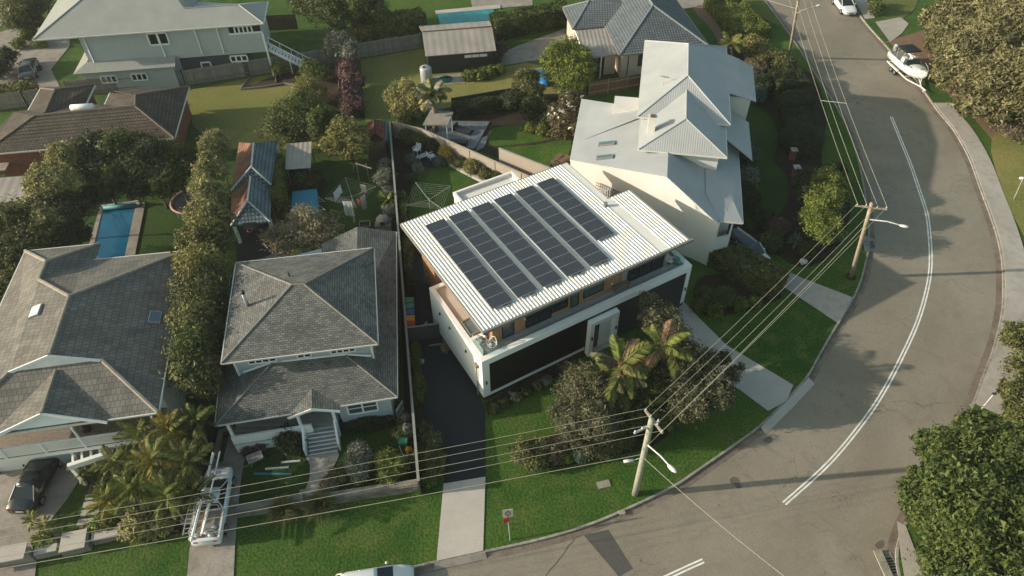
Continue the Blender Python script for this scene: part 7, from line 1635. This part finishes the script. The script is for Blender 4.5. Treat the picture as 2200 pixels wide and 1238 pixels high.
# fallen palm frond and items by the drive
ff = thing('fallen_frond', 'brown fallen palm frond lying on dark driveway', 'palm frond', g(958, 755, .06), R(-75))
if ('palm_dry', 0, 2.7, .42, 30) in _fr: inst('frond', _fr[('palm_dry', 0, 2.7, .42, 30)], Matrix.Translation((-1, 0, .35)) @ Matrix.Rotation(R(20), 4, 'Y'), ff)
else: inst('frond', frond_mesh('frond', 2.0, .1, .12, LF['palm_dry'], 5), Matrix.Translation((-1, 0, .1)), ff)
tag(MB().box(-.22, .22, -.18, .18, 0.0, .2, Matrix.Translation(g(905, 779))).build('storage_box', M['steel']), 'small blue grey box at driveway hedge', 'box')
fc = thing('folded_chair', 'pale folding chair beside left wall of white house', 'chair', hw(-.55, 7.9), HA+R(30)); MB().box(-.28, .28, -.03, .03, .0, .9, Matrix.Rotation(R(-18), 4, 'X')).build('backrest', M['cloth_g'], fc, local=True); MB().box(-.28, .28, -.45, .0, .38, .43).build('seat', M['cloth_g'], fc, local=True); MB().box(-.28, .28, -.45, -.4, 0, .38).build('front_leg', M['steel'], fc, local=True)
tag(MB().bar(g(922, 743, .06), g(948, 739, .06), .12, .1).build('loose_board', M['wood_plain']), 'loose timber board on dark driveway near gate', 'board')

# ================================================================== vehicles
def loft(st, n=None):
    """stations: list of rings (lists of points, same count) -> MB"""
    m = MB(); k = len(st[0])
    for r_ in st: m.v += [Vector(p) for p in r_]
    for i in range(len(st)-1):
        for j in range(k-1): m.f.append((i*k+j, (i+1)*k+j, (i+1)*k+j+1, i*k+j+1))
    m.f.append(tuple(range(k))); m.f.append(tuple((len(st)-1)*k+j for j in range(k-1, -1, -1))); return m
def car(name, label, cat, loc, rz, L_, W_, paint, body, cabin, wheel_x, wr=.33, glass='glass_dark', bed=None):
    """body: (x, half width factor, z bottom, z belt); cabin: (x, z roof/None...)"""
    c = thing(name, label, cat, loc, rz); hw_ = W_/2; rings = []
    for x, f, zb, zt in body:
        w0 = hw_*f; rings.append([(x, -w0*.86, zb), (x, -w0*.98, zb+.12), (x, -w0, zb+(zt-zb)*.55), (x, -w0*.95, zt-.05), (x, -w0*.84, zt), (x, -w0*.4, zt+.025), (x, w0*.4, zt+.025), (x, w0*.84, zt), (x, w0*.95, zt-.05), (x, w0, zb+(zt-zb)*.55), (x, w0*.98, zb+.12), (x, w0*.86, zb)])
    b = loft(rings).build('body', paint, c, True, True)
    xb0, xr0, xr1, xb1, zbelt, zroof, wb_, wr_ = cabin        # glasshouse: base from xb0..xb1, roof xr0..xr1
    lo_ = [(xb0, -wb_, zbelt), (xb1, -wb_*.98, zbelt), (xb1, wb_*.98, zbelt), (xb0, wb_, zbelt)]; hi = [(xr0, -wr_, zroof-.06), (xr1, -wr_, zroof-.06), (xr1, wr_, zroof-.06), (xr0, wr_, zroof-.06)]
    MB().hexa(lo_, hi).build('windows', M[glass], c, local=True)
    rr = [[(x, -w_*1.01, zroof-.07+dz*.2), (x, -w_*.9, zroof-.005+dz), (x, -w_*.45, zroof+.03+dz), (x, w_*.45, zroof+.03+dz), (x, w_*.9, zroof-.005+dz), (x, w_*1.01, zroof-.07+dz*.2)] for x, w_, dz in ((xr0-.08, wr_*.96, -.045), (xr0+.15, wr_, 0), ((xr0+xr1)/2, wr_*1.01, .015), (xr1-.15, wr_, 0), (xr1+.08, wr_*.96, -.045))]
    loft(rr).build('roof', paint, c, True, True)
    for s in (-1, 1):
        for (xa, xb_) in ((xb0, xr0), (xb1, xr1), ((xb0+xb1)/2+.05, (xr0+xr1)/2)): MB().tube([(xa, s*wb_*.995, zbelt-.02), (xb_, s*wr_*1.0, zroof-.05)], .04, 5).build('pillar', paint, c, local=True)
        MB().ball((xb1-.35, s*(hw_+.09), zbelt+.06), .09, .10, .08, 8, 6).build('mirror', paint, c, True, True)
        MB().ball((body[-1][0]-.12, s*hw_*.62, body[-1][3]-.14), .14, .16, .08, 8, 6).build('headlight', M['lamp'], c, True, True)
        MB().box(body[0][0]-.012, body[0][0]+.06, s*hw_*.62-.13, s*hw_*.62+.13, body[0][3]-.22, body[0][3]-.06).build('tail_light', M['red'], c, local=True)
        for x in wheel_x:
            w_ = MB().tube([(x, s*(hw_-.16), wr), (x, s*(hw_+.01), wr)], wr, 16).build('wheel', M['tyre'], c, local=True); MB().tube([(x, s*(hw_+.008), wr), (x, s*(hw_+.022), wr)], wr*.62, 12).build('rim', M['rim'], w_, local=True)
    MB().box(body[-1][0]-.02, body[-1][0]+.022, -.3, .3, .42, .52).build('front_plate', M['black'], c, local=True); MB().box(body[0][0]-.025, body[0][0]+.02, -.24, .24, .60, .70).build('number_plate', M['insul'], c, local=True)
    return c
def paint(name, c_, rough=.22, coat=.5):
    m = plain(name, c_, rough, var=.02); b = m.node_tree.nodes['Principled BSDF']; b.inputs['Coat Weight'].default_value = coat; b.inputs['Coat Roughness'].default_value = .08; return m
PW, PB, PD = paint('white_paint', (.66, .68, .68)), paint('black_paint', (.010, .014, .016)), paint('navy_paint', (.03, .04, .055))
sedan = [(-2.30, .80, .34, .88), (-2.2, .90, .28, .96), (-1.5, 1, .26, .98), (-.3, 1, .24, .95), (.9, 1, .24, .93), (1.6, .98, .26, .86), (2.15, .88, .28, .74), (2.34, .74, .34, .62)]
def at_px(rear, front): a, b = g(*rear), g(*front); return (a+b)/2, math.atan2((b-a).y, (b-a).x)
p, a = at_px((60, 1095), (112, 988)); car('parked_car', 'black sedan parked on the left concrete driveway', 'car', p, a, 4.65, 1.82, PB, sedan, (-1.75, -.85, .25, 1.15, .93, 1.42, .80, .58), (-1.38, 1.38))
p, a = at_px((735, 1274), (878, 1250)); p.z = -.145; car('parked_car', 'white car cut off at the bottom edge by kerb', 'car', p, a, 4.65, 1.82, PW, sedan, (-2.15, -1.75, .2, 1.15, .93, 1.45, .80, .6), (-1.38, 1.38))
p, a = at_px((1796, -8), (1838, 42)); p.z = -.145; car('parked_car', 'white car parked at the top of far kerb', 'car', p+Vector((-.3, 0, 0)), a, 4.65, 1.82, PW, sedan, (-1.9, -1.3, .2, 1.15, .93, 1.45, .80, .6), (-1.38, 1.38))
p, a = at_px((1580, 534), (1624, 568)); car('parked_car', 'dark van roofed car half hidden behind the thick hedge', 'car', p, a, 4.6, 1.85, PW, sedan, (-2.2, -2.0, .4, 1.2, .93, 1.6, .84, .74), (-1.38, 1.38))
dk_ = [o for o in bpy.data.objects if o.get('label', '').startswith('dark van roofed')][0]
for ch in dk_.children:
    if ch.name.startswith('roof'): ch.data.materials[0] = PD
p, a = at_px((62, 188), (70, 128)); car('parked_car', 'dark grey car on the far left driveway', 'car', p, a, 4.6, 1.85, paint('grey_car_paint', (.07, .085, .09)), sedan, (-1.75, -.9, .25, 1.15, .93, 1.45, .80, .6), (-1.38, 1.38))
# ute with ladder and pipes
p, a = at_px((449, 1185), (481, 1010))
ute_b = [(-2.62, .92, .42, 1.02), (-2.5, .98, .4, 1.06), (-.55, 1, .38, 1.06), (-.5, 1, .36, 1.12), (1.0, 1, .36, 1.1), (1.75, .98, .36, 1.04), (2.35, .92, .38, .92), (2.58, .78, .42, .78)]
ut = car('work_ute', 'white work ute with ladder and white pipes on its racks', 'ute', p, a, 5.2, 1.86, PW, ute_b, (-.62, -.42, .5, 1.5, 1.08, 1.74, .82, .64), (-1.65, 1.62), .38)
MB().box(-2.45, -.72, -.78, .78, 1.075, 1.11).build('tray', M['fascia'], ut, local=True)
for y in (-.86, .86): MB().box(-2.55, -.68, y-.06, y+.06, 1.06, 1.2).build('tray_side', PW, ut, local=True)
for x in (-2.35, -.78, .15): 
    m = MB(); m.bar((x, -.72, 1.95 if x < .1 else 1.86), (x, .72, 1.95 if x < .1 else 1.86), .06, .06)
    if x < .1:
        for y in (-.72, .72): m.bar((x, y, 1.1), (x, y, 1.95), .05, .05)
    else:
        for y in (-.5, .5): m.bar((x, y, 1.70), (x, y, 1.86), .05, .05)
    m.build('roof_rack', M['steel'], ut, local=True)
uM = WM[ut]
def on_ute(name, label, cat, fn, mat):
    m = MB(); fn(m); m.v = [uM @ v for v in m.v]; tag(m.build(name, mat), label, cat)
on_ute('white_pipe', 'thick white pipe along left side of the ute racks', 'pipe', lambda m: m.tube([(-3.1, .38, 2.05), (2.9, .12, 2.0)], .085, 8), M['white'])
on_ute('white_pipe', 'thin white pipe along right side of the ute racks', 'pipe', lambda m: m.tube([(-2.8, -.12, 2.04), (3.0, -.28, 1.98)], .05, 8), M['white'])
on_ute('white_pipe', 'short white pipe over the ute tray', 'pipe', lambda m: m.tube([(-2.7, -.22, 2.1), (-.5, -.32, 2.1)], .06, 8), M['white'])
on_ute('timber_plank', 'orange timber plank in the ute tray', 'plank', lambda m: m.box(-2.1, -.75, .05, .25, 1.35, 1.42), M['timber'])
def lad(m):
    for y in (.62, .98): m.bar((-2.6, y, 1.98), (.6, y, 1.98), .05, .07)
    for i in range(11): m.bar((-2.5+i*.3, .62, 1.98), (-2.5+i*.3, .98, 1.98), .04, .04)
on_ute('ladder', 'aluminium ladder on left rack of the white ute', 'ladder', lad, M['steel'])
def junk(m):
    for i, (x, y, z, r_) in enumerate(((-2.3, .45, 1.2, .16), (-2.35, -.4, 1.2, .18), (-2.2, -.1, 1.18, .14), (-1.9, -.5, 1.2, .15))): m.ball((x, y, z), r_, r_*1.2, r_*.7, 8, 5)
on_ute('tool_bundle', 'jumbled grey tools at tail of the ute tray', 'tools', junk, M['steel'])
# boat on trailer
bp_, ba = (g(1920, 128)+g(1966, 178))/2, 0
a0, b0 = g(1912, 132), g(1976, 192); bdir = (b0-a0); ba = math.atan2(bdir.y, bdir.x); bc = (a0+b0)/2; bc.z = -.14
tl = thing('boat_trailer', 'white galvanised boat trailer at the far kerb', 'trailer', bc, ba)
fr = MB(); fr.bar((-2.6, .75, .5), (1.4, .75, .5), .08, .12).bar((-2.6, -.75, .5), (1.4, -.75, .5), .08, .12).bar((1.4, .75, .5), (3.2, 0, .48), .08, .12).bar((1.4, -.75, .5), (3.2, 0, .48), .08, .12)
for x in (-2.4, -.8, .9): fr.bar((x, -.75, .5), (x, .75, .5), .08, .1)
fr.build('frame', M['lamp'], tl, local=True); MB().bar((3.1, 0, .48), (4.0, 0, .5), .09, .1).build('drawbar', M['lamp'], tl, local=True); MB().bar((2.9, 0, .5), (2.7, 0, 1.35), .08, .08).build('winch_post', M['lamp'], tl, local=True)
for s in (-1, 1):
    for x in (-1.2, -.5):
        w_ = MB().tube([(x, s*.85, .3), (x, s*1.05, .3)], .3, 14).build('wheel', M['tyre'], tl, local=True); MB().tube([(x, s*1.05, .3), (x, s*1.065, .3)], .17, 10).build('rim', M['rim'], w_, local=True)
    MB().box(-1.65, -.05, s*.95-.14, s*.95+.14, .62, .68).build('mudguard', M['lamp'], tl, local=True)
MB().tube([(3.6, .05, .5), (3.6, .05, .12)], .05, 6).build('jockey_stand', M['lamp'], tl, local=True)
bo = thing('motor_boat', 'white cabin motor boat with outboard on trailer', 'boat', bc+Z3*.55, ba)
rings = []
for x, wv, zk, zg in ((-2.7, 1.02, .15, 1.05), (-1.5, 1.10, .08, 1.08), (0, 1.12, .08, 1.15), (1.2, .98, .14, 1.25), (2.2, .66, .35, 1.36), (2.9, .30, .72, 1.46), (3.25, .06, 1.15, 1.5)):
    rings.append([(x, -wv, zg), (x, -wv*1.0, zg-.12), (x, -wv*.92, zk+(zg-zk)*.45), (x, -wv*.55, zk+.14), (x, 0, zk), (x, wv*.55, zk+.14), (x, wv*.92, zk+(zg-zk)*.45), (x, wv, zg-.12), (x, wv, zg)])
M['hull'] = paint('gelcoat', (.72, .73, .70), .3, .4); loft(rings).build('hull', M['hull'], bo, True, True)
m = MB(); prev = None
dk2 = [[(x, -wv*.96, zg+.01), (x, -wv*.5, zg+.10), (x, 0, zg+.14), (x, wv*.5, zg+.10), (x, wv*.96, zg+.01)] for x, wv, zg in ((.5, 1.08, 1.2), (1.2, .98, 1.25), (2.2, .66, 1.36), (2.9, .30, 1.46), (3.2, .06, 1.5))]
loft(dk2).build('foredeck', M['hull'], bo, True, True)
MB().hexa([(-2.5, -.85, 1.03), (.45, -.92, 1.1), (.45, .92, 1.1), (-2.5, .85, 1.03)], [(-2.5, -.85, 1.09), (.45, -.92, 1.16), (.45, .92, 1.16), (-2.5, .85, 1.09)]).build('cockpit', M['fascia'], bo, local=True)
for s in (-1, 1): MB().bar((-2.6, s*.98, 1.12), (.6, s*1.04, 1.2), .16, .1).build('gunwale', M['hull'], bo, local=True); MB().box(-.6, -.1, s*.5-.22, s*.5+.22, 1.1, 1.6).build('seat', M['white'], bo, local=True); MB().box(1.0, 1.45, s*.66-.02, s*.66+.02, 1.3, 1.36).build('side_window', M['black'], bo, local=True)
MB().hexa([(.35, -.9, 1.2), (.95, -.78, 1.28), (.95, .78, 1.28), (.35, .9, 1.2)], [(.2, -.78, 1.62), (.32, -.74, 1.65), (.32, .74, 1.65), (.2, .78, 1.62)]).build('windscreen', M['glass_dark'], bo, local=True)
MB().box(2.05, 2.4, -.15, .15, 1.46, 1.52).build('hatch', M['black'], bo, local=True)
m = MB().tube([(3.15, 0, 1.75), (2.4, .5, 1.75), (1.3, .9, 1.65)], .02, 5).tube([(3.15, 0, 1.75), (2.4, -.5, 1.75), (1.3, -.9, 1.65)], .02, 5); m.build('bow_rail', M['insul'], bo, local=True)
MB().hexa([(-1.6, -.95, 2.3), (.1, -.95, 2.36), (.1, .95, 2.36), (-1.6, .95, 2.3)], [(-1.6, -.8, 2.42), (.1, -.8, 2.48), (.1, .8, 2.48), (-1.6, .8, 2.42)]).build('bimini', M['black'], bo, local=True)
for x in (-1.4, -.1):
    for s in (-1, 1): MB().tube([(x, s*.9, 2.34), (x*.6-.3, s*1.0, 1.15)], .018, 5).build('bimini_frame', M['insul'], bo, local=True)
MB().box(-3.15, -2.72, -.2, .2, .55, 1.5).ball((-2.95, 0, 1.55), .34, .22, .2, 10, 6).build('outboard_motor', M['steel'], bo, True, True); MB().box(-3.1, -2.9, -.06, .06, -.25, .55).build('outboard_leg', M['grey_dark'], bo, local=True)
# covered motorcycle beside the far left car
mo = thing('motorcycle', 'dark motorcycle standing beside the far left grey car', 'motorcycle', g(80, 158), R(75))
for x in (-.65, .65): MB().tube([(x, -.06, .31), (x, .06, .31)], .31, 14).build('wheel', M['tyre'], mo, local=True)
MB().box(-.3, .25, -.14, .14, .3, .6).build('engine', M['grey_dark'], mo, local=True); MB().ball((.12, 0, .78), .3, .16, .14, 10, 6).build('fuel_tank', M['black'], mo, True, True); MB().ball((-.4, 0, .76), .36, .15, .08, 10, 6).build('seat', M['black'], mo, True, True)
MB().tube([(.65, 0, .31), (.42, 0, .95), (.36, 0, 1.02)], .035, 6).build('fork', M['steel'], mo, local=True); MB().tube([(.3, -.36, 1.05), (.38, 0, 1.02), (.3, .36, 1.05)], .02, 6).build('handlebar', M['steel'], mo, local=True)
sk2 = thing('covered_boat', 'small teal covered tender at left edge of driveway', 'dinghy', g(2, 1000), R(80)); MB().ball((0, 0, .55), 1.1, .55, .28, 12, 6).build('cover', M['skylight'], sk2, True, True); MB().box(-.7, .7, -.35, .35, 0.0, .5).build('cradle', M['black'], sk2, local=True)

def stain(pts, mat='patch'):
    sheet('road_stain', spline(G2(pts, -.15), 4, True), -.1458, M[mat])
M['stain'] = ground_mat('oil_stain', [(.10, .088, .075), (.13, .115, .098), (.11, .098, .085)], (.5, 2, 14), .2)
stain([(1568,1030),(1578,1024),(1588,1030),(1590,1040),(1595,1046),(1585,1050),(1578,1042),(1570,1038)], 'stain')
stain([(1640,945),(1655,938),(1660,946),(1650,953)], 'stain'); stain([(1880,1170),(1896,1160),(1900,1172),(1888,1180)], 'stain')
# ================================================================== thin late afternoon haze over the whole place
hz = MB().box(-410, 410, -210, 510, -1.4, 46.0)
hm = bpy.data.materials.new('haze'); hm.use_nodes = True; hn = hm.node_tree; hn.nodes.remove(hn.nodes['Principled BSDF'])
pv_ = hn.nodes.new('ShaderNodeVolumePrincipled'); pv_.inputs['Color'].default_value = (.92, .95, .97, 1); pv_.inputs['Density'].default_value = .00027; pv_.inputs['Anisotropy'].default_value = .25
hn.links.new(pv_.outputs[0], hn.nodes['Material Output'].inputs['Volume'])
tag(hz.build('haze', hm), kind='stuff')
